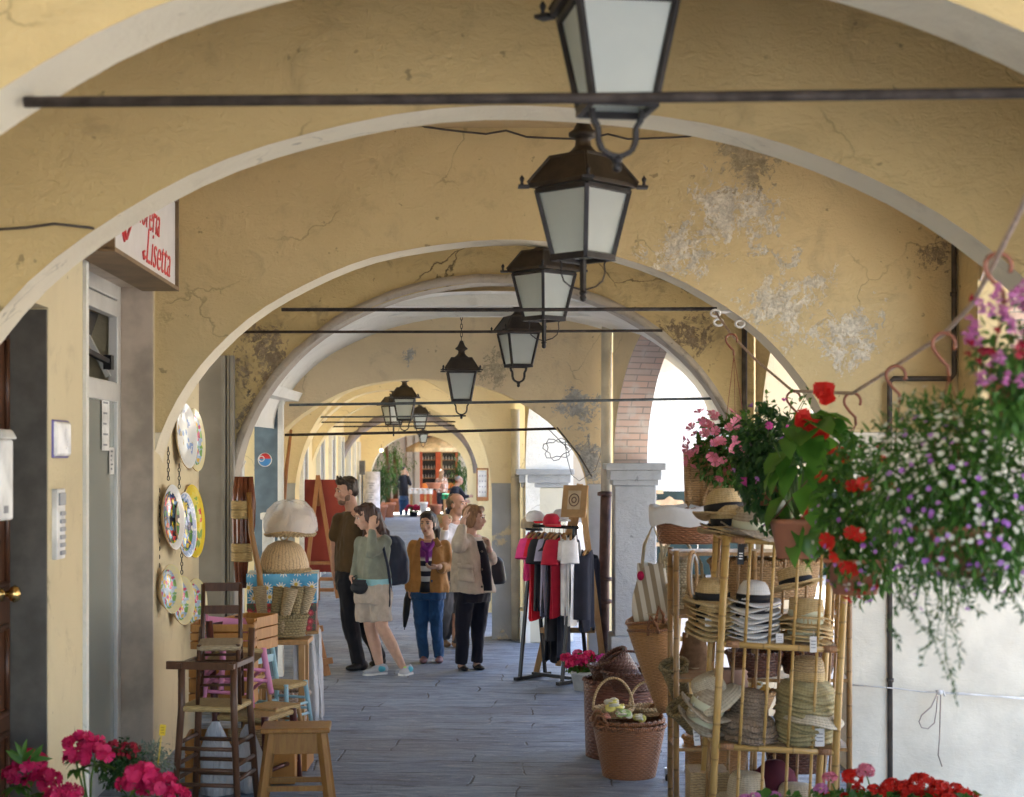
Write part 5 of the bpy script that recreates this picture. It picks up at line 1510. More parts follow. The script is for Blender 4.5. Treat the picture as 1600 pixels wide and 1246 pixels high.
def cone(label, c, rot):
    o = thing('cone_basket', label, 'basket', c); o.rotation_euler = rot
    m = MB(); m.lathe([(0, 0), (.04, .0), (.06, .08), (.095, .26), (.125, .44), (.14, .54), (.128, .54), (.08, .26), (.03, .05), (0, .04)], 26)
    m.build('body', wicker('honey cane', (.56, .30, .125), (.44, .22, .085), .011, .07, .35), o)
    q = MB(); q.tube([(.136 * cos(t), .136 * sin(t), .54 + .012 * sin(2 * t)) for t in [2 * pi * k / 30 for k in range(30)]], .010, 6, closed=True); q.build('rim', m_rdcane, o)
    q = MB(); q.tube([(-.03, -.13, .52), (-.02, -.16, .58), (.0, -.165, .64), (.03, -.16, .58), (.035, -.13, .52)], .010, 6); q.build('handle', m_rdcane, o)
    return o
cone('tall honey cane cone basket leaning outward on the trolley', P(1038, 1112, 9.85), (radians(6), radians(-10), 0))
cone('tall cane cone basket nested just behind its leaning twin', P(1035, 1096, 9.95), (radians(4), radians(-13), .4))
o = basket('woven_bucket', 'dark seagrass slipper shaped basket hooked on the trolley', P(1066, 1098, 9.6), .05, .085, .26, m_sea, 20, rot=(radians(20), radians(-14), 0))
o = basket('woven_bucket', 'dark seagrass basket tilted low by the shelf post', P(1086, 1140, 9.2), .05, .09, .18, m_sea, 20, rot=(radians(22), radians(-30), 0))
# floor baskets
basket('laundry_basket', 'round red brown laundry basket with two loop handles on the paving', P(983, 1220, 10.25), .165, .235, .36, m_rdcane, 44, handles=2)
basket('wicker_basket', 'shallow red brown basket nested inside the laundry basket', P(980, 1146, 10.3), .2, .238, .09, m_rdcane, 40, handles=2)
basket('wicker_hamper', 'tall brown wicker hamper behind the laundry basket', P(972, 1183, 10.95), .25, .265, .53, wicker('umber wicker', (.22, .09, .06), (.15, .06, .04), .02, .06, .4), 40)
basket('wicker_basket', 'dark basket with a hoop handle on top of the tall brown hamper', P(982, 1078, 10.8), .15, .18, .12, m_dkcane, 28, hoop=.14)
basket('wicker_basket', 'dark wide basket piled on the brown hamper', P(958, 1070, 11.05), .13, .17, .13, m_dkcane, 28)
basket('woven_bucket', 'dark cylinder basket lying tilted on the hamper', P(990, 1078, 10.9), .10, .105, .28, m_dkcane, 24, rot=(radians(10), radians(-32), 0))
basket('wicker_basket', 'tan basket with a tall pale hoop handle in the laundry basket', P(958, 1120, 10.35), .12, .13, .05, m_cane2, 24, hoop=.20, hmat=m_cane)
basket('wicker_basket', 'tan basket with a small hoop handle behind the yellow flowers', P(1012, 1118, 10.45), .10, .12, .05, m_cane2, 24, hoop=.17, hmat=m_cane)
def bundle(label, c, r, cols, name='cloth_flower'):
    o = thing(name, label, 'cloth flower', c)
    for k, mm in enumerate(cols):
        m = MB()
        for j in range(7):
            a = random.uniform(0, 6.28); e = random.uniform(.1, 1.3)
            p = Vector((cos(a) * sin(e), sin(a) * sin(e), cos(e))) * r * .6
            m.ball(p, (r * .5, r * .5, r * .16), 10, 6, 0, Euler((random.uniform(-.8, .8), random.uniform(-.8, .8), a)).to_matrix())
        m.build('petals', mm, o)
    return o
m_yel = M_('pale yellow cloth', (.72, .66, .20), .7, .3, 0, .15); m_grn = M_('pale green cloth', (.45, .62, .25), .7, .3, 0, .15)
m_crm = M_('cream cloth', (.74, .72, .60), .7, .3, 0, .1); m_pnk = M_('salmon cloth', (.65, .32, .26), .7, .3, 0, .15)
bundle('pale yellow cloth flower in the laundry basket', P(957, 1108, 10.2), .075, (m_yel, m_crm))
bundle('pale green cloth flower in the laundry basket', P(975, 1122, 10.15), .06, (m_grn, m_crm))
bundle('cream and yellow cloth flower at the basket edge', P(997, 1128, 10.15), .055, (m_crm, m_yel))
bundle('salmon cloth bundle low in the laundry basket', P(946, 1126, 10.15), .05, (m_pnk,))
bundle('rust and pink cloth flower trimming beside the shelf post', P(1098, 1075, 8.75), .06, (M_('rust cloth', (.42, .12, .07), .8), m_pnk))
bundle('cream cloth flower behind the crochet hat', P(1188, 1080, 9.0), .055, (m_crm, M_('ochre cloth', (.5, .3, .06), .8)))
o = MB(); o.lathe([(0, 0), (.10, 0), (.105, .02)] + [(.105 + .006 * (k % 2), .02 + .014 * k) for k in range(12)] + [(.09, .19)], 24, sy=.7)
tag(o.build('ribbed_bag', M_('dusty pink ribbed cloth', (.44, .29, .24), .8, .2, 0, .15), at=P(1138, 1098, 9.0)), 'dusty pink ribbed bag behind the crochet hats', 'bag')
o = MB(); o.lathe([(0, 0), (.12, .0), (.13, .1), (.1, .2), (.04, .26), (.0, .265)], 22, fn=lambda a, r, z: (r * (1 + .1 * sin(4 * a + 12 * z)), z), sy=.8)
tag(o.build('cloth_sack', M_('dark wine cloth', (.12, .02, .04), .8), at=SP(.06, .28, tiers[0] + .03)), 'dark wine cloth sack at the back of the bottom tier', 'sack')
o = MB(); o.box((0, 0, .16), (.22, .25, .32)); o.uv = [[(0, 0), (.22, 0), (.22, .32), (0, .32)]] * 6
tag(o.build('cane_box', m_cane, at=P(1105, 1290, 8.95), bevel=.004), 'square cane box beside the foot of the hat shelf', 'box')

# ---------------------------------------------------------------- clothes rack
m_blk = M_('black rack metal', (.018, .018, .02), .4, .5, .4, .2)
rk = thing('clothes_rack', 'black metal clothes rack hung with coloured shirts', 'clothes rack', (.36, 14.55, 0))
R0, R1 = Vector((.19, 14.72, 1.405)), Vector((.565, 14.42, 1.40))
B0 = Vector(rk.location)
ru = (R1 - R0).normalized(); rn = Vector((-ru.y, ru.x, 0))
MB().tube([R0 - ru * .04 - B0, R1 + ru * .04 - B0], .016, 10).build('rail', m_blk, rk)
for Rx in (R0, R1):
    for s_ in (-1, 1): MB().beam(Vector((Rx.x, Rx.y, 1.40)) - B0 + ru * 0, Vector((Rx.x, Rx.y, .02)) - B0 + rn * s_ * .19, .026, .026).build('leg', m_blk, rk)
    MB().beam(Vector((Rx.x, Rx.y, .02)) - B0 - rn * .26, Vector((Rx.x, Rx.y, .02)) - B0 + rn * .26, .035, .03).build('foot', m_blk, rk)
MB().beam(R0 - B0 - Vector((0, 0, 1.36)), R1 - B0 - Vector((0, 0, 1.36)), .03, .03).build('base_bar', m_blk, rk)
def shirt(label, t, mat, L_=.68, w=.44, sleeve=.18, flare=0.0, hang=m_pine, name='shirt', legs=False, tw=0.0, motif=None, thick=.05):
    p = R0 + (R1 - R0) * t
    o = thing(name, label, name.replace('_', ' '), p + Vector((0, 0, -.06)))
    o.rotation_euler = (0, 0, math.atan2(rn.y, rn.x) + tw + .28)
    m = MB(); sd = hash(label) % 100
    def prof(v):      # half width along the garment, v=0 top
        if legs: return w / 2 * (1 + .1 * v)
        return w * (.22 + .28 * min(1, v / .08)) * (1 + flare * v)
    for s_ in (-1, 1):
        m.grid(lambda u, v: (prof(v) * (2 * u - 1), s_ * (thick * sin(pi * u) ** .5 + .016 * sin(u * 17 + v * 3 + sd) * v), -L_ * v - .05 * (2 * u - 1) ** 2 * (1 - v) - .02 * sin(u * 9 + sd) * v), 20, 14)
    if sleeve:
        for s_ in (-1, 1):
            m.tube([(s_ * w * .42, 0, -.07), (s_ * (w * .55), 0, -.13), (s_ * (w * .62), 0, -.07 - sleeve)], [.07, .075, .085], 10, flat=.55, cap=False)
    m.build('cloth', mat, o, subd=0)
    if motif:
        q = MB()
        for k in range(5): q.box((random.uniform(-.1, .1), -.058, -.2 - random.uniform(0, .2)), (random.uniform(.02, .06), .004, random.uniform(.015, .04)), Matrix.Rotation(random.uniform(-1, 1), 3, 'Y'))
        q.build('print', motif, o)
    h = MB(); h.beam((-w * .36, 0, -.045), (0, 0, -.0), .02, .018); h.beam((w * .36, 0, -.045), (0, 0, 0), .02, .018)
    h.tube([(0, 0, 0), (0, 0, .03), (.012, 0, .05), (.016, 0, .065), (.0, 0, .082), (-.014, 0, .07)], .003, 5)
    h.build('hanger', hang, o)
    return o
C_ = lambda n, c: M_(n, c, .8, .25, 0, .12, 12, .15, 120, sheen=.2)
c_red, c_pink, c_wht, c_bk, c_navy, c_lil = C_('red jersey', (.68, .012, .03)), C_('hot pink jersey', (.80, .06, .27)), C_('white jersey', (.78, .78, .80)), C_('black jersey', (.016, .016, .022)), C_('navy jersey', (.03, .035, .06)), C_('lilac print jersey', (.34, .32, .45))
shirt('hot pink shirt hanging first on the rack', .02, c_pink, .42, .40, .16, motif=c_wht)
shirt('long bright red shirt on the rack next to the pink one', .14, c_red, .78, .38, .15, motif=C_('lime print', (.4, .6, .1)))
shirt('black shirt with pale print on the rack', .28, c_bk, .72, .40, .2, motif=c_wht)
shirt('patterned lilac shirt in the middle of the rack', .42, c_lil, .76, .38, .18, motif=c_bk)
shirt('second black shirt behind the dark red one', .53, c_bk, .95, .36, .1)
shirt('crimson shirt next to the white ones', .64, C_('crimson jersey', (.45, .012, .04)), .74, .40, .2)
shirt('plain white shirt on the rack', .78, c_wht, .74, .32, .16, .15, tw=.35)
shirt('long white shirt hanging last on the rack', .92, c_wht, .80, .34, .18, .1, tw=.3, motif=c_lil)
shirt('dark navy trousers hanging below the white shirts', .74, c_navy, 1.1, .22, 0, name='trousers', tw=.3)
shirt('black shorts hanging low below the lilac shirt', .48, c_bk, 1.16, .2, 0, name='trousers', tw=-.2)
def cap(label, c, mat, mat2, rz, s=1.0):
    o = thing('cap', label, 'cap', c, rz, scale=s)
    MB().lathe([(.09, 0), (.092, .03), (.082, .075), (.055, .105), (0, .115)], 20, sy=1.1).build('crown', mat, o)
    MB().grid(lambda u, v: (.09 * sin(lerp(-1.2, 1.2, u)), -.09 * cos(lerp(-1.2, 1.2, u)) * 1.1 - .075 * v * cos(lerp(-1.2, 1.2, u)), .006 - .02 * v * v), 12, 4).build('peak', mat2, o, solid=.004)
    return o
cap('black and cream cap at the end of the clothes rack', P(829, 826, 14.8), C_('beige cap cloth', (.42, .34, .24)), c_bk, .5)
cap('white cap with a red peak on top of the shirts', P(836, 815, 14.75), c_wht, c_red, .9, .9)
cap('crimson cap lying on the middle of the rack rail', P(862, 820, 14.55), C_('crimson jersey', (.45, .012, .04)), c_red, .2, .9)
cap('grey white cap behind the cardboard picture', P(876, 812, 14.6), C_('grey cap cloth', (.55, .55, .58)), c_wht, .4, .85)
# easel behind the rack with a cardboard picture and a navy jacket
a = P(906, 757, 14.5)
easel('wooden easel behind the clothes rack holding a cardboard picture', a, [P(942, 1032, 14.6), P(838, 1050, 14.95)], P(872, 1040, 14.9), .055, m_pine, [(P(845, 985, 14.8), P(930, 985, 14.6))])
o = thing('framed_picture', 'small cardboard picture with a round motif resting on the easel', 'picture', P(896, 806, 14.35)); o.rotation_euler = (radians(-10), 0, radians(-32))
m_kraft = M_('brown cardboard', (.40, .24, .11), .8)
MB().box((0, 0, .13), (.25, .02, .29)).build('mount', m_kraft, o)
MB().box((.0, -.0115, .14), (.13, .004, .17)).build('paper', M_('pale kraft', (.55, .42, .28), .8), o)
q = MB()
for r_ in (.05, .022): q.tube([(r_ * cos(t), -.015, .14 + r_ * 1.1 * sin(t)) for t in [2 * pi * k / 24 for k in range(24)]], .005, 5, closed=True)
q.build('round_motif', m_brown, o)
p_ = R1; R0s, R1s = R0, R1
R0, R1 = P(905, 850, 14.5), P(925, 850, 14.45); R0 = Vector((R0.x, R0.y, 1.26)); R1 = Vector((R1.x, R1.y, 1.26)); rn = Vector((.62, .78, 0))
shirt('navy jacket hanging from the easel beside the rack', .6, C_('dark navy cloth', (.022, .025, .042)), .72, .26, .55, name='jacket')
# flower tub behind the baskets
FLOWER_TUB = P(916, 1052, 14.0)
# ================================================================ people
def skinmat(name, c):
    t = NT(name); co = t.coord('Object')
    t.col(t.mix(t.ramp(t.noise(co, 14, 4), .35, .65), dark(c, .86), c)); t.set(.5, .4)
    t.b.inputs['Subsurface Weight'].default_value = .12; t.b.inputs['Subsurface Radius'].default_value = (.02, .008, .005)
    return t.mat
m_skin = skinmat('fair skin', (.62, .39, .29)); m_skin2 = skinmat('ruddy skin', (.58, .34, .25))
def hairmat(name, c, c2):
    t = NT(name); co = t.coord('Object', (70, 70, 7))
    n = t.noise(co, 1.6, 4, .6, .6)
    t.col(t.mix(t.ramp(n, .35, .65), c, c2)); t.set(.42, .4); t.bump(n, .6, .006)
    return t.mat
m_hbrown = hairmat('dark brown hair', (.055, .035, .024), (.025, .016, .012))
m_hlong = hairmat('long brown hair', (.085, .042, .028), (.03, .014, .012))
m_hdark = hairmat('near black hair', (.035, .03, .03), (.015, .013, .013))
m_hgrey = hairmat('grey brown hair', (.20, .15, .11), (.11, .08, .06))
m_hblond = hairmat('light brown hair', (.30, .17, .085), (.17, .09, .045))
m_hsilver = hairmat('silver hair', (.35, .38, .42), (.22, .25, .3))
def cloth(name, c, bump=.25, rough=.85, var=.18):
    if name in _MC: return _MC[name]
    t = NT(name); co = t.coord('Object')
    n = t.noise(co, 7, 4, .6, .8)
    t.col(t.mix(t.ramp(n, .3, .7), dark(c, 1 - var), tuple(min(1, a * 1.08) for a in c))); t.set(rough, .25)
    t.b.inputs['Sheen Weight'].default_value = .15
    t.bump(t.math('ADD', n, t.math('MULTIPLY', t.noise(co, 140, 2), .15)), bump, .02)
    _MC[name] = t.mat
    return t.mat
m_eyew = M_('eye white', (.75, .72, .70), .3); m_iris = M_('dark eye', (.03, .02, .015), .2); m_lip = M_('lip', (.42, .15, .13), .45)

def loft(mb, secs, n=22):
    vs, fs = [], []
    for (c, hw, hd, yaw) in secs:
        r = Vector((cos(yaw), sin(yaw), 0)); f = Vector((-sin(yaw), cos(yaw), 0))
        for k in range(n):
            a = 2 * pi * k / n
            ca, sa = cos(a), sin(a)
            ca = math.copysign(abs(ca) ** .85, ca); sa = math.copysign(abs(sa) ** .85, sa)
            vs.append(Vector(c) + r * hw * ca + f * hd * sa)
    N = len(secs)
    for i in range(N - 1):
        for k in range(n):
            q = (k + 1) % n
            fs.append((i * n + k, i * n + q, (i + 1) * n + q, (i + 1) * n + k))
    fs.append(tuple(range(n - 1, -1, -1))); fs.append(tuple((N - 1) * n + k for k in range(n)))
    mb.add(vs, fs, 0, True)
def fuse(mb, name, mat, parent, voxel=.009, smooth=4, fold=0.0, fscale=(9, 9, 5), seed=0.0):
    """melt the overlapping volumes into one continuous surface, then press folds into it"""
    o = mb.build(name, mat, None, loc=(0, 0, 0), fixn=True)
    md = o.modifiers.new('remesh', 'REMESH'); md.mode = 'VOXEL'; md.voxel_size = voxel; md.use_smooth_shade = True
    sm = o.modifiers.new('smooth', 'SMOOTH'); sm.factor = .5; sm.iterations = smooth
    bpy.context.view_layer.update()
    me = bpy.data.meshes.new_from_object(o.evaluated_get(bpy.context.evaluated_depsgraph_get()))
    o.modifiers.clear(); old = o.data; o.data = me; bpy.data.meshes.remove(old)
    if fold:
        nr = [v.normal.copy() for v in me.vertices]
        fold *= 1.5
        for v, n in zip(me.vertices, nr):
            p = Vector((v.co.x * fscale[0], v.co.y * fscale[1], v.co.z * fscale[2])) + Vector((seed, seed * 2, 0))
            w = noise.noise(p) + .5 * noise.noise(p * 2.3) - .6 * abs(noise.noise(p * 1.6 + Vector((7, 3, 1))))
            v.co += n * (fold * w)
    for p in me.polygons: p.use_smooth = True
    me.materials.clear(); me.materials.append(mat)
    o.parent = parent
    return o
def limb(mb, pts, rs, n=12, end=True):
    """smoothly bending tapered limb with rounded ends"""
    P2, R2 = [], []
    for i in range(len(pts) - 1):
        for t in ((0, .25, .5, .75) if i else (0, .2, .5, .8)):
            P2.append(Vector(pts[i]).lerp(Vector(pts[i + 1]), t)); R2.append(lerp(rs[i], rs[i + 1], t))
    P2.append(Vector(pts[-1])); R2.append(rs[-1])
    mb.tube(P2, R2, n)
    for p, r in (zip(pts, rs) if end else zip(pts[:-1], rs[:-1])): mb.ball(p, r, 12, 8)
def hand(mb, wrist, dirv, nrm, L_=.17, curl=.5, side=1):
    """palm, four bent fingers of different length and a thumb leaving the side of the palm"""
    w = Vector(wrist); d_ = Vector(dirv).normalized(); n_ = Vector(nrm); n_ = (n_ - d_ * n_.dot(d_)).normalized(); s_ = d_.cross(n_) * side
    R = Matrix((s_, d_, n_)).transposed()
    mb.ball(w + d_ * .045, (.038, .052, .017), 12, 8, 0, R)
    mb.tube([w - d_ * .02, w + d_ * .02], [.027, .028], 10)
    for k, ln in enumerate((.068, .078, .072, .056)):
        b_ = w + d_ * .082 + s_ * (-.029 + .0195 * k)
        p1 = b_ + (d_ * cos(curl * .5) + n_ * sin(curl * .5)) * ln * .45
        p2 = p1 + (d_ * cos(curl * 1.3) + n_ * sin(curl * 1.3)) * ln * .33
        p3 = p2 + (d_ * cos(curl * 2.1) + n_ * sin(curl * 2.1)) * ln * .25
        mb.tube([b_ - d_ * .015, b_, p1, p2, p3], [.009, .0092, .0088, .008, .0065], 8)
    t0 = w + d_ * .03 - s_ * .034
    mb.tube([t0 + s_ * .012, t0 - s_ * .016 + d_ * .018 + n_ * .008, t0 - s_ * .024 + d_ * .045 + n_ * .016, t0 - s_ * .02 + d_ * .066 + n_ * .022], [.013, .0118, .0100, .0075], 8)
def head(mb, c, yaw, pitch=0.0, k=1.0, roll=0.0):
    """head volumes; yaw 0 looks to the camera (-Y), +90 deg looks to +X. returns its frame"""
    R = Matrix.Rotation(yaw, 3, 'Z') @ Matrix.Rotation(pitch, 3, 'X') @ Matrix.Rotation(roll, 3, 'Y')
    c = Vector(c)
    q = lambda x, y, z: c + R @ (Vector((x, y, z)) * k)
    B = lambda p, r, **kw: mb.ball(q(*p), [a * k for a in r], 16, 10, 0, R)
    B((0, .012, .035), (.073, .092, .082))
    B((0, -.022, -.01), (.064, .068, .085))
    B((0, -.040, -.072), (.042, .046, .042))
    B((0, -.060, -.094), (.022, .022, .018))
    B((0, -.02, -.055), (.056, .05, .05))
    for s_ in (-1, 1):
        B((s_ * .036, -.066, -.022), (.022, .018, .018)); B((s_ * .074, .012, -.005), (.010, .020, .032)); B((s_ * .030, -.080, .032), (.026, .010, .010))
    mb.tube([q(0, -.086, .022), q(0, -.098, -.002), q(0, -.110, -.026), q(0, -.100, -.032), q(0, -.085, -.034)], [.008 * k, .010 * k, .013 * k, .014 * k, .012 * k], 8)
    for s_ in (-1, 1): B((s_ * .011, -.094, -.030), (.009, .011, .008))
    B((0, -.085, -.056), (.024, .010, .006)); B((0, -.083, -.068), (.021, .010, .0065))
    return q, R
def face(q, R, k, o, brow, lips=True, glasses=False):
    e = MB(); i_ = MB()
    for s_ in (-1, 1):
        e.ball(q(s_ * .031, -.080, .012), [a * k for a in (.0135, .008, .0068)], 10, 6, 0, R)
        i_.ball(q(s_ * .031, -.087, .012), [a * k for a in (.0062, .004, .0062)], 8, 6, 0, R)
        i_.tube([q(s_ * .017, -.087, .016), q(s_ * .031, -.090, .0195), q(s_ * .045, -.082, .014)], .0018 * k, 5)
    e.build('eye', m_eyew, o); i_.build('iris', m_iris, o)
    b = MB()
    for s_ in (-1, 1): b.tube([q(s_ * .014, -.093, .034), q(s_ * .03, -.094, .040), q(s_ * .048, -.082, .034)], [.0035 * k, .004 * k, .002 * k], 6)
    b.build('eyebrow', brow, o)
    m = MB(); m.ball(q(0, -.0945, -.056), [a * k for a in (.022, .004, .0042)], 10, 6, 0, R); m.ball(q(0, -.0925, -.066), [a * k for a in (.019, .004, .005)], 10, 6, 0, R)
    m.build('mouth', m_lip, o)
def hairball(mb, q, R, k, parts):
    for p, r in parts: mb.ball(q(*p), [a * k for a in r], 18, 12, 0, R)
def shoe(label, mb, heel, toe, h=.075, w=.046):
    h_, t_ = Vector(heel), Vector(toe)
    d_ = (t_ - h_); d_.z = 0
    yaw = math.atan2(d_.y, d_.x); R = Matrix.Rotation(yaw, 3, 'Z'); L_ = d_.length
    c = h_.lerp(t_, .5)
    mb.ball(h_ + Vector((0, 0, h * .55)) + R @ Vector((L_ * .16, 0, 0)), (L_ * .26, w * .88, h * .62), 14, 8, 0, R)
    mb.ball(h_.lerp(t_, .62) + Vector((0, 0, h * .36)), (L_ * .42, w, h * .40), 16, 8, 0, R)
    mb.ball(h_.lerp(t_, .40) + Vector((0, 0, h * .55)), (L_ * .28, w * .82, h * .48), 14, 8, 0, R)
def sole(mb, heel, toe, w=.048, z=.018):
    h_, t_ = Vector(heel), Vector(toe)
    d_ = (t_ - h_); d_.z = 0; yaw = math.atan2(d_.y, d_.x); R = Matrix.Rotation(yaw, 3, 'Z'); L_ = d_.length
    prof = [(0.0, .6), (.06, .9), (.25, .85), (.5, .85), (.72, 1.05), (.9, .8), (1.0, .35)]
    poly = [(x * L_, y * w) for x, y in prof] + [(x * L_, -y * w) for x, y in reversed(prof)]
    mb.prism(poly, lambda p: h_ + R @ Vector((p[0], p[1], 0)), lambda p: h_ + R @ Vector((p[0], p[1], z)))

class Fig:
    def __init__(s, label, x, y, name='person'):
        s.d = gd(y); s.base = Vector(((x - CX) * s.d / F, s.d, 0))
        s.o = thing(name, label, 'person', s.base)
        s.k = F / s.d
    def J(s, x, y, dy=0.0):
        d = s.d + dy
        return P(x, y, d) - s.base

# ---- man in brown t-shirt, profile to the shop
f = Fig('man in a brown t-shirt and black trousers with sunglasses pushed up on his head', 552, 1047); J = f.J
b = MB()
yawT = radians(-52)
q, R = head(b, J(541, 768, 0), radians(-62), radians(8), 1.06)
limb(b, [J(546, 780, .02), J(551, 800, .03)], [.060, .066])
loft(b, [(J(551, 800, .03), .10, .08, yawT), (J(550, 812, .03), .19, .11, yawT), (J(549, 850, .02), .175, .115, yawT), (J(549, 890, .0), .16, .11, yawT), (J(551, 912, 0), .16, .115, yawT)])
limb(b, [J(528, 814, .02), J(522, 856, .06), J(522, 893, .04)], [.052, .043, .030]); hand(b, J(522, 893, .04), (.1, 0, -1), (.9, -.3, 0), curl=.4)
limb(b, [J(571, 812, -.02), J(577, 858, -.1), J(566, 893, -.16)], [.052, .043, .03]); hand(b, J(566, 893, -.16), (-.2, -.3, -1), (-1, 0, 0), curl=.6)
limb(b, [J(543, 915, -.04), J(550, 978, -.04), J(560, 1040, -.02)], [.085, .06, .045]); limb(b, [J(560, 915, .08), J(573, 978, .1), J(590, 1028, .25)], [.085, .06, .045])
fuse(b, 'body', m_skin2, f.o, .0075, 3)
face(q, R, 1.06, f.o, m_hbrown)
h = MB(); hairball(h, q, R, 1.06, [((0, .03, .058), (.083, .094, .078)), ((0, .06, .01), (.074, .06, .075)), ((0, -.045, .100), (.066, .045, .035)), ((.066, .03, .02), (.018, .045, .05)), ((-.066, .03, .02), (.018, .045, .05))])
fuse(h, 'hair', m_hbrown, f.o, .010, 2, .006, (40, 40, 14))
bd = MB(); hairball(bd, q, R, 1.06, [((0, -.052, -.086), (.040, .042, .036)), ((.052, -.015, -.05), (.012, .03, .04)), ((-.052, -.015, -.05), (.012, .03, .04))]); fuse(bd, 'beard', hairmat('short beard', (.22, .13, .09), (.14, .08, .055)), f.o, .009, 2)
g = MB()
for s_ in (-1, 1): g.tube([q(s_ * .078, .03, .045), q(s_ * .085, -.02, .085), q(s_ * .07, -.05, .125)], .004, 6)
for s_ in (-1, 1): g.ball(q(s_ * .036, -.052, .135), (.03, .008, .018), 10, 6, 0, R)
g.build('sunglasses', M_('dark lens', (.03, .03, .035), .1, .6), f.o)
t = MB()
loft(t, [(J(550, 799, .03), .085, .082, yawT), (J(550, 808, .03), .18, .115, yawT), (J(550, 820, .03), .215, .135, yawT), (J(549, 850, .02), .195, .14, yawT), (J(548, 880, .0), .185, .14, yawT), (J(548, 894, .0), .190, .145, yawT)])
limb(t, [J(529, 812, .02), J(525, 838, .04)], [.070, .066]); limb(t, [J(571, 812, -.02), J(575, 838, -.06)], [.070, .066])
fuse(t, 't_shirt', cloth('brown jersey', (.075, .046, .02)), f.o, .010, 4, .008)
lg = MB(); R_ = Matrix.Rotation(radians(-62), 3, 'Z')
lg.box(J(566, 846, -.16), (.10, .004, .06), R_); 
tr = MB()
loft(tr, [(J(549, 889, 0), .172, .13, yawT), (J(550, 905, 0), .182, .14, yawT), (J(551, 922, 0), .18, .14, yawT)])
limb(tr, [J(543, 915, -.05), J(548, 975, -.05), J(561, 1036, -.02)], [.105, .085, .070]); limb(tr, [J(560, 915, .08), J(573, 978, .1), J(591, 1027, .25)], [.105, .083, .068])
fuse(tr, 'trousers', cloth('black trouser cloth', (.012, .012, .017)), f.o, .010, 4, .010, (8, 8, 4), 3)
for nm, hl, to in (('shoe', J(572, 1047, .0), J(541, 1050, -.12)), ('shoe', J(600, 1036, .3), J(578, 1041, .2))):
    hl.z = to.z = 0.0
    s_ = MB(); shoe('', s_, hl, to, .085, .05); fuse(s_, nm, M_('black leather', (.02, .018, .018), .4), f.o, .010, 2)

# ---- girl with backpack
f = Fig('woman in sage top and beige shorts, hand raised to her long hair', 603, 1054); J = f.J
b = MB(); yawT = radians(-48)
q, R = head(b, J(571, 808, -.02), radians(-68), radians(16), .98)
limb(b, [J(577, 820, .01), J(584, 838, .03)], [.050, .055])
loft(b, [(J(584, 836, .03), .09, .075, yawT), (J(584, 848, .03), .165, .10, yawT), (J(584, 880, .02), .145, .115, yawT), (J(585, 905, .0), .155, .12, yawT), (J(584, 925, 0), .17, .13, yawT)])
limb(b, [J(602, 846, -.05), J(580, 864, -.20), J(581, 829, -.15)], [.046, .038, .027]); hand(b, J(581, 829, -.15), (.05, .1, 1), (.3, 1, .1), curl=.55)
limb(b, [J(564, 848, .1), J(559, 880, .06), J(550, 903, -.06)], [.045, .037, .027]); hand(b, J(550, 903, -.06), (.25, -.2, -1), (.9, .2, .0), curl=.9)
limb(b, [J(576, 930, .05), J(579, 982, .04), J(586, 1008, .04), J(594, 1044, .04)], [.088, .060, .058, .036]); limb(b, [J(592, 930, -.06), J(597, 980, -.10), J(611, 1006, -.06), J(628, 1040, -.02)], [.088, .060, .058, .036])
fuse(b, 'body', m_skin, f.o, .0075, 3)
face(q, R, .98, f.o, m_hbrown)
h = MB(); hairball(h, q, R, .98, [((0, .028, .050), (.085, .098, .084)), ((0, .075, -.01), (.075, .06, .09)), ((.068, .02, -.01), (.022, .055, .07)), ((0, -.045, .095), (.066, .045, .035))])
limb(h, [J(583, 806, .03), J(592, 830, .10), J(604, 850, .12), J(611, 868, .10), J(610, 884, .10)], [.085, .08, .075, .06, .025])
limb(h, [J(573, 812, .05), J(572, 845, .06), J(571, 880, -.06)], [.04, .04, .02])
fuse(h, 'hair', m_hlong, f.o, .011, 2, .010, (30, 30, 7))
t = MB()
loft(t, [(J(584, 838, .03), .10, .082, yawT), (J(584, 846, .03), .17, .11, yawT), (J(584, 860, .02), .178, .135, yawT), (J(583, 882, .0), .158, .135, yawT), (J(584, 898, -.0), .168, .145, yawT), (J(584, 907, -.0), .172, .148, yawT)])
limb(t, [J(602, 846, -.05), J(580, 864, -.20), J(581, 832, -.155)], [.062, .052, .038]); limb(t, [J(564, 848, .1), J(559, 880, .06), J(552, 899, -.04)], [.060, .050, .036])
fuse(t, 'long_sleeve_top', cloth('sage jersey', (.21, .23, .185)), f.o, .0095, 3, .008)
t = MB(); loft(t, [(J(584, 903, 0), .172, .15, yawT), (J(584, 914, 0), .178, .155, yawT)]); fuse(t, 'undershirt', cloth('light blue jersey', (.30, .58, .64)), f.o, .010, 2, .003)
t = MB(); loft(t, [(J(584, 911, 0), .176, .152, yawT), (J(583, 930, 0), .19, .165, yawT), (J(583, 942, 0), .185, .16, yawT)])
limb(t, [J(573, 935, .05), J(572, 972, .05)], [.112, .104], end=False); limb(t, [J(594, 935, -.06), J(596, 972, -.08)], [.112, .104], end=False)
fuse(t, 'shorts', cloth('beige cotton', (.50, .43, .36), .35), f.o, .010, 3, .010, (12, 12, 6), 5)
m_sn = [M_('grey mesh shoe', (.42, .45, .50), .6), M_('turquoise shoe', (.08, .42, .55), .5), M_('lime laces', (.45, .75, .10), .5), M_('white sole', (.70, .72, .72), .5)]
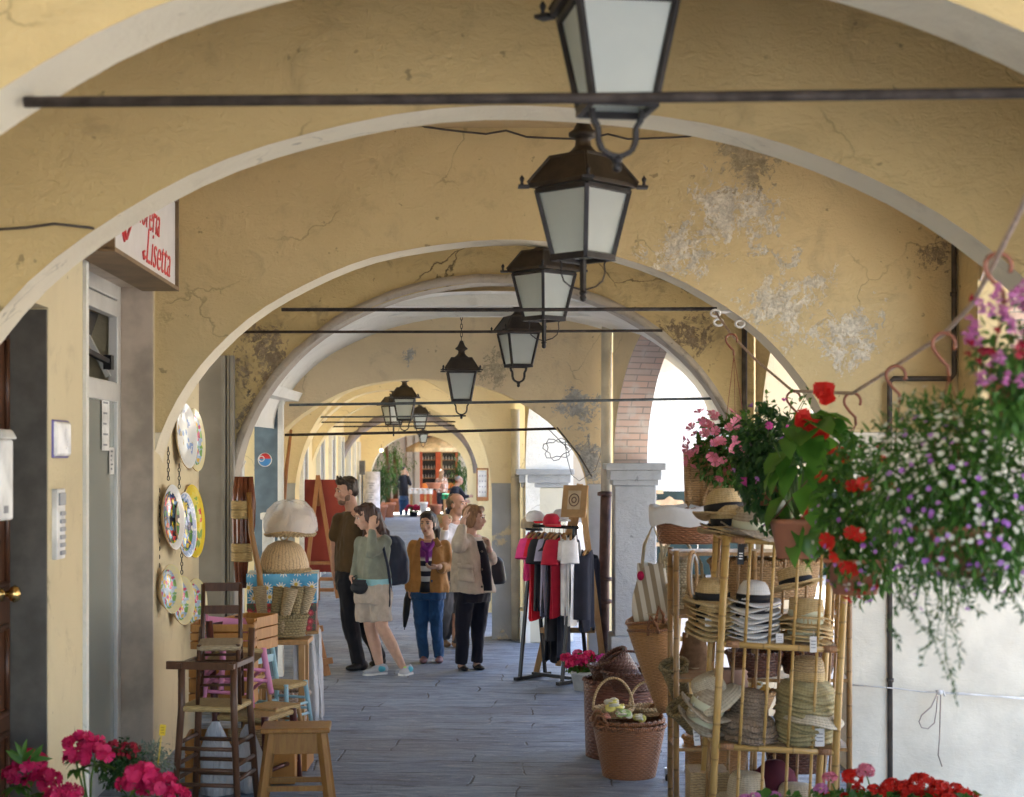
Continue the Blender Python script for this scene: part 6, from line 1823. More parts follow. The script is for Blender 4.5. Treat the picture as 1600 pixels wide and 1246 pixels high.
for hl, to in ((J(603, 1052, .05), J(568, 1053, -.10)), (J(641, 1044, .04), J(626, 1060, -.12))):
    hl.z = to.z = .0
    s_ = MB(); shoe('', s_, hl, to, .085, .044); so_ = fuse(s_, 'shoe', m_sn[0], f.o, .009, 2)
    a_ = MB(); a_.ball(hl.lerp(to, .26) + Vector((0, 0, .05)), (.062, .05, .034), 12, 8, 0, Matrix.Rotation(math.atan2((to - hl).y, (to - hl).x), 3, 'Z')); a_.build('shoe_side', m_sn[1], so_)
    a_ = MB(); a_.ball(hl.lerp(to, .42) + Vector((0, 0, .062)), (.04, .028, .022), 12, 8, 0, Matrix.Rotation(math.atan2((to - hl).y, (to - hl).x), 3, 'Z')); a_.build('laces', m_sn[2], so_)
    a_ = MB(); sole(a_, hl, to); a_.build('sole', m_sn[3], so_)
bp = thing('backpack', 'navy backpack worn by the woman in the sage top', 'backpack', f.base + J(617, 876, .14))
m = MB(); loft(m, [(Vector((0, 0, -.23)), .11, .07, radians(35)), (Vector((0, 0, -.2)), .145, .10, radians(35)), (Vector((0, 0, 0)), .15, .11, radians(35)), (Vector((-.02, 0, .17)), .125, .09, radians(35)), (Vector((-.03, 0, .235)), .07, .05, radians(35))])
fuse(m, 'pack', cloth('navy nylon', (.018, .026, .05), .3, .55), bp, .011, 4, .006)
p0 = f.base + J(617, 876, .14)
m = MB(); w = lambda x, y, dy: f.base + J(x, y, dy) - p0
m.tube([w(597, 843, -.08), w(600, 860, -.17), w(606, 885, -.17), w(609, 905, -.10), w(611, 925, -.06)], .013, 8, flat=.4); m.tube([w(609, 905, -.08), w(609, 945, -.12), w(607, 950, -.12)], .008, 6)
m.build('strap', cloth('navy nylon', (.018, .026, .05)), bp)
o = thing('camera_bag', 'small black camera bag held low by the woman in the sage top', 'bag', f.base + J(562, 918, -.14))
MB().ball((0, 0, 0), (.085, .06, .065), 16, 10).box((.0, -.02, .05), (.12, .08, .04)).build('pouch', M_('black nylon', (.02, .02, .024), .6), o)
MB().tube([(-.06, 0, .03), (-.07, 0, .09), (-.03, 0, .11)], .007, 6).build('strap', m_black, o)

# ---- woman in tan jacket
f = Fig('woman in a tan jacket and blue jeans holding a folded black umbrella', 675, 1035); J = f.J
b = MB(); yawT = radians(-8)
q, R = head(b, J(668, 819, 0), radians(-14), radians(4), .98)
limb(b, [J(670, 832, .02), J(671, 846, .03)], [.050, .056])
loft(b, [(J(671, 843, .03), .09, .075, yawT), (J(670, 853, .03), .175, .10, yawT), (J(670, 882, .02), .15, .11, yawT), (J(670, 905, 0), .15, .11, yawT), (J(669, 925, 0), .17, .125, yawT)])
limb(b, [J(645, 852, .03), J(638, 890, .03), J(639, 920, -.02)], [.046, .038, .028]); hand(b, J(639, 918, -.02), (0, -.1, -1), (1, .1, 0), curl=1.0)
limb(b, [J(694, 852, .02), J(702, 884, .0), J(685, 886, -.2)], [.046, .038, .028]); hand(b, J(686, 886, -.19), (-1, -.35, -.08), (0, .3, .9), curl=.8)
limb(b, [J(657, 930, 0), J(658, 978, 0), J(663, 1030, 0)], [.08, .055, .036]); limb(b, [J(680, 930, 0), J(682, 978, 0), J(686, 1028, .02)], [.08, .055, .036])
fuse(b, 'body', m_skin, f.o, .0075, 3)
face(q, R, .98, f.o, m_hdark)
h = MB(); hairball(h, q, R, .98, [((0, .026, .052), (.086, .098, .084)), ((0, .07, .0), (.075, .05, .08)), ((.066, .03, -.01), (.02, .05, .06)), ((-.066, .03, -.01), (.02, .05, .06)), ((0, -.042, .096), (.068, .044, .03))])
limb(h, [J(676, 812, .08), J(684, 830, .1), J(684, 845, .08)], [.05, .04, .02])
fuse(h, 'hair', m_hdark, f.o, .010, 2, .004, (30, 30, 10))
t = MB()
loft(t, [(J(671, 847, .03), .115, .092, yawT), (J(670, 853, .03), .185, .115, yawT), (J(670, 870, .03), .20, .13, yawT), (J(670, 895, .02), .19, .13, yawT), (J(669, 915, .01), .215, .145, yawT), (J(669, 925, .01), .225, .15, yawT)])
limb(t, [J(646, 853, .03), J(639, 890, .03), J(639, 917, -.02)], [.066, .058, .050]); limb(t, [J(694, 853, .02), J(702, 885, .0), J(690, 888, -.14)], [.066, .060, .05])
jk = fuse(t, 'jacket', cloth('tan suede', (.40, .20, .062), .3, .7), f.o, .010, 3, .009, (10, 10, 4), 2)
c = MB()
c.box(J(656, 848, -.085), (.055, .03, .09), Matrix.Rotation(.5, 3, 'Y')); c.box(J(683, 848, -.085), (.055, .03, .09), Matrix.Rotation(-.5, 3, 'Y')); c.build('collar', cloth('tan suede', (.40, .20, .062)), jk, bevel=.008)
t = MB(); loft(t, [(J(667.5, 848, -.055), .07, .06, yawT), (J(667, 870, -.055), .065, .09, yawT), (J(666.5, 895, -.065), .055, .085, yawT), (J(666, 912, -.075), .05, .085, yawT)])
st = NT('striped sweater'); x, y, z = st.xyz(st.coord('Object'))
s_ = st.math('SINE', st.math('MULTIPLY', z, 62)); purple = st.ramp(z, 1.02, 1.06)
st.col(st.mix(purple, st.mix(st.ramp(s_, -.1, .1), (.012, .012, .03), (.55, .55, .56)), (.16, .02, .20))); st.set(.85)
t.build('sweater', st.mat, f.o)
t = MB(); t.tube([J(659, 846, -.08), J(662, 856, -.145), J(668, 860, -.15), J(675, 852, -.12), J(679, 844, -.06)], [.02, .026, .03, .026, .02], 10); t.tube([J(668, 858, -.15), J(667, 880, -.158)], [.03, .022], 10, flat=.5)
fuse(t, 'scarf', cloth('purple scarf', (.19, .025, .23)), f.o, .008, 2, .006)
t = MB(); loft(t, [(J(666, 910, -.08), .052, .085, yawT), (J(665, 925, -.08), .06, .09, yawT)]); t.build('top_hem', m_black, f.o)
t = MB(); loft(t, [(J(669, 905, 0), .165, .12, yawT), (J(669, 928, 0), .182, .14, yawT), (J(669, 936, 0), .18, .14, yawT)])
limb(t, [J(657, 932, 0), J(658, 978, -.01), J(663, 1029, 0)], [.090, .064, .056], end=False); limb(t, [J(680, 932, 0), J(682, 978, -.01), J(686, 1027, .02)], [.090, .064, .056], end=False)
fuse(t, 'jeans', cloth('blue denim', (.022, .085, .22), .35, .8, .35), f.o, .010, 3, .008, (12, 12, 8), 7)
for hl, to in ((J(664, 1030, .06), J(660, 1036, -.16)), (J(687, 1028, .08), J(686, 1035, -.14))):
    hl.z = to.z = 0
    s_ = MB(); shoe('', s_, hl, to, .07, .042); fuse(s_, 'shoe', M_('mauve leather', (.20, .10, .11), .5), f.o, .009, 2)
o = thing('umbrella', 'folded black umbrella held by the woman in the tan jacket', 'umbrella', f.base + J(638, 925, -.03))
a_, e_ = Vector((0, 0, 0)), J(632, 983, -.03) - J(638, 925, -.03)
MB().tube([a_, a_.lerp(e_, .2), a_.lerp(e_, .6), a_.lerp(e_, .95)], [.022, .036, .034, .014], 12).build('canopy', M_('black umbrella cloth', (.015, .015, .017), .5), o)
MB().tube([a_ + Vector((0, 0, .09)), a_], [.014, .016], 10).build('handle', M_('umbrella grip', (.03, .025, .025), .4), o)
MB().tube([a_.lerp(e_, .95), a_.lerp(e_, 1.02)], .005, 6).build('tip', m_iron, o)

# ---- balding man behind, jacket over shoulder
f = Fig('balding man in a white shirt with a jacket slung over his shoulder', 706, 1012); J = f.J
b = MB(); yawT = radians(35)
q, R = head(b, J(714, 789, 0), radians(62), radians(2), 1.03)
limb(b, [J(711, 802, .02), J(708, 816, .02)], [.058, .064])
loft(b, [(J(707, 815, .02), .11, .08, yawT), (J(706, 827, .02), .19, .11, yawT), (J(704, 860, .0), .165, .115, yawT), (J(704, 890, 0), .165, .115, yawT)])
limb(b, [J(687, 830, -.02), J(685, 857, -.1), J(697, 824, -.2)], [.05, .042, .03]); hand(b, J(697, 824, -.2), (-.1, 0, 1), (0, 1, .1), curl=.9)
limb(b, [J(726, 830, .1), J(731, 862, .1), J(735, 885, 0)], [.05, .042, .03]); hand(b, J(735, 885, 0), (0, 0, -1), (-1, 0, 0), curl=.5)
limb(b, [J(698, 895, -.05), J(696, 950, -.05), J(695, 995, .1)], [.09, .062, .045]); limb(b, [J(712, 895, .05), J(714, 955, .0), J(713, 1005, 0)], [.09, .062, .045])
fuse(b, 'body', m_skin2, f.o, .0085, 3)
face(q, R, 1.03, f.o, m_hgrey)
h = MB(); hairball(h, q, R, 1.03, [((0, .062, .02), (.078, .052, .078)), ((.066, .035, .01), (.018, .05, .045)), ((-.066, .035, .01), (.018, .05, .045)), ((0, .05, .085), (.05, .04, .03))])
fuse(h, 'hair', m_hgrey, f.o, .010, 2, .004, (40, 40, 14))
t = MB()
loft(t, [(J(707, 817, .02), .10, .085, yawT), (J(706, 826, .02), .20, .12, yawT), (J(705, 845, .01), .20, .14, yawT), (J(704, 872, 0), .185, .14, yawT), (J(704, 888, 0), .18, .135, yawT)])
limb(t, [J(688, 830, -.02), J(685, 857, -.1), J(695, 832, -.18)], [.068, .058, .045]); limb(t, [J(726, 830, .1), J(731, 862, .1), J(734, 880, .02)], [.068, .058, .045])
fuse(t, 'shirt', cloth('white shirt cloth', (.72, .72, .76)), f.o, .010, 3, .008)
t = MB(); loft(t, [(J(704, 885, 0), .18, .135, yawT), (J(704, 905, 0), .185, .145, yawT)])
limb(t, [J(696, 900, -.05), J(695, 955, -.06), J(695, 997, .08)], [.10, .078, .066], end=False); limb(t, [J(714, 900, .05), J(718, 955, .0), J(715, 1005, 0)], [.10, .078, .066], end=False)
fuse(t, 'trousers', cloth('grey trouser cloth', (.085, .085, .09)), f.o, .011, 3, .012, (10, 10, 5), 4)
t = MB(); loft(t, [(J(704, 882, 0), .186, .142, yawT), (J(704, 888, 0), .186, .142, yawT)]); t.build('belt', m_black, f.o)
for hl, to in ((J(692, 1000, .1), J(702, 1004, .0)), (J(710, 1012, .05), J(718, 1014, -.1))):
    hl.z = to.z = 0
    s_ = MB(); shoe('', s_, hl, to, .08, .046); fuse(s_, 'shoe', M_('tan shoe leather', (.32, .20, .13), .5), f.o, .011, 2)
o = thing('jacket', 'beige jacket slung over the shoulder of the balding man', 'jacket', f.base + J(689, 815, .1))
p0 = J(689, 815, .1); t = MB()
limb(t, [J(700, 812, -.12) - p0, J(690, 812, .06) - p0, J(683, 830, .2) - p0, J(681, 870, .22) - p0], [.045, .075, .10, .09]); fuse(t, 'cloth', cloth('pale beige cloth', (.42, .36, .25)), o, .012, 3, .014, (14, 14, 8))

# ---- woman in cream jacket, arm raised
f = Fig('woman in a cream jacket and black trousers shading her eyes with a raised arm', 735, 1047); J = f.J
b = MB(); yawT = radians(50)
q, R = head(b, J(742, 810, 0), radians(72), radians(4), .98)
limb(b, [J(738, 822, .02), J(735, 838, .02)], [.050, .056])
loft(b, [(J(736, 836, .02), .09, .078, yawT), (J(736, 846, .02), .17, .10, yawT), (J(738, 880, .0), .155, .125, yawT), (J(740, 905, 0), .165, .135, yawT), (J(738, 928, 0), .175, .14, yawT)])
limb(b, [J(727, 842, -.1), J(717, 852, -.22), J(724, 812, -.18)], [.048, .040, .028]); hand(b, J(724, 814, -.18), (.25, .1, 1), (.8, .3, -.2), curl=.35)
limb(b, [J(752, 848, .12), J(768, 876, .08), J(764, 856, -.08)], [.046, .038, .027]); hand(b, J(764, 857, -.07), (-.1, -.3, 1), (-.8, -.4, 0), curl=1.1)
limb(b, [J(726, 935, -.05), J(723, 985, -.04), J(721, 1040, -.02)], [.085, .06, .036]); limb(b, [J(749, 935, .05), J(748, 985, .05), J(745, 1038, .05)], [.085, .06, .036])
fuse(b, 'body', m_skin, f.o, .0075, 3)
face(q, R, .98, f.o, m_hblond)
h = MB(); hairball(h, q, R, .98, [((0, .030, .048), (.092, .104, .088)), ((0, .07, -.02), (.085, .062, .085)), ((.07, .015, -.03), (.026, .055, .07)), ((-.07, .015, -.03), (.026, .055, .07)), ((0, -.045, .09), (.07, .048, .036))])
fuse(h, 'hair', m_hblond, f.o, .010, 2, .007, (34, 34, 10))
t = MB()
loft(t, [(J(736, 838, .02), .11, .095, yawT), (J(735, 846, .02), .19, .125, yawT), (J(736, 865, .01), .205, .155, yawT), (J(737, 895, .0), .21, .175, yawT), (J(738, 915, .0), .225, .19, yawT), (J(738, 925, .0), .23, .195, yawT)])
limb(t, [J(729, 844, -.08), J(717, 853, -.22), J(721, 828, -.2)], [.078, .072, .056]); limb(t, [J(752, 848, .12), J(768, 877, .08), J(765, 866, -.03)], [.070, .062, .048])
jk = fuse(t, 'jacket', cloth('cream cotton', (.52, .45, .36), .35), f.o, .010, 3, .011, (10, 10, 5), 9)
pk = MB(); pk.grid(lambda u, v: J(lerp(716, 738, u) + 4 * v * u, lerp(884, 908, v) + 3 * u, -.228 - .02 * sin(pi * u) - .01 * v), 6, 6); pk.build('pocket', cloth('cream cotton', (.52, .45, .36)), jk, solid=.012)
pk = MB(); pk.grid(lambda u, v: J(lerp(715, 739, u), lerp(880, 888, v) + 3 * u, -.24 - .02 * sin(pi * u)), 6, 2); pk.build('pocket_flap', cloth('cream cotton dark', (.46, .40, .32)), jk, solid=.01)
for yy in (862, 890, 917): MB().ball(J(753, yy, -.19), (.011, .006, .011), 8, 6).build('button', M_('horn button', (.12, .09, .07), .3), jk)
t = MB(); loft(t, [(J(743, 845, -.03), .05, .08, yawT), (J(746, 868, -.04), .055, .125, yawT), (J(748, 895, -.06), .06, .145, yawT), (J(749, 922, -.06), .06, .15, yawT)]); t.build('top', cloth('black knit', (.010, .010, .018)), f.o)
t = MB(); loft(t, [(J(739, 900, 0), .165, .14, yawT), (J(738, 925, 0), .185, .165, yawT), (J(738, 940, 0), .18, .16, yawT)])
limb(t, [J(726, 935, -.05), J(723, 985, -.04), J(721, 1037, -.02)], [.102, .072, .060], end=False); limb(t, [J(749, 935, .05), J(748, 985, .05), J(745, 1035, .05)], [.102, .072, .058], end=False)
fuse(t, 'trousers', cloth('blue black trouser cloth', (.010, .011, .022)), f.o, .010, 3, .008, (9, 9, 5), 1)
for hl, to in ((J(719, 1043, .06), J(729, 1053, -.12)), (J(742, 1042, .1), J(755, 1050, -.05))):
    hl.z = to.z = 0
    s_ = MB(); shoe('', s_, hl, to, .055, .042); fuse(s_, 'shoe', M_('black flat shoe', (.015, .014, .016), .35), f.o, .009, 2)
o = thing('handbag', 'black handbag on the far shoulder of the woman in the cream jacket', 'handbag', f.base + J(775, 890, .1))
m = MB(); loft(m, [(Vector((0, 0, -.14)), .085, .06, .3), (Vector((0, 0, -.1)), .10, .07, .3), (Vector((-.01, 0, .08)), .085, .06, .3), (Vector((-.02, 0, .125)), .05, .03, .3)]); fuse(m, 'pouch', M_('soft black leather', (.02, .022, .03), .5), o, .011, 3, .004)
p0 = J(775, 890, .1); MB().tube([J(772, 872, .1) - p0, J(762, 852, .02) - p0, J(750, 842, .05) - p0], .009, 6).build('strap', m_black, o)

# ---- distant people
def far_person(label, x, yfeet, segs, yaw, skin, hair, topm, lowm, shoem, arm, hh):
    f = Fig(label, x, yfeet); J = f.J
    b = MB()
    q, R = head(b, J(*segs['head']), yaw, .05, 1.0)
    nk = J(*segs['neck'])
    limb(b, [J(*segs['head']) + Vector((0, 0, -.07)), nk], [.05, .056]); loft(b, [(nk, .10, .08, yaw), (J(*segs['waist']), .14, .1, yaw)])
    for a_ in arm:
        pts = [J(*p) for p in a_]; limb(b, pts, [.045, .038, .028]); hand(b, pts[2], pts[2] - pts[1], (0, -1, .2), curl=.8)
    fuse(b, 'body', skin, f.o, .012, 2)
    face(q, R, 1.0, f.o, hair)
    h = MB(); hairball(h, q, R, 1.0, hh); fuse(h, 'hair', hair, f.o, .014, 2, .006)
    t = MB(); loft(t, [(nk, .11, .09, yaw), (nk + Vector((0, 0, -.06)), .20, .125, yaw), (nk.lerp(J(*segs['waist']), .5), .19, .14, yaw), (J(*segs['waist']), .19, .15, yaw)])
    for a_ in arm: limb(t, [J(*p) for p in a_[:2]] + [J(*a_[1]).lerp(J(*a_[2]), .8)], [.066, .058, .045])
    fuse(t, 'top', topm, f.o, .014, 2, .008)
    if lowm:
        w = J(*segs['waist']); t = MB(); loft(t, [(w + Vector((0, 0, .03)), .17, .13, yaw), (w + Vector((0, 0, -.14)), .18, .14, yaw)])
        for s_ in (-1, 1): limb(t, [w + Vector((s_ * .08, 0, -.12)), w + Vector((s_ * .08, .02, -w.z * .55)), Vector((s_ * .09 + w.x, 0, .09))], [.10, .078, .065])
        fuse(t, 'trousers', lowm, f.o, .014, 2, .006)
        for s_ in (-1, 1):
            c = Vector((s_ * .09 + w.x, .0, 0)); dv = Vector((sin(yaw), -cos(yaw), 0))
            m = MB(); shoe('', m, c - dv * .08, c + dv * .17, .08, .045); fuse(m, 'shoe', shoem, f.o, .014, 2)
    return f
c_blk = cloth('far black knit', (.014, .014, .022)); c_jean = cloth('far denim', (.03, .07, .16))
far_person('distant woman in black top and jeans with her hand at her mouth', 632, 807, dict(head=(631, 735.5), neck=(630, 741.5), waist=(631, 775)), radians(62), m_skin, m_hdark, c_blk, c_jean, m_sn[3],
           [[(625, 746), (623, 760), (634, 764)], [(637, 746), (641, 757), (637, 742)]], [((0, .03, .05), (.088, .1, .085)), ((0, .09, .06), (.05, .05, .05))])
far_person('distant silver haired man in a dark suit bending over a stall', 712, 826, dict(head=(718, 751), neck=(712, 760), waist=(706, 792)), radians(70), m_skin2, m_hsilver, c_blk, c_blk, m_black,
           [[(706, 766), (716, 778), (728, 783)], [(718, 765), (726, 776), (733, 776)]], [((0, .04, .05), (.09, .095, .08))])
far_person('distant person with long brown hair in a floral top standing at the stalls', 690, 805, dict(head=(690, 739.5), neck=(690, 746), waist=(690, 770)), radians(170), m_skin, m_hblond, platemat('floral print', (.5, .4, .3), (.4, .3, .25), (.25, .14, .1), [(.3, .15, .1), (.6, .55, .5), (.4, .2, .15), (.15, .1, .08)], 7), c_blk, m_black,
           [[(684, 750), (682, 761), (684, 772)], [(696, 750), (698, 761), (697, 772)]], [((0, .03, .03), (.092, .1, .1)), ((0, .08, -.12), (.085, .045, .12))])
# ================================================================ flowers
m_terra = M_('terracotta plastic', (.42, .17, .095), .5, .4, 0, .2, 5)
m_stem = M_('green stem', (.10, .17, .04), .6)
LEAF = leafmat('fresh green leaf', (.045, .13, .022), (.11, .24, .04))
LEAFD = leafmat('dark green leaf', (.022, .075, .022), (.06, .14, .035))
LEAFB = leafmat('big begonia leaf', (.05, .15, .022), (.13, .30, .04), .45, .25)
LEAFG = leafmat('grey green leaf', (.16, .22, .17), (.26, .32, .27))
def petal(n, a, b, tr=.3): return leafmat(n, a, b, tr, .6)
P_RED, P_MAG, P_PINK, P_WHT, P_PUR, P_CRIM = petal('scarlet petal', (.78, .025, .012), (.50, .015, .01)), petal('magenta petal', (.55, .02, .28), (.66, .10, .38)), petal('pink petal', (.78, .28, .36), (.66, .16, .26)), petal('white petal', (.74, .72, .60), (.58, .57, .44)), petal('violet petal', (.36, .08, .50), (.58, .30, .66)), petal('crimson rhododendron petal', (.44, .006, .06), (.78, .03, .17))
P_LIL = petal('lilac pink petal', (.70, .28, .55), (.56, .16, .42)); P_DRED = petal('deep red petal', (.30, .01, .03), (.42, .02, .05))
def rnd(a, b): return random.uniform(a, b)
def rdir():
    while True:
        v = Vector((rnd(-1, 1), rnd(-1, 1), rnd(-1, 1)))
        if .05 < v.length < 1: return v.normalized()
def leaf(mb, p, d_, up, L_, w, fold=.25, bend=.3, mat=0):
    """one pointed leaf of two bent halves"""
    d_ = d_.normalized(); s_ = d_.cross(up)
    if s_.length < 1e-3: s_ = d_.orthogonal()
    s_.normalize(); n_ = s_.cross(d_)
    a = p; m1 = p + d_ * L_ * .38 - n_ * w * fold * .3; m2 = p + d_ * L_ * .75 - n_ * L_ * bend * .2; t = p + d_ * L_ - n_ * L_ * bend * .5
    V = [a, m1, m2, t, p + d_ * L_ * .32 + s_ * w * .5 + n_ * w * fold, p + d_ * L_ * .7 + s_ * w * .36 + n_ * (w * fold * .7 - L_ * bend * .2),
         p + d_ * L_ * .32 - s_ * w * .5 + n_ * w * fold, p + d_ * L_ * .7 - s_ * w * .36 + n_ * (w * fold * .7 - L_ * bend * .2)]
    mb.add(V, [(0, 1, 4), (1, 2, 5, 4), (2, 3, 5), (0, 6, 1), (6, 7, 2, 1), (7, 3, 2)], mat, True)
def blossom(mb, p, n_, r, k=5, cup=.35, mat=0, width=.9):
    n_ = n_.normalized(); u = n_.orthogonal().normalized(); v = n_.cross(u); ph = rnd(0, 6)
    vs, fs = [p - n_ * r * .1], []
    for i in range(k):
        a = ph + 2 * pi * i / k; h = pi / k * width
        c0, c1, c2 = [u * cos(q) + v * sin(q) for q in (a - h, a, a + h)]
        j = len(vs)
        vs += [p + c0 * r * .62 + n_ * r * cup * .7, p + c0 * r * .8 * .95 + c1 * r * .22 + n_ * r * (cup + rnd(-.1, .1)), p + c2 * r * .8 * .95 + c1 * r * .22 + n_ * r * (cup + rnd(-.1, .1)), p + c2 * r * .62 + n_ * r * cup * .7]
        fs.append((0, j, j + 1, j + 2, j + 3))
    mb.add(vs, fs, mat, True)
def fill(mb, c, rad, n, L_, w, out=.6, droop=.4, shell=.0, mat=0, jl=.4, flt=None):
    c = Vector(c)
    for _ in range(n):
        d_ = rdir(); k = rnd(shell, 1) ** (1 / 2.2)
        q = Vector((d_.x * rad[0], d_.y * rad[1], d_.z * rad[2])) * k * (1 + .25 * noise.noise(d_ * 2.3 + c * 3))
        p = c + q
        if flt and not flt(p): continue
        dv = (d_ * out + rdir() * .7 + Vector((0, 0, -droop)))
        leaf(mb, p, dv, (Vector((0, 0, 1)) + rdir() * .6), L_ * rnd(1 - jl, 1 + jl), w * rnd(.75, 1.25), rnd(.1, .4), rnd(0, .8), mat)
def flowers(mb, c, rad, n, r, k=5, shell=.75, upb=.3, cup=.35, front=.0):
    c = Vector(c)
    for _ in range(n):
        d_ = rdir()
        if front and d_.y > 0 and random.random() < front: d_.y = -d_.y
        kk = rnd(shell, 1.08)
        p = c + Vector((d_.x * rad[0], d_.y * rad[1], d_.z * rad[2])) * kk * (1 + .25 * noise.noise(d_ * 2.3 + c * 3))
        blossom(mb, p, d_ + Vector((0, 0, upb)) + rdir() * .4, r * rnd(.75, 1.2), k, cup)
def floret_ball(mb, c, r, n, pr, k=5):
    c = Vector(c)
    for _ in range(n):
        d_ = rdir()
        if d_.z < -.55: d_.z = -d_.z
        blossom(mb, c + Vector((d_.x, d_.y, d_.z * .8)) * r * rnd(.8, 1.05), d_ + rdir() * .35, pr * rnd(.8, 1.2), k, .3)
def stems(mb, base, tips, r=.003):
    for t in tips:
        m = Vector(base).lerp(Vector(t), .5) + Vector((rnd(-.02, .02), rnd(-.02, .02), .03))
        mb.tube([base, m, t], [r * 1.3, r, r * .7], 5)

# the rope and its hooks
RP = [(1118, 488, 10.45), (1142, 522, 9.9), (1180, 562, 9.1), (1238, 611, 8.0), (1286, 613, 7.2), (1332, 615, 6.4), (1400, 572, 5.7), (1475, 522, 5.0), (1520, 474, 4.5), (1560, 398, 4.05), (1600, 318, 3.6), (1700, 90, 2.9), (1760, -60, 2.6)]
rp = [P(*p) for p in RP] + [Vector((1.15, 2.3, 3.6)), Vector((1.22, 2.1, 4.175))]
o = MB().tube(rp, .0072, 8).build('rope', M_('beige rope', (.52, .40, .33), .8, .3, 0, .25, 60, .5, 200), loc=rp[0])
tag(o, 'beige rope slung from the tie rod to carry the hanging flower baskets', 'rope')
cl_ = thing('rope_clip', 'white plastic rope clips where the rope leaves the tie rod', 'clip', P(1122, 490, 10.45))
for dx, dz in ((-.02, 0), (.0, -.06), (.14, -.07)):
    MB().tube([(dx + .03 * cos(t), -.02, dz + .022 * sin(t)) for t in [2 * pi * k / 12 for k in range(12)]], .008, 6, closed=True).build('clip_ring', m_cord, cl_)
MB().tube([(-.03, 0, .01), (.04, -.01, .01), (.12, -.01, .02)], .012, 7).build('clip_bar', m_cord, cl_)
m_hook = M_('red brown hook plastic', (.26, .085, .045), .35, .5, 0, .15)
def hang(label, hx, hy, d, pot, pr, ph, cat='flower basket', wires=3, pmat=None, hs=1.0):
    """hook on the rope, three wires and a pot; returns thing and pot centre in its own frame"""
    hp = P(hx, hy, d); pc = P(pot[0], pot[1], d) - hp
    o = thing('hanging_basket', label, cat, hp, group='flower baskets hanging on the rope')
    R = .034 * hs
    pts = [Vector((R * cos(a), 0, R * sin(a) - R * .8)) for a in [lerp(-.5, 3.9, k / 12) for k in range(13)]]
    pts += [Vector((-.012 * hs, 0, -R * 2.0)), Vector((.012 * hs, 0, -R * 2.7)), Vector((.014 * hs, 0, -R * 3.6))]
    MB().tube(pts, .0062 * hs, 7).build('hook', m_hook, o)
    b0 = pts[-1]
    w = MB()
    for k in range(wires):
        a = 2 * pi * k / wires + .4
        w.tube([b0, pc + Vector((pr * cos(a), pr * sin(a), ph))], .0022, 5)
    w.build('wire', m_hook, o)
    m = MB(); m.lathe([(0, 0), (pr * .72, 0), (pr * .98, ph * .86), (pr * 1.06, ph * .87), (pr * 1.06, ph), (pr * .95, ph), (pr * .9, ph * .8), (0, ph * .8)], 30, pc)
    m.build('pot', pmat or m_terra, o)
    return o, pc + Vector((0, 0, ph))
# pink petunia nearest the shop tables
o, c = hang('hanging basket of pale pink petunias farthest along the rope', 1143, 524, 9.6, (1150, 745), .10, .10)
q = MB(); fill(q, c + Vector((-.0, 0, .05)), (.27, .24, .22), 1500, .045, .028); q.build('foliage', LEAF, o)
q = MB(); flowers(q, c + Vector((-.12, -.05, .10)), (.20, .2, .20), 60, .034, 5, .8, .2, .4, .6); q.build('blossom', P_PINK, o)
q = MB(); flowers(q, c + Vector((.12, -.05, .0)), (.16, .2, .2), 14, .03, 5, .8, .2, .4, .6); q.build('blossom', P_LIL, o)
# fuchsia with dark leaves
o, c = hang('hanging fuchsia with dark leaves beside the pale pink petunias', 1240, 614, 7.9, (1205, 790), .08, .10)
q = MB(); fill(q, c + Vector((0, 0, .10)), (.17, .17, .30), 1700, .042, .026, .5, .6); fill(q, c + Vector((.05, -.05, -.10)), (.08, .12, .19), 420, .04, .025, .4, .8); q.build('foliage', LEAFD, o)
q = MB()
st_ = MB()
tips = [c + Vector((rnd(-.16, .18), rnd(-.12, .1), rnd(.34, .46))) for _ in range(9)]; stems(st_, c, tips); st_.build('stem', m_stem, o)
for t in tips:
    for _ in range(7): leaf(q, t + rdir() * .025 - Vector((0, 0, rnd(0, .1))), rdir() + Vector((0, 0, .4)), Vector((0, 0, 1)), .03, .018)
q.build('leaves', LEAF, o)
q = MB(); flowers(q, c + Vector((0, -.02, .12)), (.19, .19, .3), 16, .02, 4, .9, -.6, .9, .7); q.build('blossom', P_MAG, o)
q = MB(); flowers(q, c + Vector((0, -.02, .12)), (.19, .19, .3), 9, .018, 4, .9, -.6, .9, .7); q.build('blossom', P_PUR, o)
# begonia with big glossy leaves
o, c = hang('hanging begonia with big glossy leaves and scarlet flowers', 1332, 617, 6.5, (1244, 872), .105, .16, wires=2)
q = MB()
for k in range(64):
    d_ = rdir()
    p = c + Vector((d_.x * .10 + .05, d_.y * .13, .20 + d_.z * .24))
    leaf(q, p, d_ * .5 + Vector((rnd(-.3, .3), rnd(-.5, .1), -.55)), Vector((0, 0, 1)) + d_ * .7, rnd(.13, .22), rnd(.085, .135), .16, rnd(.2, .8))
q.build('foliage', LEAFB, o)
st_ = MB(); stems(st_, c, [c + Vector((rnd(-.12, .14), rnd(-.1, .1), rnd(.15, .4))) for _ in range(12)], .004); st_.build('stem', m_stem, o)
q = MB()
for (x, y) in ((1288, 612), (1255, 655), (1282, 680), (1272, 672), (1315, 715), (1288, 622), (1262, 660), (1310, 752)):
    for _ in range(3): blossom(q, P(x + rnd(-7, 7), y + rnd(-6, 6), 6.38) - Vector(o.location), Vector((rnd(-.5, .5), -1, rnd(-.2, .6))), rnd(.028, .04), 4, .25, 0, 1.1)
q.build('blossom', P_RED, o)
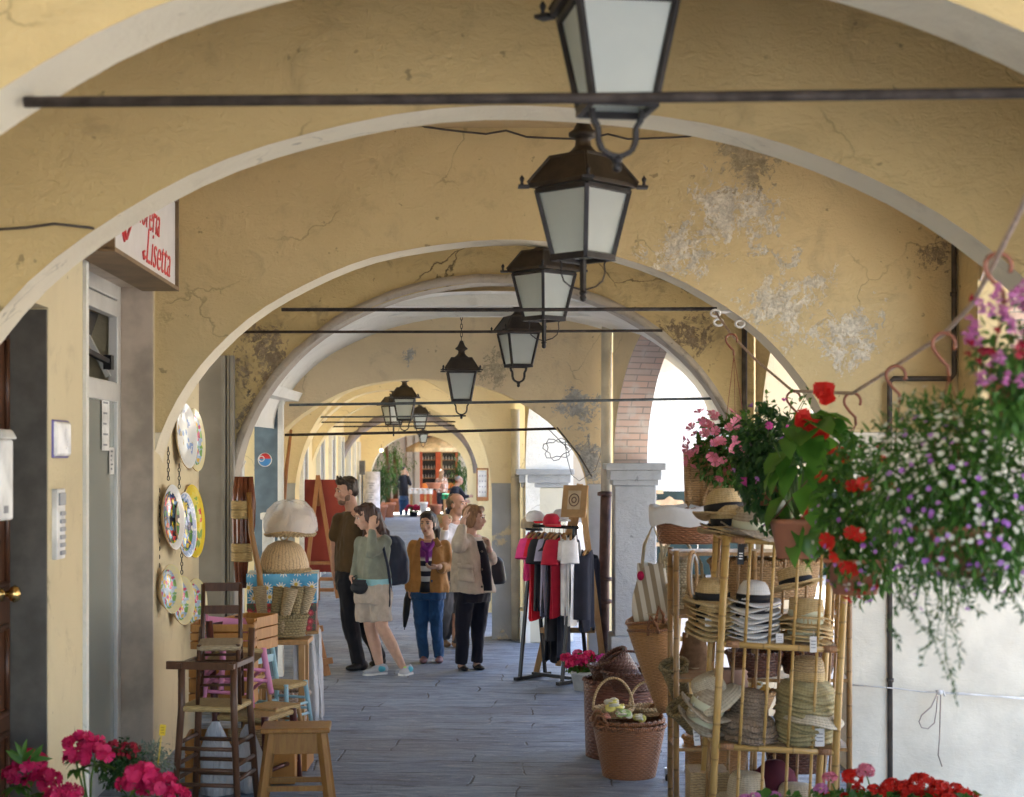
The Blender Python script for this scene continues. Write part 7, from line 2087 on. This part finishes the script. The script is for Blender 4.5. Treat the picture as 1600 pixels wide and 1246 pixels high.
# mixed trailing basket with a visible pot
o, c = hang('hanging terracotta basket of trailing lobelia and red impatiens', 1400, 575, 5.6, (1336, 928), .105, .125, wires=2)
q = MB(); fill(q, c + Vector((.02, 0, .16)), (.15, .16, .28), 1700, .040, .016, .6, .3); fill(q, c + Vector((.03, -.06, -.02)), (.16, .1, .10), 350, .035, .012, .4, .9); q.build('foliage', LEAF, o)
q = MB(); flowers(q, c + Vector((.0, -.03, .16)), (.16, .17, .27), 26, .028, 5, .9, .2, .3, .8); q.build('blossom', P_RED, o)
q = MB(); flowers(q, c + Vector((.02, -.03, .14)), (.17, .17, .27), 60, .010, 5, .9, .2, .3, .8); q.build('blossom', P_WHT, o)
q = MB(); flowers(q, c + Vector((.02, -.03, .06)), (.19, .17, .2), 30, .010, 5, .9, .1, .3, .8); q.build('blossom', P_PUR, o)
# the big white and violet basket
o, c = hang('biggest hanging basket with masses of white and violet flowers and long trailers', 1475, 524, 4.75, (1500, 900), .13, .15)
q = MB(); fill(q, c + Vector((.01, 0, .11)), (.30, .26, .28), 6200, .040, .0095, .7, .15); fill(q, c + Vector((.06, -.1, -.06)), (.24, .16, .13), 600, .045, .010, .3, .9); q.build('foliage', LEAF, o)
q = MB(); flowers(q, c + Vector((.01, -.02, .11)), (.31, .27, .28), 400, .0092, 5, .86, .3, .3, .8); q.build('blossom', P_WHT, o)
q = MB(); flowers(q, c + Vector((.03, -.02, .06)), (.31, .27, .28), 170, .0095, 5, .88, .2, .3, .8); q.build('blossom', P_PUR, o)
q = MB(); lf = MB()
for (x, L_) in ((1400, 120), (1412, 60), (1432, 95), (1448, 150), (1462, 110), (1483, 205), (1490, 150), (1500, 90), (1520, 70), (1560, 60), (1590, 80), (1425, 60), (1470, 170), (1540, 40)):
    p = P(x, 890, 4.6) - Vector(o.location); n = 10
    pts = [p + Vector((.02 * sin(k * .8 + x) * k / n + rnd(-.004, .004), rnd(-.01, .01), -L_ / 543 * k / n)) for k in range(n + 1)]
    q.tube(pts, [.0022 - .0012 * k / n for k in range(n + 1)], 5)
    for k in range(1, n + 1):
        for _ in range(4 if k < 9 else 7):
            leaf(lf, pts[k] + Vector((0, 0, rnd(0, L_ / 543 / n))), rdir() + Vector((0, 0, -.5)), Vector((0, 0, 1)) + rdir(), rnd(.014, .03), rnd(.004, .008))
q.build('trailing_stem', m_stem, o); lf.build('trailing_leaves', LEAFD, o)
# pink fuchsia at the picture edge
o, c = hang('hanging pink fuchsia nearest to us by the brick lined arch', 1560, 400, 4.1, (1585, 655), .07, .09)
q = MB(); fill(q, c + Vector((.04, 0, .06)), (.14, .13, .15), 520, .035, .018, .5, .5); fill(q, c + Vector((.0, -.10, -.05)), (.12, .06, .08), 420, .036, .016, .4, .6); q.build('foliage', LEAF, o)
q = MB()
for _ in range(55):
    t = c + Vector((rnd(-.12, .14), rnd(-.16, .08), rnd(.0, .27)))
    for j in range(3): blossom(q, t + Vector((rnd(-.008, .008), rnd(-.008, .008), -.012 * j)), Vector((rnd(-.4, .4), rnd(-.5, .2), -1)), .015, 4, .8)
q.build('blossom', P_LIL, o)
q = MB(); flowers(q, c + Vector((.0, -.02, .14)), (.15, .15, .16), 24, .016, 4, .8, -.5, .8, .7); q.build('blossom', P_DRED, o)

# ---------------------------------------------------------------- potted flowers at the bottom of the picture
def flowerpot(label, loc, r, h, mat=None, name='potted_flower', cat='potted flower', group=None):
    o = thing(name, label, cat, loc, 0, group)
    MB().lathe([(0, 0), (r * .75, 0), (r * .97, h * .84), (r * 1.08, h * .85), (r * 1.08, h), (r * .95, h), (r * .9, h * .85), (0, h * .85)], 28).build('pot', mat or m_terra, o)
    return o
def bench(label, x0, x1, y0, y1, z):
    o = thing('plant_bench', label, 'bench', ((x0 + x1) / 2, (y0 + y1) / 2, 0))
    w, h = x1 - x0, y1 - y0
    for k in range(4): MB().box((0, -h / 2 + h * (k + .5) / 4, z - .015), (w, h / 4 - .012, .03)).build('slat', m_pine, o)
    for sx in (-1, 1):
        for sy in (-1, 1): MB().box((sx * (w / 2 - .05), sy * (h / 2 - .05), z / 2 - .015), (.05, .05, z - .03)).build('leg', m_pine, o)
    return o
bench('low wooden bench carrying the crimson rhododendrons', -2.08, -1.40, 6.85, 7.45, .28)
bench('low wooden bench carrying the red geraniums', .95, 2.08, 6.9, 7.4, .24)
def rhodo(label, heads, px, d, z=.29):
    x = (px - CX) * d / F
    o = flowerpot(label, (x, d, z), .085, .15)
    q = MB(); lf = MB(); sm = MB(); base = Vector((0, 0, .14))
    for (hx, hy, r) in heads:
        c = P(hx, hy, d + rnd(-.06, .04)) - Vector(o.location)
        for _ in range(26):
            d_ = rdir(); d_.z = abs(d_.z) * .95 - .15
            blossom(q, c + Vector((d_.x, d_.y, d_.z)) * r * rnd(.7, .95), d_ + rdir() * .5, r * rnd(.34, .46), 5, rnd(.15, .5), 0, rnd(.8, 1.05))
        for k in range(7):
            a = rnd(0, 6.28); leaf(lf, c - Vector((0, 0, r * .7)), Vector((cos(a), sin(a), rnd(-.4, .2))), Vector((0, 0, 1)), rnd(.07, .11), .03, .15, .5)
        sm.tube([base, base.lerp(c, .6) + Vector((rnd(-.02, .02), 0, .0)), c], [.006, .005, .004], 6)
    q.build('blossom', P_CRIM, o); lf.build('leaves', LEAF, o); sm.build('stem', m_stem, o)
    return o
rhodo('crimson rhododendron in bloom at the lower corner by the street door', [(45, 1198, .075), (70, 1222, .075), (25, 1215, .06)], 50, 7.2)
q = MB(); 
for k in range(9): leaf(q, P(40 + rnd(-8, 8), 1188 + rnd(-6, 6), 7.1), Vector((cos(k * .7) * .8, -.1, 1 - .12 * k)), Vector((0, -1, .3)), rnd(.08, .11), .028, .15, .3)
tag(q.build('leafy_shoot', LEAF, loc=P(40, 1190, 7.1)), 'pale green leafy shoot rising above the corner rhododendron', 'shoot')
rhodo('crimson rhododendron whose round head stands tallest', [(125, 1168, .075), (150, 1178, .075), (118, 1188, .06)], 140, 7.15)
rhodo('crimson rhododendron in bloom beside the yellow plant label', [(222, 1212, .075), (250, 1228, .075), (205, 1230, .065), (275, 1246, .06)], 235, 6.95)
rhodo('crimson rhododendron partly cut by the lower picture edge', [(88, 1250, .07), (110, 1240, .05)], 95, 6.95)
o = flowerpot('dark green potted verbena with tiny deep red flowers', P(190, 1305, 7.3) * 1.0, .075, .14); o.location = ((190 - CX) * 7.3 / F, 7.3, .29)
b0 = Vector(o.location); c = P(190, 1195, 7.3) - b0
q = MB(); fill(q, c, (.11, .10, .11), 900, .028, .012, .5, .2); q.build('foliage', LEAFD, o)
q = MB()
for (x, y) in ((178, 1162), (195, 1166), (207, 1166), (190, 1178), (205, 1180), (213, 1170), (180, 1176)): floret_ball(q, P(x, y, 7.25) - b0, .02, 16, .010)
q.build('blossom', P_DRED, o)
o = flowerpot('silvery grey leaved potted plant behind the verbena', ((238 - CX) * 7.35 / F, 7.35, .29), .06, .13)
c = P(238, 1190, 7.35) - Vector(o.location); q = MB(); fill(q, c, (.09, .08, .10), 600, .024, .009, .6, .1); q.build('foliage', LEAFG, o)
o = thing('plant_label', 'yellow plastic plant label standing among the flowers', 'plant label', P(247, 1195, 7.3)); m_lab = M_('yellow label plastic', (.72, .50, .03), .4)
MB().beam((0, 0, 0), P(252, 1150, 7.3) - P(247, 1195, 7.3), .012, .003).build('stake', m_lab, o)
e_ = P(254, 1141, 7.3) - P(247, 1195, 7.3)
MB().box(e_, (.028, .003, .05), Matrix.Rotation(.1, 3, 'Y')).build('card', m_lab, o)
q = MB()
for k in range(3): q.box(e_ + Vector((0, -.0025, .012 - .012 * k)), (.016, .001, .004))
q.build('print', M_('label print', (.3, .2, .02), .6), o)
# geraniums on the piazza side
def geranium(label, heads, px, d, mats, z=.25, nl=320):
    o = flowerpot(label, ((px - CX) * d / F, d, z), .085, .15)
    b0 = Vector(o.location); qs = {}
    lf = MB(); sm = MB()
    for (hx, hy, r, mi) in heads:
        c = P(hx, hy, d + rnd(-.05, .05)) - b0
        floret_ball(qs.setdefault(mi, MB()), c, r, 62, r * .30)
        sm.tube([Vector((0, 0, .14)), Vector((0, 0, .14)).lerp(c, .6) + Vector((rnd(-.02, .02), rnd(-.02, .02), 0)), c], [.005, .004, .003], 5)
    cx_ = sum(h[0] for h in heads) / len(heads); cy_ = max(h[1] for h in heads)
    fill(lf, P(cx_, cy_ + 22, d) - b0, (.17, .15, .09), nl, .04, .045, .5, .1)
    for mi, q in qs.items(): q.build('blossom', mats[mi], o)
    lf.build('foliage', LEAF, o); sm.build('stem', m_stem, o)
geranium('scarlet potted geranium with the widest blossom heads', [(1440, 1226, .055, 0), (1468, 1235, .05, 0), (1425, 1240, .045, 0), (1455, 1248, .05, 0), (1412, 1232, .04, 0)], 1440, 7.15, (P_RED, P_PINK))
geranium('scarlet potted geranium at the end of the bench', [(1495, 1240, .05, 0), (1512, 1250, .045, 0), (1480, 1252, .045, 0)], 1500, 7.1, (P_RED, P_PINK))
geranium('scarlet potted geranium with one raised pink head', [(1392, 1230, .045, 0), (1380, 1245, .045, 0), (1352, 1205, .038, 1), (1365, 1235, .03, 0)], 1378, 7.2, (P_RED, P_PINK))
geranium('red potted geranium in front of the bamboo shelf post', [(1332, 1215, .045, 0), (1340, 1235, .03, 0), (1297, 1216, .032, 1), (1320, 1245, .02, 0)], 1325, 7.2, (P_RED, P_PINK))
geranium('mauve pink potted geranium in front of the hat shelf', [(1283, 1233, .03, 1), (1292, 1242, .016, 0), (1210, 1246, .03, 1), (1180, 1246, .024, 1), (1165, 1250, .03, 1)], 1225, 7.2, (P_RED, P_LIL), nl=200)
# red and magenta flowers in a white pot beside the baskets
o = flowerpot('white pot of red and magenta geraniums beside the dark baskets', FLOWER_TUB * 1.0, .14, .17, M_('white pot', (.7, .7, .68), .4)); o.location.z = 0
q = MB(); fill(q, (.02, 0, .21), (.19, .17, .09), 400, .045, .04, .5, .1); q.build('foliage', LEAF, o)
q = MB()
for k in range(13): floret_ball(q, (rnd(-.19, .05), rnd(-.17, .1), rnd(.22, .32)), .045, 22, .022)
q.build('blossom', P_CRIM, o)
q = MB()
for k in range(8): floret_ball(q, (rnd(.04, .2), rnd(-.16, .1), rnd(.2, .29)), .045, 22, .022)
q.build('blossom', P_MAG, o)
# ================================================================ the far end and the piazza
m_wallw = plaster('white shop facade', (.70, .69, .66), (.62, .61, .58), (.4, .39, .36), .2, seed=21, bump=.2)
m_rfr = M_('orange red shop frame', (.62, .13, .05), .45, .4, 0, .15)
m_dkgl = M_('dark shop window', (.035, .032, .035), .1, .6)
D = 62.0
o = thing('shop_building', 'white building with an orange red shopfront at the far end of the arcade', 'building', (-3, D, 0))
def B_(x0, x1, z0, z1, y0, y1, mat, name, par=None, bev=0):
    m = MB().box(((x0 + x1) / 2 + 3, (y0 + y1) / 2 - D, (z0 + z1) / 2), (x1 - x0, y1 - y0, z1 - z0))
    return m.build(name, mat, par or o, bevel=bev)
xs = lambda px: (px - CX) * D / F
B_(-12, xs(655), 0, 6.5, D, D + 1, m_wallw, 'wall'); B_(xs(716), 9, 0, 6.5, D, D + 1, m_wallw, 'wall'); B_(xs(655), xs(716), 2.95, 6.5, D, D + 1, m_wallw, 'wall')
for px in (640, 652): B_(xs(px) - .1, xs(px) + .1, 0, 6.4, D - .12, D - .003, m_wallw, 'pilaster_strip', bev=.01)
B_(xs(655), xs(716), 0, .7, D + .05, D + .6, m_rfr, 'shop_counter')
for px, w in ((656.5, .16), (685, .22), (714.5, .14)): B_(xs(px) - w / 2, xs(px) + w / 2, 0, 2.95, D + .02, D + .2, m_rfr, 'window_post', bev=.01)
B_(xs(655), xs(716), 2.8, 2.96, D + .015, D + .2, m_rfr, 'window_head')
w = B_(xs(657), xs(715), .7, 2.8, D + .25, D + .3, m_dkgl, 'window')
for z in (1.25, 1.6, 1.95, 2.25):
    for k in range(12): MB().lathe([(.03, -.065), (.032, .02), (.012, .04), (.012, .07), (0, .07)], 8, (xs(660 + k * 4.6) + 3, .20, z)).build('bottle', M_('pale bottles', (.45, .45, .42), .4), w)
q = MB()
for z in (1.17, 1.52, 1.87, 2.17): q.box(((xs(657) + xs(715)) / 2 + 3, .21, z), (xs(715) - xs(657), .05, .03))
q.build('bottle_shelf', m_pine, w)
rf_ = B_(-13, 10, 6.5, 6.7, D - 3.2, D + 1.5, M_('terracotta roof', (.42, .2, .12), .8), 'roof')
B_(-12, 9, 3.25, 3.37, D - 5.6, D - .02, M_('ochre awning canvas', (.52, .38, .2), .8), 'added_awning')  # canvas added above the sightline to keep the shopfront in shade
o = thing('parasol', 'beige market parasol standing before the orange red shopfront', 'parasol', ((690 - CX) * 58 / F, 58, 0))
MB().tube([(0, 0, 0), (0, 0, 2.75)], .03, 8).build('pole', m_pine, o)
MB().lathe([(0, 2.85), (.5, 2.68), (1.0, 2.48), (1.3, 2.32), (1.3, 2.18), (1.28, 2.18), (1.28, 2.30), (0, 2.8)], 8, smooth=False).build('canopy', M_('beige canvas', (.55, .44, .27), .8), o)
# far stalls
def stall(label, x0, x1, d, z, cloth_, apron):
    a, b_ = (x0 - CX) * d / F, (x1 - CX) * d / F
    o = thing('stall_table', label, 'table', ((a + b_) / 2, d, 0)); w = b_ - a
    MB().box((0, 0, z - .02), (w, .7, .04)).build('table_top', m_pine, o)
    MB().grid(lambda u, v: (lerp(-w / 2 - .02, w / 2 + .02, u), -.36 - .02 * sin(u * 30), lerp(z + .01, z - .16, v)), 24, 3).box((0, 0, z + .004), (w + .04, .74, .012)).build('tablecloth', cloth_, o)
    for sx in (-1, 1):
        for sy in (-1, 1): MB().box((sx * (w / 2 - .06), sy * .3, z / 2 - .02), (.05, .05, z - .04)).build('leg', m_pine, o)
    return o
c_or, c_wh, c_gr = M_('orange cloth', (.70, .22, .05), .8), M_('white cloth', (.72, .72, .72), .8), M_('green cloth', (.02, .22, .10), .8)
stall('far stall table under a white cloth', 640, 676, 54, .92, c_wh, None)
stall('far stall table with an orange cloth before the shopfront', 662, 714, 57, 1.05, c_or, None)
stall('far stall table with a green cloth beside the bending man', 692, 722, 52.5, .78, c_gr, None)
def pot(label, px, d, r, h, z=0.0, mat=m_terra):
    o = thing('terracotta_pot', label, 'pot', ((px - CX) * d / F, d, z))
    MB().lathe([(0, 0), (r * .7, 0), (r * .95, h * .85), (r * 1.08, h * .86), (r * 1.08, h), (r * .92, h), (r * .85, h * .7), (0, h * .7)], 20).build('body', mat, o)
    return o
pot('wide terracotta bowl on the white far stall', 678, 54, .26, .20, .93)
pot('tall terracotta pot under the far stalls', 681, 53.4, .20, .42)
pot('white cylinder pot under the far stalls', 662, 53.2, .13, .5, 0, c_wh)
o = pot('low dark pot of crimson flowers near the distant woman', 646, 53.6, .16, .16, 0, m_black)
q = MB(); fill(q, (0, 0, .25), (.26, .22, .12), 160, .06, .05); q.build('foliage', LEAFD, o)
q = MB()
for k in range(16): floret_ball(q, (rnd(-.24, .24), rnd(-.2, .1), rnd(.24, .36)), .06, 12, .035)
q.build('blossom', P_CRIM, o)
# palm in pot, trunk, greenery
def bigplant(label, px, d, h, r, n, pr, tall=.5, trunk=None, mat=LEAFD, L_=.30, w=.05):
    o = thing('potted_plant', label, 'potted plant', ((px - CX) * d / F, d, 0))
    MB().lathe([(0, 0), (pr * .72, 0), (pr * .96, .40), (pr * 1.1, .41), (pr * 1.1, .50), (pr * .95, .5), (pr * .9, .44), (0, .44)], 24).build('pot', m_terra, o)
    sm = MB(); lf = MB()
    for k in range(n):
        a = rnd(0, 6.28); e = rnd(.1, 1) ; t = Vector((cos(a) * r * e, sin(a) * r * e, .5 + h * (1 - .55 * e * e) * rnd(.6, 1)))
        m = Vector((cos(a) * r * e * .4, sin(a) * r * e * .4, t.z * .75 + .1)); sm.tube([(0, 0, .44), m, t], [.012, .008, .004], 5)
        for j in range(16):
            f = j / 15; p = (Vector((0, 0, .44)).lerp(m, min(1, f * 2)) if f < .5 else m.lerp(t, f * 2 - 1))
            if f > .25: leaf(lf, p, rdir() * .8 + Vector((cos(a) * .5, sin(a) * .5, -.1)), Vector((0, 0, 1)), L_ * rnd(.6, 1.1), w * rnd(.7, 1.2), .15, .6)
    sm.build('stem', m_stem, o); lf.build('foliage', mat, o)
    if trunk: MB().tube([(0, 0, .44), (.03, 0, 1.2), (-.05, 0, trunk)], [.09, .10, .05], 9).build('trunk', m_brown, o)
    return o
bigplant('big potted palm in a terracotta tub beside the white sign column', 592, 50.3, 1.45, .85, 30, .26)
bigplant('taller leafy potted tree with a brown trunk behind the palm', 606, 53, 2.1, .8, 26, .25, trunk=2.5, mat=LEAF)
bigplant('bushy potted shrub beside the last arch and the far stalls', 722, 56, 1.9, .6, 24, .24, mat=LEAFD)
bigplant('pale leaved potted tree behind the palms near the far building', 618, 57.5, 2.3, .8, 24, .25, trunk=2.2, mat=LEAF)
o = thing('sign_column', 'white column sign with faint lines of grey writing', 'sign', ((581 - CX) * 46.5 / F, 46.5, 0))
MB().lathe([(.24, 0), (.24, 1.58), (0, 1.585)], 24).build('column', M_('white sign', (.72, .70, .76), .4), o)
q = MB()
for k in range(7): q.box((rnd(-.03, .01), -.243, 1.25 - .07 * k - (.06 if k > 2 else 0)), (.20 - .06 * (k % 3), .01, .018))
q.build('writing', M_('grey writing', (.42, .42, .5), .6), o)
o = MB().box((0, 0, .2), (.16, .14, .4)).box((0, 0, -.75), (.05, .05, 1.5)).build('post_box', M_('grey post box', (.12, .12, .13), .5), at=((566 - CX) * 46 / F, 46, 1.5)); tag(o, 'dark grey box on a post beside the white column sign', 'box')
# the warm bulb
t = NT('warm bulb'); t.b.inputs['Emission Color'].default_value = (1, .72, .35, 1); t.b.inputs['Emission Strength'].default_value = 1.0; t.col((1, .8, .5))
o = thing('wall_lamp', 'small glowing globe lamp among the far plants', 'lamp', P(596, 704, 49.5))
MB().ball((0, 0, 0), .06, 12, 8).build('globe', t.mat, o); MB().tube([(0, 0, .05), (-.02, .3, .2)], .012, 6).build('bracket', m_iron, o)
# menu board on the pier
o = thing('menu_board', 'small wooden framed notice board on the yellow pier', 'notice board', P(754, 757, 20.82))
MB().box((0, -.02, 0), (.125, .02, .36)).build('paper', m_paper, o)
f_ = MB()
for x in (-.07, .07): f_.box((x, -.025, 0), (.018, .04, .42))
for z in (-.2, .2): f_.box((0, -.025, z), (.14, .04, .02))
f_.box((0, -.05, -.19), (.14, .09, .05)); f_.build('frame', m_easel, o)
q = MB()
for i in range(3):
    for k in range(4): q.box((-.035 + .035 * i, -.0315, .11 - .07 * k), (.014, .001, .02))
q.build('print', M_('grey writing', (.42, .42, .5), .6), o)

# ---------------------------------------------------------------- across the piazza
m_house = plaster('pale piazza house', (.74, .62, .45), (.68, .55, .4), (.5, .42, .3), .2, seed=30, bump=.1)
m_house2 = plaster('rose piazza house', (.70, .48, .36), (.64, .44, .33), (.5, .36, .28), .2, seed=31, bump=.1)
m_shut = M_('green shutters', (.08, .26, .19), .6); m_frame = M_('window stone', (.66, .62, .55), .8)
def house(label, c, w, dp, h, rz, mat, floors, cols):
    o = thing('house', label, 'house', c, rz)
    MB().box((0, dp / 2, h / 2), (w, dp, h)).build('wall', mat, o)
    MB().prism([(-w / 2 - .5, h + .003), (w / 2 + .5, h + .003), (w / 2 + .5, h + .3), (0, h + 2.0), (-w / 2 - .5, h + .3)], lambda p: Vector((p[0], -.6, p[1])), lambda p: Vector((p[0], dp + .6, p[1]))).build('roof', M_('terracotta roof', (.42, .2, .12), .8), o)
    for f in range(floors):
        z = 1.5 + (h - 1.2) * f / floors + .4
        for k in range(cols):
            x = -w / 2 + w * (k + .5) / cols
            win = MB().box((x, -.004, z), (.9, .03, 1.5)).build('window', m_dkgl, o)
            fr = MB()
            for s_ in (-1, 1): fr.box((x + s_ * .5, -.03, z), (.1, .08, 1.7)); fr.box((x, -.03, z + s_ * .8), (.9, .08, .1))
            fr.build('frame', m_frame, win)
            for s_ in (-1, 1): MB().box((x + s_ * .80, -.035, z), (.48, .05, 1.5)).build('shutter', m_shut, win)
    return o
house('pale house with green shutters beyond the brick lined arch', (7.2, 68, -.26), 13, 10, 9.5, 0, m_house, 3, 5)
house('rose house facing the arcade across the piazza', (27, 30, -.26), 16, 10, 10.5, radians(-90), m_house2, 3, 6)
house('pale ochre house facing the arcade nearer to us', (27, 10, -.26), 18, 10, 9.5, radians(-90), m_house, 3, 6)
house('unseen ochre house added to shade the ground beyond the last arch', (-9.6, 55.2, -.26), 8.4, 6.2, 8.5, 0, m_house2, 3, 3)  # house added out of view to keep the sun off the far ground
o = thing('market_stall', 'market stall with white side curtain and dark green front beyond the brick lined arch', 'stall', (4.4, 31, -.26))
m_dg = M_('dark green stall panel', (.012, .035, .035), .4)
for k in range(6): MB().box((-2.0 + .8 * k, 0, .82), (.79, .06, 1.64)).build('panel', m_dg, o, bevel=.004)
MB().grid(lambda u, v: (lerp(-2.45, 2.5, u), -.1 - .03 * sin(u * 60), lerp(1.62, 3.6, v)), 60, 4).build('curtain', M_('white tarpaulin', (.82, .82, .82), .7), o)
MB().prism([(-2.6, 3.55), (2.6, 3.55), (2.6, 3.65), (0, 4.2), (-2.6, 3.65)], lambda p: Vector((p[0], -.3, p[1])), lambda p: Vector((p[0], 2.6, p[1]))).build('canopy', M_('white tarpaulin', (.82, .82, .82), .7), o)
for x in (-2.4, 2.4): MB().tube([(x, -.1, 0), (x, -.1, 3.6)], .035, 8).build('pole', m_alu, o)
m_gold = M_('gilded plaque', (.72, .50, .30), .4)
px0 = Vector(o.location)
MB().prism([(-.25, -.05), (.25, -.05), (.28, 0), (.25, .05), (.1, .06), (.05, .1), (0, .13), (-.05, .1), (-.1, .06), (-.25, .05), (-.28, 0)], lambda p: Vector((p[0], 0, p[1])) + P(1046, 786, 30.9) - px0, lambda p: Vector((p[0], -.03, p[1])) + P(1046, 786, 30.9) - px0).build('plaque', m_gold, o)
for (x, y) in ((1028, 769), (1028, 831), (1033, 851)): MB().box(P(x, y, 30.9) - px0, (.2, .05, .07)).build('hinge', m_gold, o)
